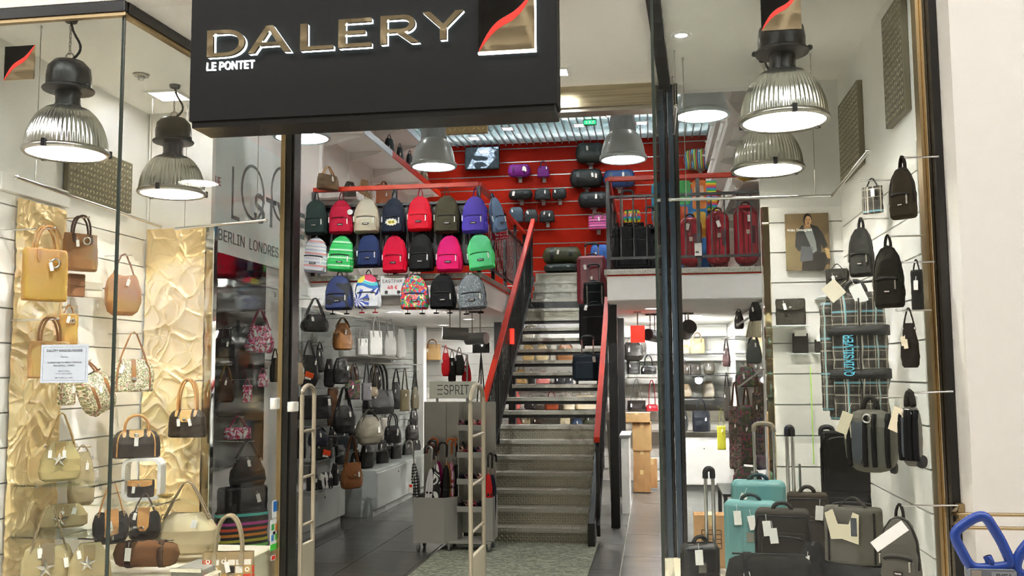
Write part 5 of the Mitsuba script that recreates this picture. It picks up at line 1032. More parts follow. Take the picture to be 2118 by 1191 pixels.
add('board', bx(0, w, 0, .01, 0, h, .001), M((40, 104, 170), .5)[2:], False, F, k)
for (u0, u1, v0, v1, c) in ((.55, .98, .62, .95, (226, 110, 40)), (.05, .5, .7, .98, (60, 150, 80)), (.55, .95, .3, .6, (232, 150, 50)), (.06, .4, .34, .66, (226, 84, 40)), (.62, .9, .97, .8, (240, 240, 230))):
    add('print', mv(extr(rrect(abs(u1-u0)*w, abs(v1-v0)*h, .03), .002), (u0+u1)/2*w, 0, (v0+v1)/2*h), M(c, .5)[2:], False, F, k)
bag('tote with rainbow bands behind the middle maroon suitcases', (1430, 375, 1484, 440), ('Y', 12.0), 0, 'tote', 'rainbow_bands', (40, 90, 160), .4, None, tags=1)
one('display_pedestal', bx(at(1428, 440, Y=12.)[0], at(1486, 440, Y=12.)[0], 11.85, 12.15, HD, at(1455, 440, Y=12.)[2]-.002, .004), 'black_metal', 'black pedestal under the rainbow tote on the right gallery', 'pedestal')
bag('yellow and black sports bag hanging on the right wall of the gallery', (1512, 372, 1580, 393), ('X', 1.08), -40, 'roll', (196, 160, 40), (26, 26, 26), .6, None, zb=3.93, cat='travel bag', name='travel_bag', tags=0)
for z, y0 in ((3.86, 10.6), (4.75, 11.), (5.25, 11.)):
    wall_shelf('wall_shelf', {3.86: 'lowest white wall shelf on the right gallery wall', 4.75: 'middle white wall shelf on the right gallery wall', 5.25: 'highest white wall shelf on the right gallery wall'}[z], XR, XR-.34, y0, 15.2, z, ((y0, 15.2, 'white_paint'),), (11.2, 12.2, 13.2, 14.2, 15.1))
# --- suitcases on the stairs
suitcase('large maroon suitcase with raised handle near the top of the stairs', (1194, 529, 1256, 633), ('Y', 14.17), 0, (96, 24, 32), .46, True, 502, zb=17*SR, rough=.4, ribs=0, hw=.45)
suitcase('small black suitcase in front of the large maroon one on the stairs', (1208, 584, 1250, 650), ('Y', 13.9), 0, (18, 20, 20), .5, False, 545, zb=16*SR, rough=.8, tags=0, hw=.55)
suitcase('tall black soft suitcase standing in the middle of the stairs', (1199, 629, 1262, 714), ('Y', 13.1), 0, (24, 21, 21), .46, False, 582, zb=13*SR, rough=.8, hw=.5, pockets=1)
suitcase('small blue and black trolley with a round badge on the lower stairs', (1185, 733, 1246, 793), ('Y', 12.3), 0, (28, 36, 44), .5, False, 694, zb=10*SR, rough=.8, hw=.4)

for lab, box in (('white price card hanging on the right gallery railing, left of the post', (1361, 506, 1373, 532)), ('white price card hanging on the right gallery railing before the smallest maroon suitcase', (1437, 503, 1452, 529))):
    a, b, t = at(box[0], box[3], Y=10.33), at(box[2], box[3], Y=10.33), at(box[0], box[1], Y=10.33); k = thing('price_card', lab, 'price card'); add('card', bx(a[0], b[0], 10.328, 10.331, a[2], t[2], .0005), 'white_card', False, None, k)
    add('print', bx(a[0]+.01, a[0]+.045, 10.3265, 10.328, a[2]+.03, a[2]+.05, 0), 'rubber', False, None, k); add('hanger', rod((a[0]+.03, 10.33, t[2]), (a[0]+.03, 10.36, HD+.81), .002, 4), 'steel', True, None, k)
# ================================================================ ground floor, left side
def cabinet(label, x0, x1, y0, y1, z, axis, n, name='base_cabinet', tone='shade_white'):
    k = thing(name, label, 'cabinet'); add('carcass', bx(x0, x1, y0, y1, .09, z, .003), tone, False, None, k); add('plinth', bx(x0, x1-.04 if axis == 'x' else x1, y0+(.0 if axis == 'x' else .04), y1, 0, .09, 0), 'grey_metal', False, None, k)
    for i in range(n):
        if axis == 'x': a, b = y0+(y1-y0)*i/n+.006, y0+(y1-y0)*(i+1)/n-.006; d = add('door', bx(x1, x1+.018, a, b, .10, z-.03, .003), tone, False, None, k); add('lock', mv(ball(.009), x1+.018, (a+b)/2, z-.1), 'black_metal', True, None, d)
        else: a, b = x0+(x1-x0)*i/n+.006, x0+(x1-x0)*(i+1)/n-.006; d = add('door', bx(a, b, y0-.018, y0, .10, z-.03, .003), tone, False, None, k); add('lock', mv(ball(.009), (a+b)/2, y0-.018, z-.1), 'black_metal', True, None, d)
    return k
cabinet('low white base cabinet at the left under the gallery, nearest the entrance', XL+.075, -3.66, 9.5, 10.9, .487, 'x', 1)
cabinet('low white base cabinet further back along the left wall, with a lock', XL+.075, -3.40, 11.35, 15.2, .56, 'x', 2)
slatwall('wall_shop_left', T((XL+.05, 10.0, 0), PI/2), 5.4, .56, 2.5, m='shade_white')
slatwall('wall_shop_back', T((XL, YB-.02, 0), 0), 5.1, .2, 2.52)
slatwall('wall_shop_right', T((XR-.045, YB, 0), -PI/2), 5.4, .2, 2.5)
ZC = lambda px, py, X: at(px, py, X=X)[2]
shelf('glass_shelf', 'glass shelf with a black bag and orange tag under the left gallery', XL+.06, -3.55, 10.05, 10.9, ZC(650, 686, -3.7), rods=((XL+.1, 10.2), (XL+.1, 10.8)))
shelf('chrome_shelf', 'long chrome edged shelf carrying the white totes', XL+.06, -3.5, 11.3, 13.6, ZC(780, 738, -3.6)-.004, 'steel', .012, rods=((XL+.1, 11.4), (XL+.1, 12.4), (XL+.1, 13.5)))
shelf('glass_shelf', 'glass shelf with black bags low on the left wall near the entrance', XL+.06, -3.55, 10.0, 11.1, ZC(650, 868, -3.7), rods=((XL+.1, 10.2), (XL+.1, 10.9)))
shelf('glass_shelf', 'glass shelf with navy and green bags below, near the entrance', XL+.06, -3.55, 9.55, 11.1, ZC(650, 948, -3.7), rods=((XL+.1, 10.2), (XL+.1, 10.9)))
shelf('glass_shelf', 'glass shelf carrying dark handbags in the middle of the left wall', XL+.06, -3.45, 11.4, 14.4, ZC(810, 918, -3.6), rods=((XL+.1, 11.6), (XL+.1, 12.9), (XL+.1, 14.2)))
k = thing('hanging_rack', 'chrome arm rack for hanging bags below the white totes', 'rack'); z = ZC(780, 752, -3.5)
add('front_rod', rod((-3.38, 11.3, z), (-3.38, 13.6, z), .008), 'chrome', True, None, k)
for y in (11.35, 12.1, 12.8, 13.55): add('arm', rod((XL+.05, y, z+.02), (-3.38, y, z), .007), 'chrome', True, None, k)
WL, WM = ('X', -3.62), ('X', -3.55)
for lab, box, pl, kd, c, kw in (
 ('black handbag with an orange tag on the upper left glass shelf', (618, 650, 684, 686), WL, 'slouch', (24, 25, 24), dict(hang=616, hs='strap', tagc='white_card')),
 ('brown canvas backpack bag hanging under the gallery', (685, 668, 732, 724), WM, 'slouch', (120, 78, 36), dict(hang=656, amp=.02)),
 ('white tote with thin handles, first on the chrome shelf', (736, 700, 762, 734), WM, 'flat', (214, 214, 210), dict(hang=672, hs='tube')),
 ('large white shopper in the middle of the chrome shelf', (760, 684, 793, 734), WM, 'tote', (222, 222, 216), dict(hang=655, hs='tube')),
 ('white shiny bag with looped handle on the chrome shelf', (791, 684, 822, 736), WM, 'slouch', (220, 222, 220), dict(hang=660, hs='tube')),
 ('white slouching bag at the right end of the chrome shelf', (816, 680, 842, 740), WM, 'slouch', (226, 226, 222), dict(hang=None, amp=.025)),
 ('long black bag hanging at the left under the orange tag bag', (616, 734, 660, 802), WL, 'hobo', (22, 22, 23), dict(hang=704)),
 ('cream shoulder bag hanging beside the left door post under the gallery', (606, 750, 630, 796), WL, 'hobo', (206, 188, 158), dict(hang=722)),
 ('black fur bag with a white tag hanging under the brown backpack', (684, 740, 726, 794), WM, 'slouch', (18, 17, 17), dict(hang=None, amp=.03)),
 ('pink brown floral bag hanging under the white totes', (712, 786, 747, 826), WM, 'flat', 'dark_floral', dict(hang=755)),
 ('grey patterned flat bag hanging beside the floral one', (746, 792, 770, 828), WM, 'flat', (112, 110, 114), dict(hang=748)),
 ('cream and grey crescent bag behind the black tote', (762, 800, 784, 820), WM, 'hobo', (150, 134, 110), dict(hang=752, hook=False)),
 ('large black tote with long straps hanging under the white totes', (745, 806, 820, 856), WM, 'tote', (20, 20, 21), dict(hang=752, amp=.008)),
 ('gold shiny tall tote hanging at the right of the black tote', (826, 806, 848, 850), WM, 'flat', (122, 112, 84), dict(hang=760)),
 ('olive canvas bag with brown strap behind the gold tote', (848, 800, 868, 846), WM, 'slouch', (96, 88, 66), dict(hang=766)),
 ('wide black bag on the lower left glass shelf', (612, 818, 690, 866), WL, 'box', (21, 21, 23), dict(hang=None)),
 ('black leather slouch bag hanging in front of the grey one', (684, 838, 738, 896), ('X', -3.45), 'hobo', (26, 26, 26), dict(hang=800)),
 ('taupe grey leather slouch bag hanging low on the left wall', (732, 862, 795, 920), ('X', -3.5), 'hobo', (104, 98, 84), dict(hang=846, amp=.02)),
 ('tan suede shoulder bag hanging in front of the white base cabinet', (701, 956, 753, 1010), ('X', -3.40), 'slouch', (126, 80, 44), dict(hang=900, flap=((120, 76, 42), .8, .42))),
 ('black leather handbag with tags behind the grey slouch bag', (792, 880, 832, 916), WM, 'bowling', (26, 24, 24), dict(hang=856, tags=2)),
 ('dark brown handbag on the middle shelf beside the umbrella stand', (836, 878, 868, 908), WM, 'bowling', (40, 34, 30), dict(hang=866)),
 ('navy blue bag on the third shelf near the entrance', (634, 888, 682, 922), WL, 'slouch', (28, 36, 58), dict(hang=880)),
 ('olive bag with an orange tag near the entrance', (640, 906, 690, 948), WL, 'flat', (44, 46, 40), dict(hang=None)),
 ('black and white striped small bag on the low cabinet near the entrance', (656, 976, 690, 1010), WL, 'bowling', 'zebra', dict(hang=None)),
 ('black roll bag with a white tag on the low cabinet near the entrance', (632, 980, 660, 1014), WL, 'bowling', (30, 28, 28), dict(hang=960)),
 ('black backpack shaped bag standing on the low cabinet, left of the suede bag', (682, 958, 702, 1004), WL, 'slouch', (20, 20, 21), dict(hang=None)),
 ('first black leather bag in the row on the back base cabinet', (742, 912, 776, 968), ('X', -3.62), 'slouch', (24, 24, 25), dict(hang=None)),
 ('second black leather bag in the row on the back base cabinet, with a white tag', (776, 910, 806, 963), ('X', -3.62), 'slouch', (18, 18, 19), dict(hang=None)),
 ('third black leather bag in the row on the back base cabinet', (806, 908, 832, 956), ('X', -3.62), 'slouch', (26, 26, 27), dict(hang=None)),
 ('fourth black leather bag in the row, next to the umbrella stand', (830, 908, 856, 950), ('X', -3.62), 'slouch', (20, 20, 20), dict(hang=None))):
    h_ = kw.pop('hang'); bag(lab, box, pl, RNG.uniform(48, 62), kd, c, None, .4, h_, rough=.4, **kw)
# --- the dense second layer of dark bags along the left wall
for lab, box, pl, kd, c, hg in (
 ('black nylon bag tucked behind the black fur bag', (668, 742, 694, 800), ('X', -3.74), 'slouch', (22, 22, 24), None),
 ('black bag hanging behind the pink brown floral bag', (722, 760, 744, 800), ('X', -3.74), 'hobo', (28, 26, 26), 748),
 ('charcoal bag hanging between the grey patterned bag and the black tote', (768, 770, 790, 806), ('X', -3.74), 'hobo', (44, 42, 42), 752),
 ('black bag behind the gold shiny tall tote', (806, 790, 832, 846), ('X', -3.74), 'slouch', (26, 26, 27), 762),
 ('dark brown long bag hanging left of the black leather slouch bag', (676, 800, 700, 880), ('X', -3.72), 'flat', (84, 56, 34), None),
 ('black leather bag behind the taupe slouch bag', (716, 872, 742, 930), ('X', -3.74), 'slouch', (24, 25, 27), None),
 ('dark teal bag under the black leather slouch bag', (690, 884, 726, 936), ('X', -3.74), 'slouch', (30, 42, 50), None),
 ('pale grey narrow bag behind the black leather handbag with tags', (786, 864, 802, 912), ('X', -3.74), 'flat', (196, 190, 178), 850),
 ('black soft bag standing behind the first bag of the row', (722, 930, 748, 984), ('X', -3.74), 'slouch', (20, 20, 21), None),
 ('black quilted bag behind the tan suede shoulder bag', (692, 920, 716, 960), ('X', -3.74), 'bowling', (22, 22, 24), None),
 ('black shoulder bag on the third shelf right of the navy one', (676, 886, 700, 924), ('X', -3.74), 'slouch', (24, 24, 26), 874),
 ('dark grey bag between the second and third black bags of the row', (798, 906, 814, 950), ('X', -3.76), 'slouch', (38, 38, 40), None),
 ('black bag at the far end of the row behind the umbrella stand', (848, 900, 872, 944), ('X', -3.7), 'slouch', (24, 24, 25), None),
 ('black glossy bag hanging under the olive canvas bag', (846, 848, 866, 884), ('X', -3.7), 'hobo', (28, 27, 27), 836),
 ('black bag hanging at the right of the long black bag', (650, 720, 672, 770), ('X', -3.74), 'slouch', (26, 26, 28), 706),
 ('black tote under the wide black bag near the entrance', (604, 886, 634, 948), ('X', -3.68), 'tote', (22, 22, 23), None)):
    bag(lab, box, pl, RNG.uniform(46, 60), kd, c, None, .4, hg, rough=.35, hook=hg is not None)
# tag in orange on the black bag, red tags
for (px, py, X_, c_, l_) in ((642, 666, -3.66, (236, 100, 30), 'orange sale tag on the black handbag at the upper left'), (640, 775, -3.55, (230, 90, 40), 'orange sale tag on the long black bag'), (676, 936, -3.55, (230, 76, 40), 'red sale tag on the olive bag near the entrance')):
    p = at(px, py, X=X_); k = thing('sale_tag', l_, 'sale tag'); add('card', xf(bx(-.05, .05, -.002, .002, -.028, .028, .001), frame_at(p, 50) @ RY(.3)), M(c_, .6)[2:], False, None, k); add('back_card', xf(bx(-.045, .03, .003, .005, -.05, .02, .001), frame_at(p, 50) @ RY(.2)), 'white_card', False, None, k)
# --- back left corner: white column, tan bag, screens, hanging red and black bags
shelf('glass_shelf', 'glass shelf with a tan handbag on the back wall left of the stairs', at(870, 745, Y=15.36)[0], at(920, 745, Y=15.36)[0], 15.2, YB-.03, at((876+912)/2, 745, Y=15.36)[2]+.001, rods=((at(880, 745, Y=15.5)[0], 15.5), (at(910, 745, Y=15.5)[0], 15.5)))
bag('tan handbag with arched handles on the back wall left of the stairs', (876, 712, 912, 745), ('Y', 15.36), 12, 'tote', (178, 140, 92), (120, 84, 50), .4, 702, 'tube')
bag('dark bag on the left end of the back wall shelf', (826, 700, 846, 742), ('Y', 15.3), 20, 'slouch', (96, 80, 54), None, .4, 690, 'strap')
one('white_column', bx(at(862, 720, Y=14.9)[0], at(876, 720, Y=14.9)[0], 14.9, 15.1, .56, 2.53, .003), 'slat_white', 'slim white column between the left wall and the tan handbag', 'column')
k = thing('bag_rod', 'chrome rod with hanging red and black bags behind the lettered display stand', 'rack'); a, b = at(915, 716, Y=11.9), at(966, 734, Y=11.4)
add('rod', rod(a, b, .010), 'chrome', True, None, k); add('post', rod((b[0], b[1], 0), b, .012), 'chrome', True, None, k); add('foot', mv(lathe([(.16, 0), (.15, .02), (.02, .03)], 20, close=True), b[0], b[1], 0), 'grey_metal', True, None, k)
for lab, box, c in (('red nylon bag hanging first on the rod behind the display stand', (912, 730, 932, 778), (196, 34, 40)), ('black bag hanging on the rod between the red ones', (926, 740, 944, 800), (30, 30, 30)), ('dark grey sling bag hanging on the rod', (938, 734, 962, 776), (62, 62, 56)), ('red sling bag hanging at the right end of the rod', (954, 756, 976, 796), (190, 30, 40))):
    bag(lab, box, ('Y', 11.6), -20, 'hobo', c, None, .4, box[1]-16, 'strap', straps=1, hook=False)
k = thing('spotlight', 'grey cylinder spotlight hanging under the left gallery, shining to the left', 'spotlight')
def spot(k, p, ax, L, r, ztop, emit, col='grey_metal', deep=0.):
    ax = np.array(ax, float)/np.linalg.norm(ax); a, b = p-ax*L/2, p+ax*L/2; add('barrel', sweep([a, b], circ(r, 20), (.13, .21, .97), caps=False), col, True, None, k); add('back_cap', sweep([b, b+ax*.01], circ(r, 20), (.13, .21, .97)), col, False, None, k); a = a+ax*(deep+.004)
    n = np.cross(ax, [0, 0, 1.]); n /= np.linalg.norm(n); m = np.cross(n, ax); an = np.arange(16)/16*2*PI
    add('lens', (np.vstack([a-ax*.002+(n[None]*np.cos(an)[:, None]+m[None]*np.sin(an)[:, None])*r*.93, [a-ax*.002]]), np.stack([(np.arange(16)+1) % 16, np.arange(16), np.full(16, 16)], 1)[:, ::-1]), 'lamp_off', False, None, k, emit=emit)
    for q in (-.06, .06): add('yoke', rod(p+ax*q, (p[0]+ax[0]*q, p[1]+ax[1]*q, ztop), .008), 'steel', True, None, k)
    add('track_adapter', bx(p[0]-.09, p[0]+.09, p[1]-.03, p[1]+.03, ztop-.02, ztop+.01, .003), 'black_metal', False, None, k)
spot(k, at(941, 690, Y=11.0), (1, .25, -.05), .3, .075, 2.53, 130*NEUT)
beam('beam_left', at(941, 690, Y=11.0)+[-.22, -.06, 0], (-3.9, 12.6, 2.0), 4., 50., 30.)
k = thing('spotlight', 'grey cylinder spotlight hanging beside the first, pointing away to the back', 'spotlight'); spot(k, at(985, 700, Y=11.6), (1, -.4, 0), .28, .075, 2.53, 60*NEUT)
k = thing('spotlight', 'dark cylinder spotlight beside the right red lampshade', 'spotlight'); beam('beam_right', at(1352, 694, Y=12.75)+[.12, .12, 0], (.1, 15.6, 1.5), 8., 62., 40.); spot(k, at(1350, 694, Y=12.7), (-.6, -1., .1), .24, .08, 2.53, 30*NEUT, 'black_metal')
beam('beam_right_back', at(1421, 700, Y=12.9), (.7, 15.6, 1.5), 8., 62., 40.)
k = thing('spotlight', 'round black spotlight seen through the right pane, under the gallery', 'spotlight'); spot(k, at(1421, 682, Y=12.6), (.3, -1., .4), .2, .1, 2.53, 60*NEUT, 'black_metal')
k = thing('spotlight', 'glaring white spotlight aimed at the mall from the shelves on the right', 'spotlight'); spot(k, at(1445, 786, Y=14.75), (.045, 1., -.002), .34, .06, at(1440, 775, Y=15.1)[2]-.022, 420*np.array([.9, .97, 1.1]), deep=.26)
for lab, bxp, Y_ in (('red glowing lampshade behind the left stair railing', (1036, 680, 1064, 712), 11.9), ('red glowing square lampshade under the right gallery', (1305, 674, 1334, 708), 12.2)):
    a, b, t = at(bxp[0], bxp[3], Y=Y_), at(bxp[2], bxp[3], Y=Y_), at(bxp[0], bxp[1], Y=Y_); k = thing('red_lampshade', lab, 'lampshade'); w, h = b[0]-a[0], t[2]-a[2]; cx, cz = (a[0]+b[0])/2, a[2]
    add('shade', lathe([(w*.5, cz), (w*.5, cz+h)], 20) if 'left' in lab else bx(a[0], b[0], Y_-.09, Y_+.09, cz, cz+h, .004), M((210, 24, 16), .4)[2:], 'left' in lab, T((cx, Y_, 0)) if 'left' in lab else None, k, emit=(1.5, .035, .012))
    add('stem', rod((cx, Y_, cz+h), (cx, Y_, 2.53), .009), 'steel', True, None, k); add('ceiling_plate', bx(cx-.05, cx+.05, Y_-.05, Y_+.05, 2.515, 2.535, .003), 'steel', False, None, k)
k = thing('small_screen', 'small dark screen on a stand behind the stair railing on the left', 'screen'); a, b, t = at(978, 730, Y=12.2), at(1012, 730, Y=12.2), at(978, 708, Y=12.2); add('panel', bx(a[0], b[0], 12.18, 12.22, a[2], t[2], .005), 'gloss_black', False, None, k); c_ = (a[0]+b[0])/2
for q in (-.18, 0., .16): add('tripod_leg', rod((c_, 12.2, a[2]), (c_+q, 12.2+abs(q)*.5-.05, 0), .008), 'black_metal', True, None, k)
# --- bags on the back wall seen between the stair treads and under the right gallery
BW = 15.34
zs_row = [at(1150, y, Y=BW)[2] for y in (700, 748, 794, 848, 890)]
for i, z in enumerate(zs_row): shelf('back_shelf', ['topmost', 'second', 'middle', 'fourth', 'lowest'][i]+' glass shelf of bags along the back wall behind the stairs', -2.4, 1.15, 15.12, YB-.03, z-.004, 'shelf_glass' if i < 3 else 'steel', .01, rods=((-2.3, 15.5), (-.6, 15.5), (1.1, 15.5)))
rows = (
 (0, (1082, 676, 1106, 699), 'tote', (214, 204, 184), 'cream bag on the topmost back shelf, left between the treads'), (0, (1110, 680, 1138, 699), 'box', (226, 222, 214), 'white bag on the topmost back shelf between the treads'),
 (1, (1080, 712, 1106, 746), 'slouch', (190, 160, 112), 'sand coloured bag on the second back shelf, first from the left'), (1, (1108, 712, 1136, 746), 'slouch', (212, 190, 150), 'pale beige bag on the second back shelf'), (1, (1138, 714, 1152, 746), 'flat', (224, 218, 206), 'narrow white bag on the second back shelf'), (1, (1150, 712, 1190, 747), 'slouch', (124, 84, 52), 'brown leather bag on the second back shelf beside the trolley'),
 (2, (1066, 764, 1090, 793), 'bowling', (150, 118, 76), 'tan bowling bag on the middle back shelf behind the treads'), (2, (1092, 770, 1106, 793), 'flat', (40, 36, 36), 'small black bag on the middle back shelf'), (2, (1108, 776, 1138, 793), 'bowling', (206, 120, 116), 'salmon pink bag on the middle back shelf'), (2, (1146, 776, 1168, 793), 'bowling', (40, 40, 44), 'black round bag on the middle back shelf'), (2, (1168, 776, 1186, 793), 'bowling', (60, 60, 66), 'grey round bag on the middle back shelf'),
 (3, (1052, 808, 1078, 846), 'slouch', (206, 104, 100), 'coral bag on the fourth back shelf'), (3, (1084, 826, 1110, 846), 'slouch', (38, 34, 34), 'black slouch bag on the fourth back shelf'), (3, (1126, 822, 1156, 847), 'bowling', (120, 52, 28), 'red brown handbag on the fourth back shelf'), (3, (1164, 820, 1190, 847), 'tote', (190, 176, 150), 'beige tote on the fourth back shelf'), (3, (1190, 818, 1232, 846), 'box', (210, 190, 156), 'wide cream bag on the fourth back shelf'),
 (4, (1050, 860, 1080, 889), 'slouch', (126, 44, 40), 'dark red bag on the lowest back shelf'), (4, (1078, 864, 1098, 889), 'tote', (176, 160, 130), 'sand bag on the lowest back shelf'), (4, (1100, 862, 1126, 889), 'slouch', (60, 44, 34), 'dark brown bag on the lowest back shelf'), (4, (1158, 862, 1180, 889), 'flat', (204, 190, 160), 'cream flat bag on the lowest back shelf'), (4, (1182, 862, 1206, 889), 'slouch', (50, 66, 90), 'blue grey bag on the lowest back shelf'), (4, (1206, 860, 1232, 889), 'slouch', (60, 64, 44), 'olive bag on the lowest back shelf by the right railing'))
for i, box, kd, c, lab in rows: bag(lab, (box[0], box[1], box[2], box[3]), ('Y', BW), RNG.uniform(-8, 8), kd, c, None, .4, box[1]-(12 if i % 2 else 8), 'tube' if kd in ('tote', 'bowling') else 'strap', hook=False, tags=1)
# ================================================================ ground floor, right side
shelf('back_shelf', 'dark edged shelf with tan bags at the right end of the back wall', -.15, 1.14, 15.0, 15.3, at(1440, 731, Y=15.1)[2], 'black_metal', .015)
RB = ('Y', 15.1)
for lab, box, pl, kd, c, kw in (
 ('black slouch bag with a white tag under the red square lampshade', (1288, 708, 1332, 747), ('Y', 14.6), 'hobo', (34, 32, 30), dict(hang=690)),
 ('pair like cream flat bag beside the black slouch bag', (1337, 707, 1349, 731), RB, 'flat', (222, 184, 148), dict(hang=None)),
 ('pale peach flat bag left of the right door post', (1349, 707, 1361, 731), RB, 'flat', (228, 194, 160), dict(hang=None)),
 ('glossy black bag on the glass shelf right of the stairs', (1296, 746, 1324, 773), ('Y', 14.6), 'box', (16, 16, 17), dict(hang=None)),
 ('glossy black handbag with arched handle left of the right post', (1325, 756, 1358, 773), ('Y', 14.6), 'bowling', (16, 16, 18), dict(hang=735, hs='tube')),
 ('dark glossy bag hanging on many straps right of the stairs', (1298, 828, 1336, 850), ('Y', 14.6), 'flat', (30, 26, 26), dict(hang=783)),
 ('small red bag hanging on long straps', (1336, 836, 1362, 850), ('Y', 14.6), 'bowling', (150, 22, 34), dict(hang=786)),
 ('small tan bag on the upper right back shelf', (1405, 713, 1427, 731), RB, 'bowling', (200, 164, 116), dict(hang=None)),
 ('tan shopper with arched handles on the upper right back shelf', (1428, 700, 1458, 731), RB, 'tote', (204, 166, 114), dict(hang=688, hs='tube')),
 ('dark brown bag with a red handle in the second row at the right', (1405, 752, 1426, 775), RB, 'slouch', (62, 50, 44), dict(hang=743)),
 ('dark bag in the middle of the second row at the right', (1427, 752, 1450, 775), RB, 'box', (44, 38, 34), dict(hang=None)),
 ('olive black winged bag in the second row at the right', (1455, 747, 1479, 775), RB, 'hobo', (56, 50, 40), dict(hang=None)),
 ('beige gathered bag in the third row at the right', (1405, 793, 1432, 821), RB, 'slouch', (200, 178, 148), dict(hang=None, amp=.025)),
 ('beige slouch bag beside the glaring spotlight', (1452, 788, 1479, 821), RB, 'slouch', (206, 190, 166), dict(hang=None, amp=.025)),
 ('large navy patent handbag at the right under the glaring spotlight', (1432, 850, 1470, 893), ('Y', 14.4), 'tote', (15, 20, 34), dict(hang=825, hs='tube')),
 ('black and silver round bag beside the navy patent handbag', (1406, 852, 1424, 892), ('Y', 14.4), 'hobo', (60, 62, 66), dict(hang=828)),
 ('yellow bag with purple ends hanging at the right wall', (1484, 880, 1502, 930), ('X', .95), 'flat', (196, 190, 50), dict(hang=842, hook=True))):
    h_ = kw.pop('hang'); bag(lab, box, pl, RNG.uniform(-10, 10), kd, c, None, .42, h_, rough=.3, hook=kw.pop('hook', False), **kw)
shelf('back_shelf', 'glass shelf with glossy black bags right of the stairs', -.42, .05, 14.45, 14.8, at(1320, 773, Y=14.6)[2]-.002, rods=((-.38, 14.75), (.0, 14.75)))
shelf('back_shelf', 'dark shelf of the second bag row at the right', .3, 1.14, 14.68, 15.3, at(1440, 775, Y=15.1)[2]-.002, 'black_metal', .02)
shelf('back_shelf', 'wide dark shelf of the third bag row at the right', .3, 1.14, 14.9, 15.3, at(1440, 822, Y=15.1)[2]-.002, 'black_metal', .1)
k = thing('hanging_rod', 'chrome rod with long strapped bags right of the stairs', 'rack'); a, b = at(1296, 781, Y=14.6), at(1364, 781, Y=14.6); add('rod', rod(a, b, .009), 'chrome', True, None, k)
for e in (a, b): add('arm', rod(e, (e[0], YB-.03, e[2]), .007), 'chrome', True, None, k)
k = thing('hanging_rod', 'chrome rod above the navy patent handbag', 'rack'); a, b = at(1400, 826, Y=14.4), at(1478, 826, Y=14.4); add('rod', rod(a, b, .009), 'chrome', True, None, k)
for e in (a, b): add('arm', rod(e, (e[0], YB-.03, e[2]), .007), 'chrome', True, None, k)
cabinet('grey white base cabinet with a lock at the back right', .3, 1.15, 14.3, 15.3, .72, 'y', 1, tone='white_paint')
def carton(label, box, Y_, d=.3, yaw=0):
    p, W, H, D = measure(box, ('Y', Y_), yaw, .8); k = thing('cardboard_box', label, 'cardboard box'); F = frame_at(p, yaw)
    for q in (-1, 1): add('flap', bx(-W/2, W/2, (-D/2 if q < 0 else .002), (-.002 if q < 0 else D/2), H-.006, H, .001), 'cardboard', False, F, k)
    add('carton', bx(-W/2, W/2, -D/2, D/2, 0, H-.006, .003), 'cardboard', False, F, k); add('tape', bx(-.025, .025, -D/2-.002, D/2+.002, H*.8, H+.002, 0), mat('tape', (196, 168, 120), .25), False, F, k)
    return k
carton('lowest cardboard box of the stack right of the stairs', (1311, 971, 1346, 1016), 14.1); carton('second cardboard box from the floor in the stack right of the stairs', (1311, 931, 1346, 971), 14.1); carton('third cardboard box from the floor in the stack right of the stairs', (1309, 872, 1348, 931), 14.1); carton('flat cardboard box on top of the stack right of the stairs', (1290, 853, 1345, 872), 14.1)
carton('cardboard box on the floor behind the stack, by the door post', (1340, 948, 1360, 1008), 14.4)
k = thing('sales_counter', 'narrow white end of the counter right of the stairs', 'counter'); a, b = at(1287, 1062, Z=0), at(1303, 1062, Z=0); zt = at(1295, 905, Y=a[1])[2]
add('end_panel', bx(a[0], b[0], a[1], a[1]+.9, .0, zt, .003), 'slat_white', False, None, k); add('worktop', bx(a[0]-.02, b[0]+.02, a[1]-.02, a[1]+.92, zt, zt+.03, .003), 'grey_metal', False, None, k)
k = thing('metal_sheet', 'brushed metal sheet leaning between the stair railing and the counter', 'metal sheet'); a = at(1277, 1065, Z=0); zt = at(1270, 868, Y=a[1])[2]
add('sheet', xf(bx(-.05, .05, -.004, .004, 0, zt, .002), T((a[0]-.02, a[1]+.02, 0)) @ RY(-.04)), 'steel', False, None, k); add('edge', xf(bx(.05, .058, -.006, .006, 0, zt, .001), T((a[0]-.02, a[1]+.02, 0)) @ RY(-.04)), 'alu', False, None, k)
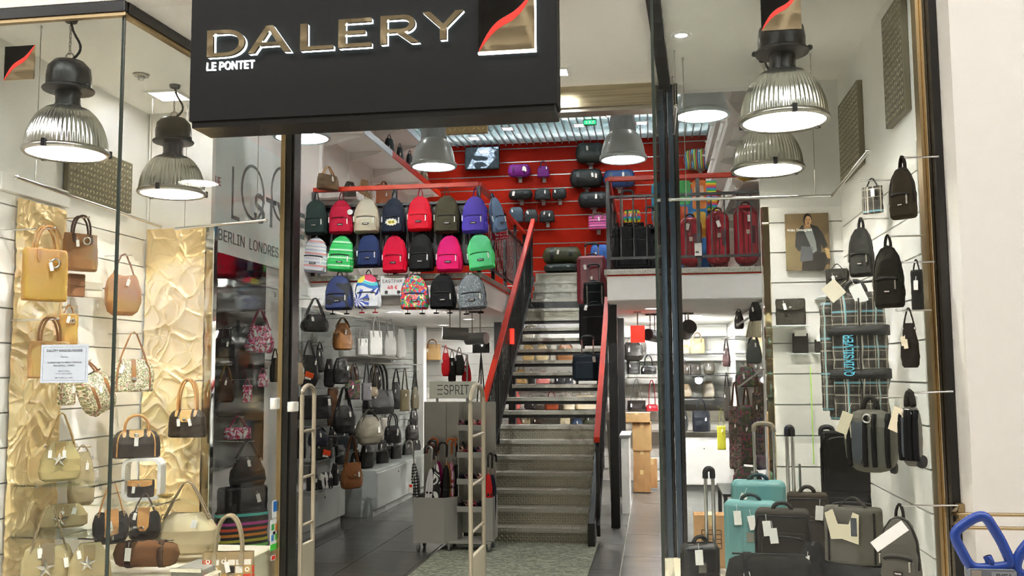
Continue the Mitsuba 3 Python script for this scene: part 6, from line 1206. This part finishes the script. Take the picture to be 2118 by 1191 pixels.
# --- coloured bags on rods at the right wall, mirror behind them
one('wall_mirror', bx(XR-.07, XR-.05, 10.5, 13.9, .1, 2.5, .002), 'mirror', 'tall mirror on the right shop wall behind the coloured hanging bags', 'mirror')
def slant_rod(label, p0_, p1_, X_):
    k = thing('slanting_rod', label, 'rack'); a, b = at(*p0_, X=X_), at(*p1_, X=X_-.25); add('rod', rod((XR-.05, a[1], a[2]), a, .008), 'chrome', True, None, k); add('arm', rod(a, b, .012), 'chrome', True, None, k); add('tip', mv(ball(.016), *b), 'chrome', True, None, k)
slant_rod('upper slanting chrome rod on the right shop wall', (1575, 640), (1525, 672), 1.1); slant_rod('lower slanting chrome rod on the right shop wall', (1575, 764), (1527, 800), 1.1)
RWL = ('X', 1.02)
for lab, box, kd, c, hg in (('black fringed bag on the upper rod of the right wall', (1548, 624, 1578, 664), 'slouch', (26, 24, 24), None), ('grey brown backpack with an orange print on the right wall', (1542, 702, 1578, 752), 'slouch', (78, 82, 80), 690), ('dark floral bag below the backpack on the right wall', (1518, 758, 1572, 800), 'slouch', 'dark_floral', None), ('multicoloured tapestry tote on the lower rod, left', (1508, 840, 1540, 970), 'flat', 'dark_tapestry', 790), ('crimson and olive floral tote on the lower rod, middle', (1532, 838, 1562, 960), 'flat', 'dark_floral', 800), ('pink and green floral tote on the lower rod, right', (1558, 812, 1582, 940), 'flat', 'dark_tapestry', 775), ('small black bag on the upper right wall, left of the fringed bag', (1518, 644, 1540, 680), 'slouch', (46, 44, 40), 640), ('purple patterned bag standing low at the right wall', (1512, 965, 1580, 1010), 'slouch', 'dark_floral', None), ('black coral bag hanging in front of the right wall mirror', (1494, 720, 1512, 758), 'slouch', (60, 34, 36), 700), ('dark straps bag left of the coloured totes', (1496, 798, 1514, 870), 'hobo', (40, 34, 28), 770)):
    bag(lab, box, RWL, -45, kd, c, None, .4, hg, 'strap')
add('tassel', join([rod((at(1560+i*3, 664, X=1.0)), at(1556+i*4, 697, X=.98), .01, 5) for i in range(-3, 5)]), M((196, 186, 160), .8)[2:], True, None, [x for x in labels if labels[x].get('label', '').startswith('black fringed')][0])
k = thing('low_table', 'low dark table under the purple patterned bag at the right wall', 'table'); p = at(1546, 1010, X=1.0); add('table_top', bx(.7, 1.19, p[1]-.5, p[1]+.5, p[2]-.03, p[2]-.002, .004), 'black_metal', False, None, k)
for x in (.73, 1.15):
    for y in (-.45, .45): add('leg', bx(x-.02, x+.02, p[1]+y-.02, p[1]+y+.02, 0, p[2]-.03, .002), 'black_metal', False, None, k)
# ================================================================ right display window
rail((.12, 5.50, 2.75), (1.04, 5.55, 2.75), 'chrome rail on wires across the back of the right window')
rail((1.04, 5.55, 2.75), (1.0, 4.45, 2.75), 'chrome rail running forward along the right wall of the right window', wires=False)
rail((.16, 5.9, 3.25), (.16, 5.3, 3.25), 'short chrome rod high behind the right corner pane', wires=True)
for (ya, yb, za, zb, lab) in ((5.40, 5.95, 2.90, 3.38, 'dull bronze tread plate panel on the right wall, further from the pane'), (4.44, 4.80, 2.94, 3.50, 'dull bronze tread plate panel on the right wall, nearest the pane')):
    plate_panel(lab, yb-ya, za, zb, T((1.2, yb, 0), -PI/2))
one('mirror_column', bx(.700, .742, 6.03, 6.1, 0, 2.78, .003), 'bronze_mirror', 'narrow golden mirrored column at the left end of the right window back wall', 'column')
# poster
k = thing('wall_poster', 'poster of a man in dark leather jacket on the right window back wall', 'poster')
a, b, t = at(1627, 560, Y=6.02), at(1716, 557, Y=6.02), at(1621, 443, Y=6.02); w, h = b[0]-a[0]+.004, t[2]-a[2]; F = T((a[0], 6.02, a[2])); e_ = h/1.3
mat('poster_ground', mikit.proc(lambda p, n, uv: MX(C3((134, 112, 78)), C3((84, 70, 50)), FB(p.x*4, p.z*4, 0., 3))), .35)
add('sheet', bx(0, w, -.004, .01, 0, h, .001), 'poster_ground', False, F, k)
S_ = lambda pts: Polygon([(x*w, z*h) for x, z in pts]).buffer(.004).buffer(-.002)
for nm, pts, c in (('print_trousers', [(.36, 0), (.84, 0), (.96, .18), (.88, .3), (.5, .34), (.38, .25)], (40, 36, 32)), ('print_jacket', [(.22, .42), (.25, .66), (.38, .78), (.48, .8), (.58, .8), (.74, .76), (.86, .62), (.95, .42), (.86, .38), (.8, .5), (.8, .3), (.4, .26), (.38, .38), (.3, .34)], (46, 46, 46)), ('print_shirt', [(.42, .72), (.6, .74), (.68, .5), (.7, .34), (.62, .3), (.56, .45)], (112, 116, 116)), ('print_bag', [(.32, .15), (.6, .18), (.62, .4), (.36, .42)], (74, 76, 80)), ('print_forearm', [(.9, .38), (.98, .36), (1., .2), (.94, .2)], (176, 136, 92)), ('print_hand', [(.9, .2), (1., .2), (.98, .1), (.92, .1)], (60, 50, 44))):
    add(nm, mv(extr(S_(pts), .0012), 0, -.004-.0012*(nm in ('print_shirt', 'print_bag')), 0), M(c, .35)[2:], False, F, k)
face = affinity.scale(Point(0, 0).buffer(1, 12), .085*w, .105*h)
add('print_neck', mv(extr(S_([(.43, .74), (.58, .74), (.56, .84), (.46, .84)]), .0012), 0, -.0052, 0), M((150, 112, 80), .4)[2:], False, F, k)
add('print_face', mv(extr(affinity.translate(face, .52*w, .875*h), .0012), 0, -.0064, 0), M((178, 138, 102), .4)[2:], False, F, k)
add('print_hair', mv(extr(affinity.translate(affinity.scale(face, 1.12, 1.1), .515*w, .885*h).difference(affinity.translate(affinity.scale(face, .92, .98), .53*w, .85*h)), .0012), 0, -.0072, 0), M((40, 30, 24), .5)[2:], False, F, k)
add('print_features', mv(extr(union_all([sbox2(-.055*w, .014*h, -.018*w, .026*h), sbox2(.018*w, .014*h, .055*w, .026*h), sbox2(-.028*w, -.062*h, .028*w, -.05*h), sbox2(-.008*w, -.03*h, .010*w, -.012*h)]), .0006), .525*w, -.0080, .868*h), M((74, 52, 40), .5)[2:], False, F, k)
tm = text('Mac Douglas', h*.042, .001, True); tm = (tm[0]*np.array([.56*w/np.ptp(tm[0][:, 0]), 1, 1]), tm[1]); add('lettering', mv(tm, .04*w, -.0075, .69*h), 'white_card', False, F, k)
k = thing('acrylic_sign', 'upright clear acrylic panel with a green edge behind the suitcases', 'acrylic panel'); a, b, t = at(1627, 960, Y=5.85), at(1683, 960, Y=5.85), at(1627, 758, Y=5.85)
add('sheet', plane_xz(a[0], b[0], a[2], t[2], 5.85), 'clear_plastic', False, None, k); add('green_edge', bx(b[0]-.002, b[0]+.004, 5.846, 5.856, a[2], t[2], 0), M((170, 210, 110), .3)[2:], False, None, k); add('foot', bx(a[0], b[0], 5.8, 5.9, .6, .62, .002), 'acrylic', False, None, k); add('stand_rod', rod(((a[0]+b[0])/2, 5.87, .62), ((a[0]+b[0])/2, 5.87, a[2]), .008), 'chrome', True, None, k)
RB2, RWX = ('Y', 5.93), ('X', 1.07)
DK = (52, 48, 40)
bag('square dark grey messenger bag with a black strap on the back wall, under the poster', (1606, 618, 1666, 672), RB2, -10, 'box', (56, 54, 46), (30, 28, 26), .35, None, flap=((60, 58, 50), .92, .55), cat='messenger bag', name='messenger_bag', tags=1)
bag('black leather shoulder pouch on the back wall at the right of the poster', (1710, 556, 1756, 612), RB2, -16, 'box', (34, 32, 28), None, .4, 546, 'strap', straps=1, cat='messenger bag', name='messenger_bag', hook=False, flap=((40, 38, 34), .9, .6))
for lab, box in (('dark grey wallet standing below the messenger bag on the back wall', (1640, 689, 1672, 730)), ('black wallet beside the plaid bag on the back wall', (1686, 702, 1716, 729)), ('narrow black card holder left of the plaid bag', (1712, 638, 1722, 672))):
    p, W, H, D = measure(box, ('Y', 5.99), 0, .3); k = thing('wallet', lab, 'wallet'); F = frame_at(p, 0); add('cover', rbox(W, .025, H, .006, 16, 8), M((48, 46, 42), .5)[2:], True, F, k)
    add('price_card', xf(bx(-.035, .035, -.002, 0, 0, .035, 0), F @ T((0, -.016, H*.85))), 'white_card', False, None, k); add('support', bx(-W*.6, W*.6, -.02, .055, -.008, -.001, .001), 'acrylic', False, F, k)
one('price_card', bx(*(lambda a: (a[0], a[0]+.05, 5.99, 5.995, a[2], a[2]+.02))(at(1623, 680, Y=5.99)), 0), 'white_card', 'small white price card under the square messenger bag', 'price card')
z = at(1635, 673, Y=5.93)[2]; shelf('acrylic_shelf', 'clear acrylic shelf under the square messenger bag', at(1600, 673, Y=5.93)[0], at(1672, 673, Y=5.93)[0], 5.84, 6.05, z-.001, 'acrylic', .006)
z = at(1735, 613, Y=5.93)[2]; shelf('acrylic_shelf', 'clear acrylic shelf under the black shoulder pouch', at(1690, 613, Y=5.93)[0], at(1757, 613, Y=5.93)[0], 5.84, 6.05, z-.001, 'acrylic', .006)
bag('small plaid pouch hanging high on the right wall', (1784, 386, 1828, 441), ('X', 1.1), -35, 'flat', 'plaid_cloth', (40, 38, 34), .4, 368, 'strap', straps=1, cat='pouch', name='pouch')
backpack('brown grey leather backpack hanging top right in the right window', (1840, 346, 1900, 452), ('X', 1.06), -40, (64, 56, 42), loops=True, patchc=(50, 44, 34), wall=1.215, pull='steel', ps=.6)
backpack('dark grey backpack hanging below the small plaid pouch', (1756, 470, 1812, 572), ('X', 1.05), -32, (42, 42, 40), patchc=(30, 30, 30), wall=1.215, pull='steel', ps=.6)
backpack('long dark green grey sling backpack at the right of the black one', (1808, 508, 1874, 636), ('X', 1.04), -30, (52, 50, 42), patchc=(44, 42, 36), wall=1.215, pull='steel', ps=.6)
bag('narrow dark camera pouch hanging by the right jamb', (1886, 558, 1912, 640), ('X', 1.12), -40, 'box', (40, 38, 32), None, .5, 536, 'strap', straps=1, cat='pouch', name='pouch')
bag('dark pouch with cream tags hanging right of the plaid bag', (1864, 668, 1904, 760), ('X', 1.1), -36, 'slouch', (46, 40, 30), None, .5, 636, 'strap', straps=1, cat='pouch', name='pouch', tags=2, tagc='cream_card')
# plaid wheeled bag with the brand lettering up its side
pz = measure((1716, 606, 1842, 868), ('X', .98), -24, .55); p, W, H, D = pz; k = thing('travel_bag', 'tall brown and turquoise plaid travel bag with black belts in the right window', 'travel bag'); F = frame_at(p, -24)
m = body(W, D, H, 'box', e=3., amp=.022, seed=91, m=22, n=36); add('body', m, 'plaid_cloth', True, F, k, uv=np.stack([m[0][:, 0]+m[0][:, 1]*.8, m[0][:, 2]], 1))
for z in (.32, .66): add('belt', xf((lambda b: (b[0]*np.array([1.1, 1.14, 1]), b[1]))(body(W, D, .05, 'flat', e=3., amp=0, m=3, n=36)), T((0, 0, z*H))), 'rubber', True, F, k)
sp = body(D*.9, .08, H*.86, 'box', e=3., amp=.02, seed=14); add('side_pocket', xf(sp, T((-W*.47, 0, H*.07), -PI/2)), 'plaid_cloth', True, F, k, uv=np.stack([sp[0][:, 0]+sp[0][:, 1], sp[0][:, 2]], 1))
tm = text('QUIKSILVER', .045, .004, True); L = np.ptp(tm[0][:, 0]); v = tm[0]*np.array([H*.32/L, 1, 1.]); v[:, 0] -= v[:, 0].min()
v = np.stack([-v[:, 2], v[:, 1], v[:, 0]], 1); add('lettering', mv((v, tm[1]), W*.0, -D*.535, H*.345), M((110, 200, 226), .6)[2:], False, F, k)
add('zip', bx(W*.10, W*.125, -D*.525, -D*.49, H*.05, H*.95, .003), 'rubber', False, F, k); swing_tag(k, F, -W*.2, -D*.4, H*1.06, .09, .08, 'cream_card', .9); swing_tag(k, F, W*.05, -D*.45, H*1.05, .06, .09, 'white_card', -.4)
add('top_loop', tube(arc((-.05, 0, H), (.05, 0, H), .06), .01), 'rubber', True, F, k); hp = (F @ np.array([0, 0, H+.05, 1]))[:3]; add('hanging_strap', rod(hp, (1.17, hp[1]+.05, hp[2]+.02), .006), 'rubber', True, None, k)
# grey trolley backpacks on the right wall
def trolley_pack(label, box, pl, yaw, c=(92, 90, 82)):
    p, W, H, D = measure(box, pl, yaw, .5); k = thing('trolley_backpack', label, 'backpack'); F = frame_at(p, yaw); SEED[0] += 1
    add('shell', body(W, D, H, 'shell', e=3., amp=.004, seed=SEED[0], n=36), M(c, .6)[2:], True, F, k)
    for x in (-.36, -.05, .12, .36): add('dark_welt', tube([(x*W, surf_y(W, D, H, 'shell', x*W, z*H, 3.)-.006, z*H) for z in np.linspace(.1, .92, 9)], .012, 6), M((34, 34, 36), .7)[2:], True, F, k)
    add('front_panel', patch(W, D, H, 'shell', -W*.3, -W*.08, H*.15, H*.8, .008), M((70, 74, 78), .7)[2:], 30, F, k)
    add('wheel', xf(lathe([(0, -.012), (.024, -.012), (.028, 0), (.024, .012), (0, .012)], 14), T((W*.36, D*.3, .02)) @ RY(PI/2)), 'rubber', True, F, k); add('grab_handle', tube(arc((-W*.14, 0, H*.98), (W*.14, 0, H*.98), .06, 9), .014), M((60, 58, 54), .7)[2:], True, F, k)
    add('metal_eye', mv(ring_mesh(.018, .005), 0, -D*.54, H*.86), 'chrome', True, F, k); swing_tag(k, F, -W*.34, -D*.58, H*.95, .05, .10, 'cream_card', .35); swing_tag(k, F, -W*.40, -D*.5, H*.78, .04, .07, 'cream_card', -.2)
    hp = (F @ np.array([0, 0, H+.05, 1]))[:3]; add('hook', tube([hp, (1.215, hp[1]+.02, hp[2]+.005)], .004), 'chrome', True, None, k); return k
trolley_pack('grey moulded trolley backpack hanging under the plaid travel bag', (1748, 846, 1862, 976), ('X', .98), -28)
trolley_pack('second grey moulded trolley backpack nearest the right jamb', (1864, 838, 1912, 964), ('X', 1.04), -46)
# suitcases on the plinth
suitcase('turquoise hard suitcase at the back with raised grey handle', (1516, 992, 1628, 1128), ('Y', 5.75), -8, (86, 134, 134), .36, True, 876, zb=.6, rough=.4, ribs=0, hw=.36, hx=.12, grip=(120, 112, 96), seam=False)
suitcase('smaller turquoise hard suitcase in front, with white paper tags', (1500, 1034, 1612, 1156), ('Y', 5.35), -12, (88, 137, 137), .36, True, None, zb=.6, rough=.4, ribs=2, tags=2, seam=False)
suitcase('dark brown grey soft suitcase with a red and white tag', (1566, 1052, 1676, 1150), ('Y', 5.0), -10, (58, 54, 46), .5, False, None, zb=.6, rough=.75, tags=2)
suitcase('brown trolley with thin raised chrome handle in the middle of the right window', (1632, 1018, 1715, 1130), ('Y', 5.28), -6, (66, 58, 46), .45, False, 884, zb=.6, rough=.7, hw=.14, hx=-.38)
suitcase('tall black suitcase with raised chrome handle against the right wall', (1708, 892, 1830, 1130), ('Y', 5.65), -12, (22, 21, 20), .4, False, 884, zb=.6, rough=.7, tags=1, hw=.2, hx=-.40, pockets=2)
bag('grey laptop trolley bag with a big cream card on the plinth', (1706, 1048, 1830, 1164), ('Y', 4.75), -24, 'box', (92, 88, 80), (60, 58, 52), .42, 1028, 'strap', rough=.65, cat='laptop bag', name='laptop_bag', tags=0, tagc='cream_card', amp=.006, piping=(44, 44, 44))
kk = [x for x in labels if labels[x].get('label', '').startswith('grey laptop')][0]; p, W, H, D = measure((1706, 1048, 1830, 1164), ('Y', 4.75), -24, .42); F = frame_at(p, -24)
cd = Polygon([(-.42*W, .9*H), (-.28*W, .98*H), (-.2*W, .72*H), (-.02*W, .72*H), (.06*W, .94*H), (.16*W, .9*H), (.14*W, .38*H), (-.14*W, .46*H), (-.32*W, .44*H)])
add('hang_card', mv(extr(cd, .002), 0, -D*.64, 0), 'cream_card', False, F, kk); add('card_picture', mv(bx(.02*W, .12*W, -.004, -.0022, .52*H, .84*H, 0), 0, -D*.64, 0), M((70, 74, 80), .6)[2:], False, F, kk)
backpack('large grey backpack with a white card hanging low by the right jamb', (1822, 1068, 1910, 1220), ('X', .98), -30, (88, 86, 78), patchc=(70, 68, 60), wall=1.215, pull='steel', ps=.6)
kk = [x for x in labels if labels[x].get('label', '').startswith('large grey backpack')][0]; p = at(1872, 1086, X=.86); add('hang_card', xf(bx(-.02, .02, -.001, .001, -.14, .0, .0005), frame_at(p, -30) @ RY(.9)), 'white_card', False, None, kk)
suitcase('small black glossy trolley case with raised handle beside the right post', (1408, 1122, 1492, 1230), ('Y', 5.0), 10, (30, 29, 27), .55, True, 972, zb=.6, rough=.25, ribs=1, hw=.2, hx=.34)
carton('large cardboard box with printed side behind the small black trolley case', (1437, 1062, 1502, 1170), 5.65)
kk = list(scene)[-1].split('__')[0]; p, W, H, D = measure((1437, 1062, 1502, 1170), ('Y', 5.65), 0, .8); add('print_frame', xf(join([bx(-W*.28, W*.34, -D/2-.003, -D/2-.0005, z, z+.003, 0) for z in np.linspace(H*.38, H*.72, 5)]+[bx(x, x+.003, -D/2-.003, -D/2-.0005, H*.38, H*.72, 0) for x in (-W*.28, -W*.1, W*.34)]), frame_at(p, 0)), M((70, 56, 40), .8)[2:], False, None, kk)
bag('black soft travel bag lying at the front of the right window plinth', (1498, 1146, 1690, 1230), ('Y', 4.62), -4, 'roll', (36, 34, 30), (28, 27, 25), .5, None, zb=.6, cat='travel bag', name='travel_bag', amp=.02, rough=.85, tags=2)
bag('black mesh bag on the plinth between the suitcases and the laptop bag', (1650, 1120, 1720, 1190), ('Y', 4.9), -10, 'slouch', (28, 27, 25), None, .5, None, zb=.6, cat='travel bag', name='travel_bag', amp=.03)

p, W, H, D = measure((1706, 1048, 1830, 1164), ('Y', 4.75), -24, .42); one('display_block', xf(bx(-W*.5, W*.5, -D*.5, D*.5, .6, p[2]-.001, .004), T((p[0], p[1], 0), math.radians(-24))), 'black_metal', 'black display block under the grey laptop trolley bag', 'display block')
# ================================================================ entrance: security gates, umbrella stand, rail and blue handles
def gate(label, X, ya, yb, ztop, bars, zpanel):
    k = thing('security_gate', label, 'security gate'); r = .016
    a = np.linspace(0, PI, 13); cy, ry = (ya+yb)/2, (yb-ya)/2
    P = [(X, ya, .02)]+[(X, cy-ry*math.cos(t), ztop-ry*.55+ry*.55*math.sin(t)) for t in a]+[(X, yb, .02)]
    add('frame', tube(P, r, 10), 'gate_metal', True, None, k)
    for z in bars: add('cross_bar', rod((X, ya, z), (X, yb, z), .011), 'gate_metal', True, None, k)
    add('lower_panel', bx(X-.012, X+.012, ya+.01, yb-.01, .03, zpanel, .004), M((176, 168, 150), .5)[2:], False, None, k); add('base_plate', bx(X-.06, X+.06, ya-.03, yb+.03, 0, .03, .004), 'gate_metal', False, None, k)
mat('gate_metal', (186, 176, 158), .4, .6)
gate('pale metal security gate loop beside the left door post', -2.44, 6.34, 6.58, 1.67, (1.35, 1.03, .70), .57)
gate('pale metal security gate loop standing in the middle of the entrance, before the umbrella stand', -1.25, 6.4, 6.9, 1.67, (1.31, .98, .66), .50)
for (x0, y0, x1, y1, Y_, lab) in ((562, 823, 575, 846, 5.9, 'small white switch box on the side pane near the left door post'), (598, 831, 611, 851, 5.93, 'small cream switch box on the left door post')):
    a, b, t = at(x0, y1, Y=Y_), at(x1, y1, Y=Y_), at(x0, y0, Y=Y_); k = thing('switch_box', lab, 'switch box'); add('case', bx(a[0], b[0], Y_-.03, Y_+.06, a[2], t[2], .004), 'white_card', False, None, k); add('cover', bx(a[0]+.006, b[0]-.006, Y_-.034, Y_-.03, a[2]+.008, t[2]-.008, .002), 'cream_wall', False, None, k)
# --- umbrella stand
k = thing('display_stand', 'grey metal umbrella display stand on castors with a lettered board on top', 'display stand'); y0 = 9.2
bl = [(-2.375, y0), (-2.06, y0-.02), (-1.95, y0+.10), (-1.95, y0+.34), (-2.375, y0+.34)]
def prism(poly, z0, z1): 
    t = trimesh.creation.extrude_polygon(poly, z1-z0, engine='earcut'); return np.array(t.vertices)+[0, 0, z0], np.array(t.faces)
P_ = Polygon(bl); Q_ = P_.buffer(-.008)
add('bin', join([prism(P_.difference(Q_), .10, .53), prism(P_, .09, .10)]), 'galva_grey', False, None, k)
R_ = Polygon([(-1.68, y0+.02), (-1.585, y0+.05), (-1.585, y0+.34), (-1.68, y0+.34)]); add('bin', join([prism(R_.difference(R_.buffer(-.008)), .12, .53), prism(R_, .11, .12)]), 'galva_grey', False, None, k)
mat('galva_grey', (150, 150, 146), .5, .25)
add('back_panel', bx(-2.35, -1.60, y0+.34, y0+.36, .14, 1.46, .003), 'galva_sheet', False, None, k)
add('front_panel', bx(-2.27, -2.10, y0+.27, y0+.285, .53, 1.46, .003), 'galva_sheet', False, None, k); add('front_panel', bx(-2.098, -1.95, y0+.272, y0+.287, .53, 1.46, .003), 'galva_sheet', False, None, k)
add('base_frame', bx(-2.36, -1.60, y0+.02, y0+.34, .085, .105, .003), 'galva_grey', False, None, k)
tz = [at(965, y, Y=y0+.05)[2] for y in (890, 946, 1001, 1058)]
for z in tz:
    t = add('tray', bx(-1.94, -1.69, y0+.03, y0+.34, z, z+.008, .002), 'galva_grey', False, None, k); add('lip', bx(-1.94, -1.69, y0+.02, y0+.03, z, z+.055, .002), 'galva_grey', False, None, t)
add('side_panel', bx(-1.945, -1.935, y0+.1, y0+.34, .53, 1.46, .002), 'galva_sheet', False, None, k)
for x in (-2.33, -2.02, -1.62):
    for y in (y0+.05, y0+.3):
        c_ = add('castor', join([bx(x-.012, x+.012, y-.03, y+.012, .03, .088, .003), rod((x, y, .05), (x, y, .092), .012)]), 'chrome', False, None, k); add('wheel', xf(lathe([(0, -.012), (.03, -.012), (.034, 0), (.03, .012), (0, .012)], 18), T((x, y-.012, .034)) @ RY(PI/2)), mat('clear_wheel', (90, 92, 92), .3), True, None, c_)
a, b, t = at(888, 823, Y=y0+.3), at(986, 823, Y=y0+.3), at(888, 789, Y=y0+.3)
B_ = add('name_board', bx(a[0], b[0], y0+.3, y0+.32, a[2], t[2], .003), M((206, 208, 196), .5)[2:], False, None, k)
h_ = t[2]-a[2]; w_ = b[0]-a[0]; tm = text('SPRIT', h_*.58, .002); v = tm[0]; v = (v-[v[:, 0].min(), 0, 0])*np.array([w_*.53/np.ptp(v[:, 0]), 1, 1])
add('lettering', join([mv((v, tm[1]), a[0]+w_*.31, y0+.3, a[2]+h_*.21)]+[bx(a[0]+w_*.17, a[0]+w_*.285, y0+.298, y0+.3, a[2]+h_*q, a[2]+h_*(q+.055), 0) for q in (.21, .48, .735)]), M((84, 88, 90), .5)[2:], False, None, B_)
for x in (a[0]+.08, b[0]-.08): add('board_support', bx(x-.012, x+.012, y0+.31, y0+.325, 1.44, a[2]+.02, .002), 'galva_grey', False, None, k)
U = (('black umbrella with white dots and clear wrapping, at the left of the stand', 'polka', 'chrome', -2.335, .10, .98, 2.6, .07), ('white umbrella with silver crook at the left of the stand', (214, 212, 214), 'chrome', -2.27, .06, .92, 2.8, -.10), ('aubergine umbrella with a clear handle', (62, 44, 56), (190, 196, 196), -2.24, .16, .95, 2.4, -.06), ('black umbrella with a yellow and red band', (24, 22, 24), (24, 24, 26), -2.19, .08, .93, 3.3, .0), ('black and white zebra umbrella with dark crook', 'zebra', (26, 26, 28), -2.145, .05, .98, 3.0, .02), ('magenta umbrella with wooden crook', (150, 30, 96), (150, 76, 30), -2.13, .20, 1.0, 2.9, .03), ('red umbrella deep in the stand', (210, 50, 46), (120, 50, 30), -2.20, .20, .92, 3.4, .0), ('plain black umbrella with a black crook', (20, 20, 22), (20, 20, 20), -2.075, .06, .96, 3.1, -.02), ('pink patterned umbrella with orange wooden crook', 'pink_floral', (176, 96, 40), -2.04, .14, .99, .4, .03), ('amber brown umbrella with wooden crook', (150, 96, 44), (160, 84, 36), -2.06, .12, 1.0, .2, .0), ('dark green black umbrella with black crook at the right of the bin', (28, 30, 28), (24, 22, 22), -2.02, .21, .95, .3, .05))
for i, (lab, c, hc, x, dy, h, yw, ln) in enumerate(U): umbrella(x, y0+dy, .11, h, lab, c, hc, yw, ln, .02*((i*7) % 5-2))
umbrella(-1.645, y0+.14, .13, .82, 'long red umbrella in the narrow right bin of the stand', (196, 36, 36), (30, 30, 32), 1.2, 0, 0); umbrella(-1.615, y0+.2, .13, .80, 'long navy umbrella in the narrow right bin of the stand', (26, 32, 58), (30, 30, 32), 1.2, 0, 0)
fold = ['pink_floral', (232, 226, 220), (30, 30, 34), (206, 60, 110), (226, 180, 160), (60, 40, 48), 'red_check', (190, 190, 196), (40, 44, 60), (150, 40, 70)]
nm = ['pink floral', 'white', 'black', 'hot pink', 'peach', 'dark plum', 'red dotted', 'silver grey', 'dark blue', 'raspberry']
wh = ['topmost', 'second', 'third', 'lowest']
for r in range(4):
    for j in range(4):
        i = (r*3+j*2+r) % 10; c = fold[i]; x = -1.91+j*.06; m = roll(.21, .05, .05, n=14, m=8, amp=.01, seed=r*5+j)
        kk = thing('folding_umbrella', nm[i]+' folding umbrella, number %s from the left on the %s tray of the stand' % (('one', 'two', 'three', 'four')[j], wh[r]), 'folding umbrella', 'folding umbrellas on the trays'); W = T((x, y0+.15, tz[r]+.035), PI/2) @ RY(.30)
        add('cover', m, c if isinstance(c, str) else M(c, .6)[2:], True, W, kk, uv=m[0][:, [0, 2]] if isinstance(c, str) else None); add('grip', mv(rod((-.105, 0, .025), (-.125, 0, .025), .014), 0, 0, 0), 'rubber', True, W, kk)
k = thing('sale_tag', 'red and white tag hanging from the dotted umbrella', 'sale tag'); p = at(849, 1010, Y=y0-.04); add('card', bx(p[0]-.02, p[0]+.025, y0-.04, y0-.037, p[2]-.04, p[2]+.045, .001), 'white_card', False, None, k); add('red_print', bx(p[0]-.012, p[0]+.017, y0-.0415, y0-.04, p[2]+.012, p[2]+.038, 0), M((214, 50, 46), .5)[2:], False, None, k); add('string', rod((p[0], y0-.038, p[2]+.045), (p[0]+.03, y0+.08, p[2]+.16), .0015, 4), 'white_card', False, None, k)
# --- brass wall rail and blue handles at the lower right
k = thing('wall_rail', 'double brass bar rail fixed to the right jamb and pilaster', 'rail')
for py in (1063, 1091):
    a = at(1980, py, Y=3.93); add('bar', tube([(1.245, 4.2, at(1945, py-17, Y=4.2)[2]), (a[0]-.01, 3.95, a[2]), (a[0]+.03, 3.93, a[2]), (2.6, 3.93, a[2])], .007, 8), 'brass_steel', True, None, k)
add('mounting_plate', bx(1.236, 1.262, 4.17, 4.215, at(1945, 1080, Y=4.2)[2], at(1945, 1040, Y=4.2)[2], .003), 'brass_steel', False, None, k)
for x in (1.9, 2.5): add('standoff', join([rod((x, 3.93, at(1980, py, Y=3.93)[2]), (x, 4.065, at(1980, py, Y=3.93)[2]), .006) for py in (1063, 1091)]), 'brass_steel', True, None, k)
YH = 2.2
k = thing('looped_handle', 'pair of blue plastic handle loops with a grey name band at the lower right corner', 'handle')
mat('blue_plastic', (32, 62, 142), .4)
def loop(pts, name='handle_loop'):
    q = np.array([at(x, y, Y=YH) for x, y in pts]); n = len(q); 
    from scipy.interpolate import CubicSpline
    s = np.arange(n+1); cs = CubicSpline(s, np.vstack([q, q[:1]]), bc_type='periodic'); add(name, sweep(cs(np.linspace(0, n, 72)[:-1]), circ(.0112, 10, .011), (0, 1, 0), True), 'blue_plastic', True, None, k)
loop([(2012, 1172), (1992, 1145), (1978, 1118), (1977, 1100), (1992, 1086), (2018, 1070), (2038, 1070), (2052, 1088), (2070, 1118), (2084, 1148), (2086, 1168), (2050, 1174)])
loop([(2110, 1186), (2102, 1166), (2112, 1142), (2132, 1118), (2160, 1096), (2188, 1096), (2204, 1118), (2196, 1150), (2170, 1180), (2140, 1192)])
a, b = at(2042, 1150, Y=YH), at(2052, 1172, Y=YH); add('peg', rod(a, b, .009), 'blue_plastic', True, None, k)
a, b = at(2001, 1170, Y=YH), at(2098, 1168, Y=YH); zb = a[2]-.12
add('name_band', bx(a[0], b[0], YH-.018, YH+.018, zb, a[2]-.003, .006), M((112, 116, 122), .5)[2:], False, None, k); add('band_end', bx(a[0]+.002, a[0]+.022, YH-.0195, YH-.018, zb, a[2]-.006, 0), M((150, 140, 128), .5)[2:], False, None, k)
add('label_field', bx(a[0]+.042, b[0]-.006, YH-.0195, YH-.018, a[2]-.03, a[2]-.008, .0), M((140, 142, 146), .5)[2:], False, None, k)
tm = text('IKEA', .014, .001, True); tm = (tm[0]*np.array([(b[0]-a[0]-.062)/np.ptp(tm[0][:, 0]), 1, 1]), tm[1]); add('lettering', mv(tm, a[0]+.050, YH-.0195, a[2]-.026), M((84, 88, 94), .5)[2:], False, None, k)
add('shank', bx((a[0]+b[0])/2-.04, (a[0]+b[0])/2+.04, YH-.012, YH+.012, zb-.3, zb+.01, .006), 'blue_plastic', False, None, k)
kk = thing('handle_stand', 'grey metal post below the blue handles, outside the frame', 'stand'); xm = (a[0]+b[0])/2; add('post', rod((xm, YH, .02), (xm, YH, zb-.29), .02), 'grey_metal', True, None, kk); add('foot', mv(lathe([(.18, 0), (.17, .02), (.02, .03)], 24, close=True), xm, YH, 0), 'grey_metal', True, None, kk)
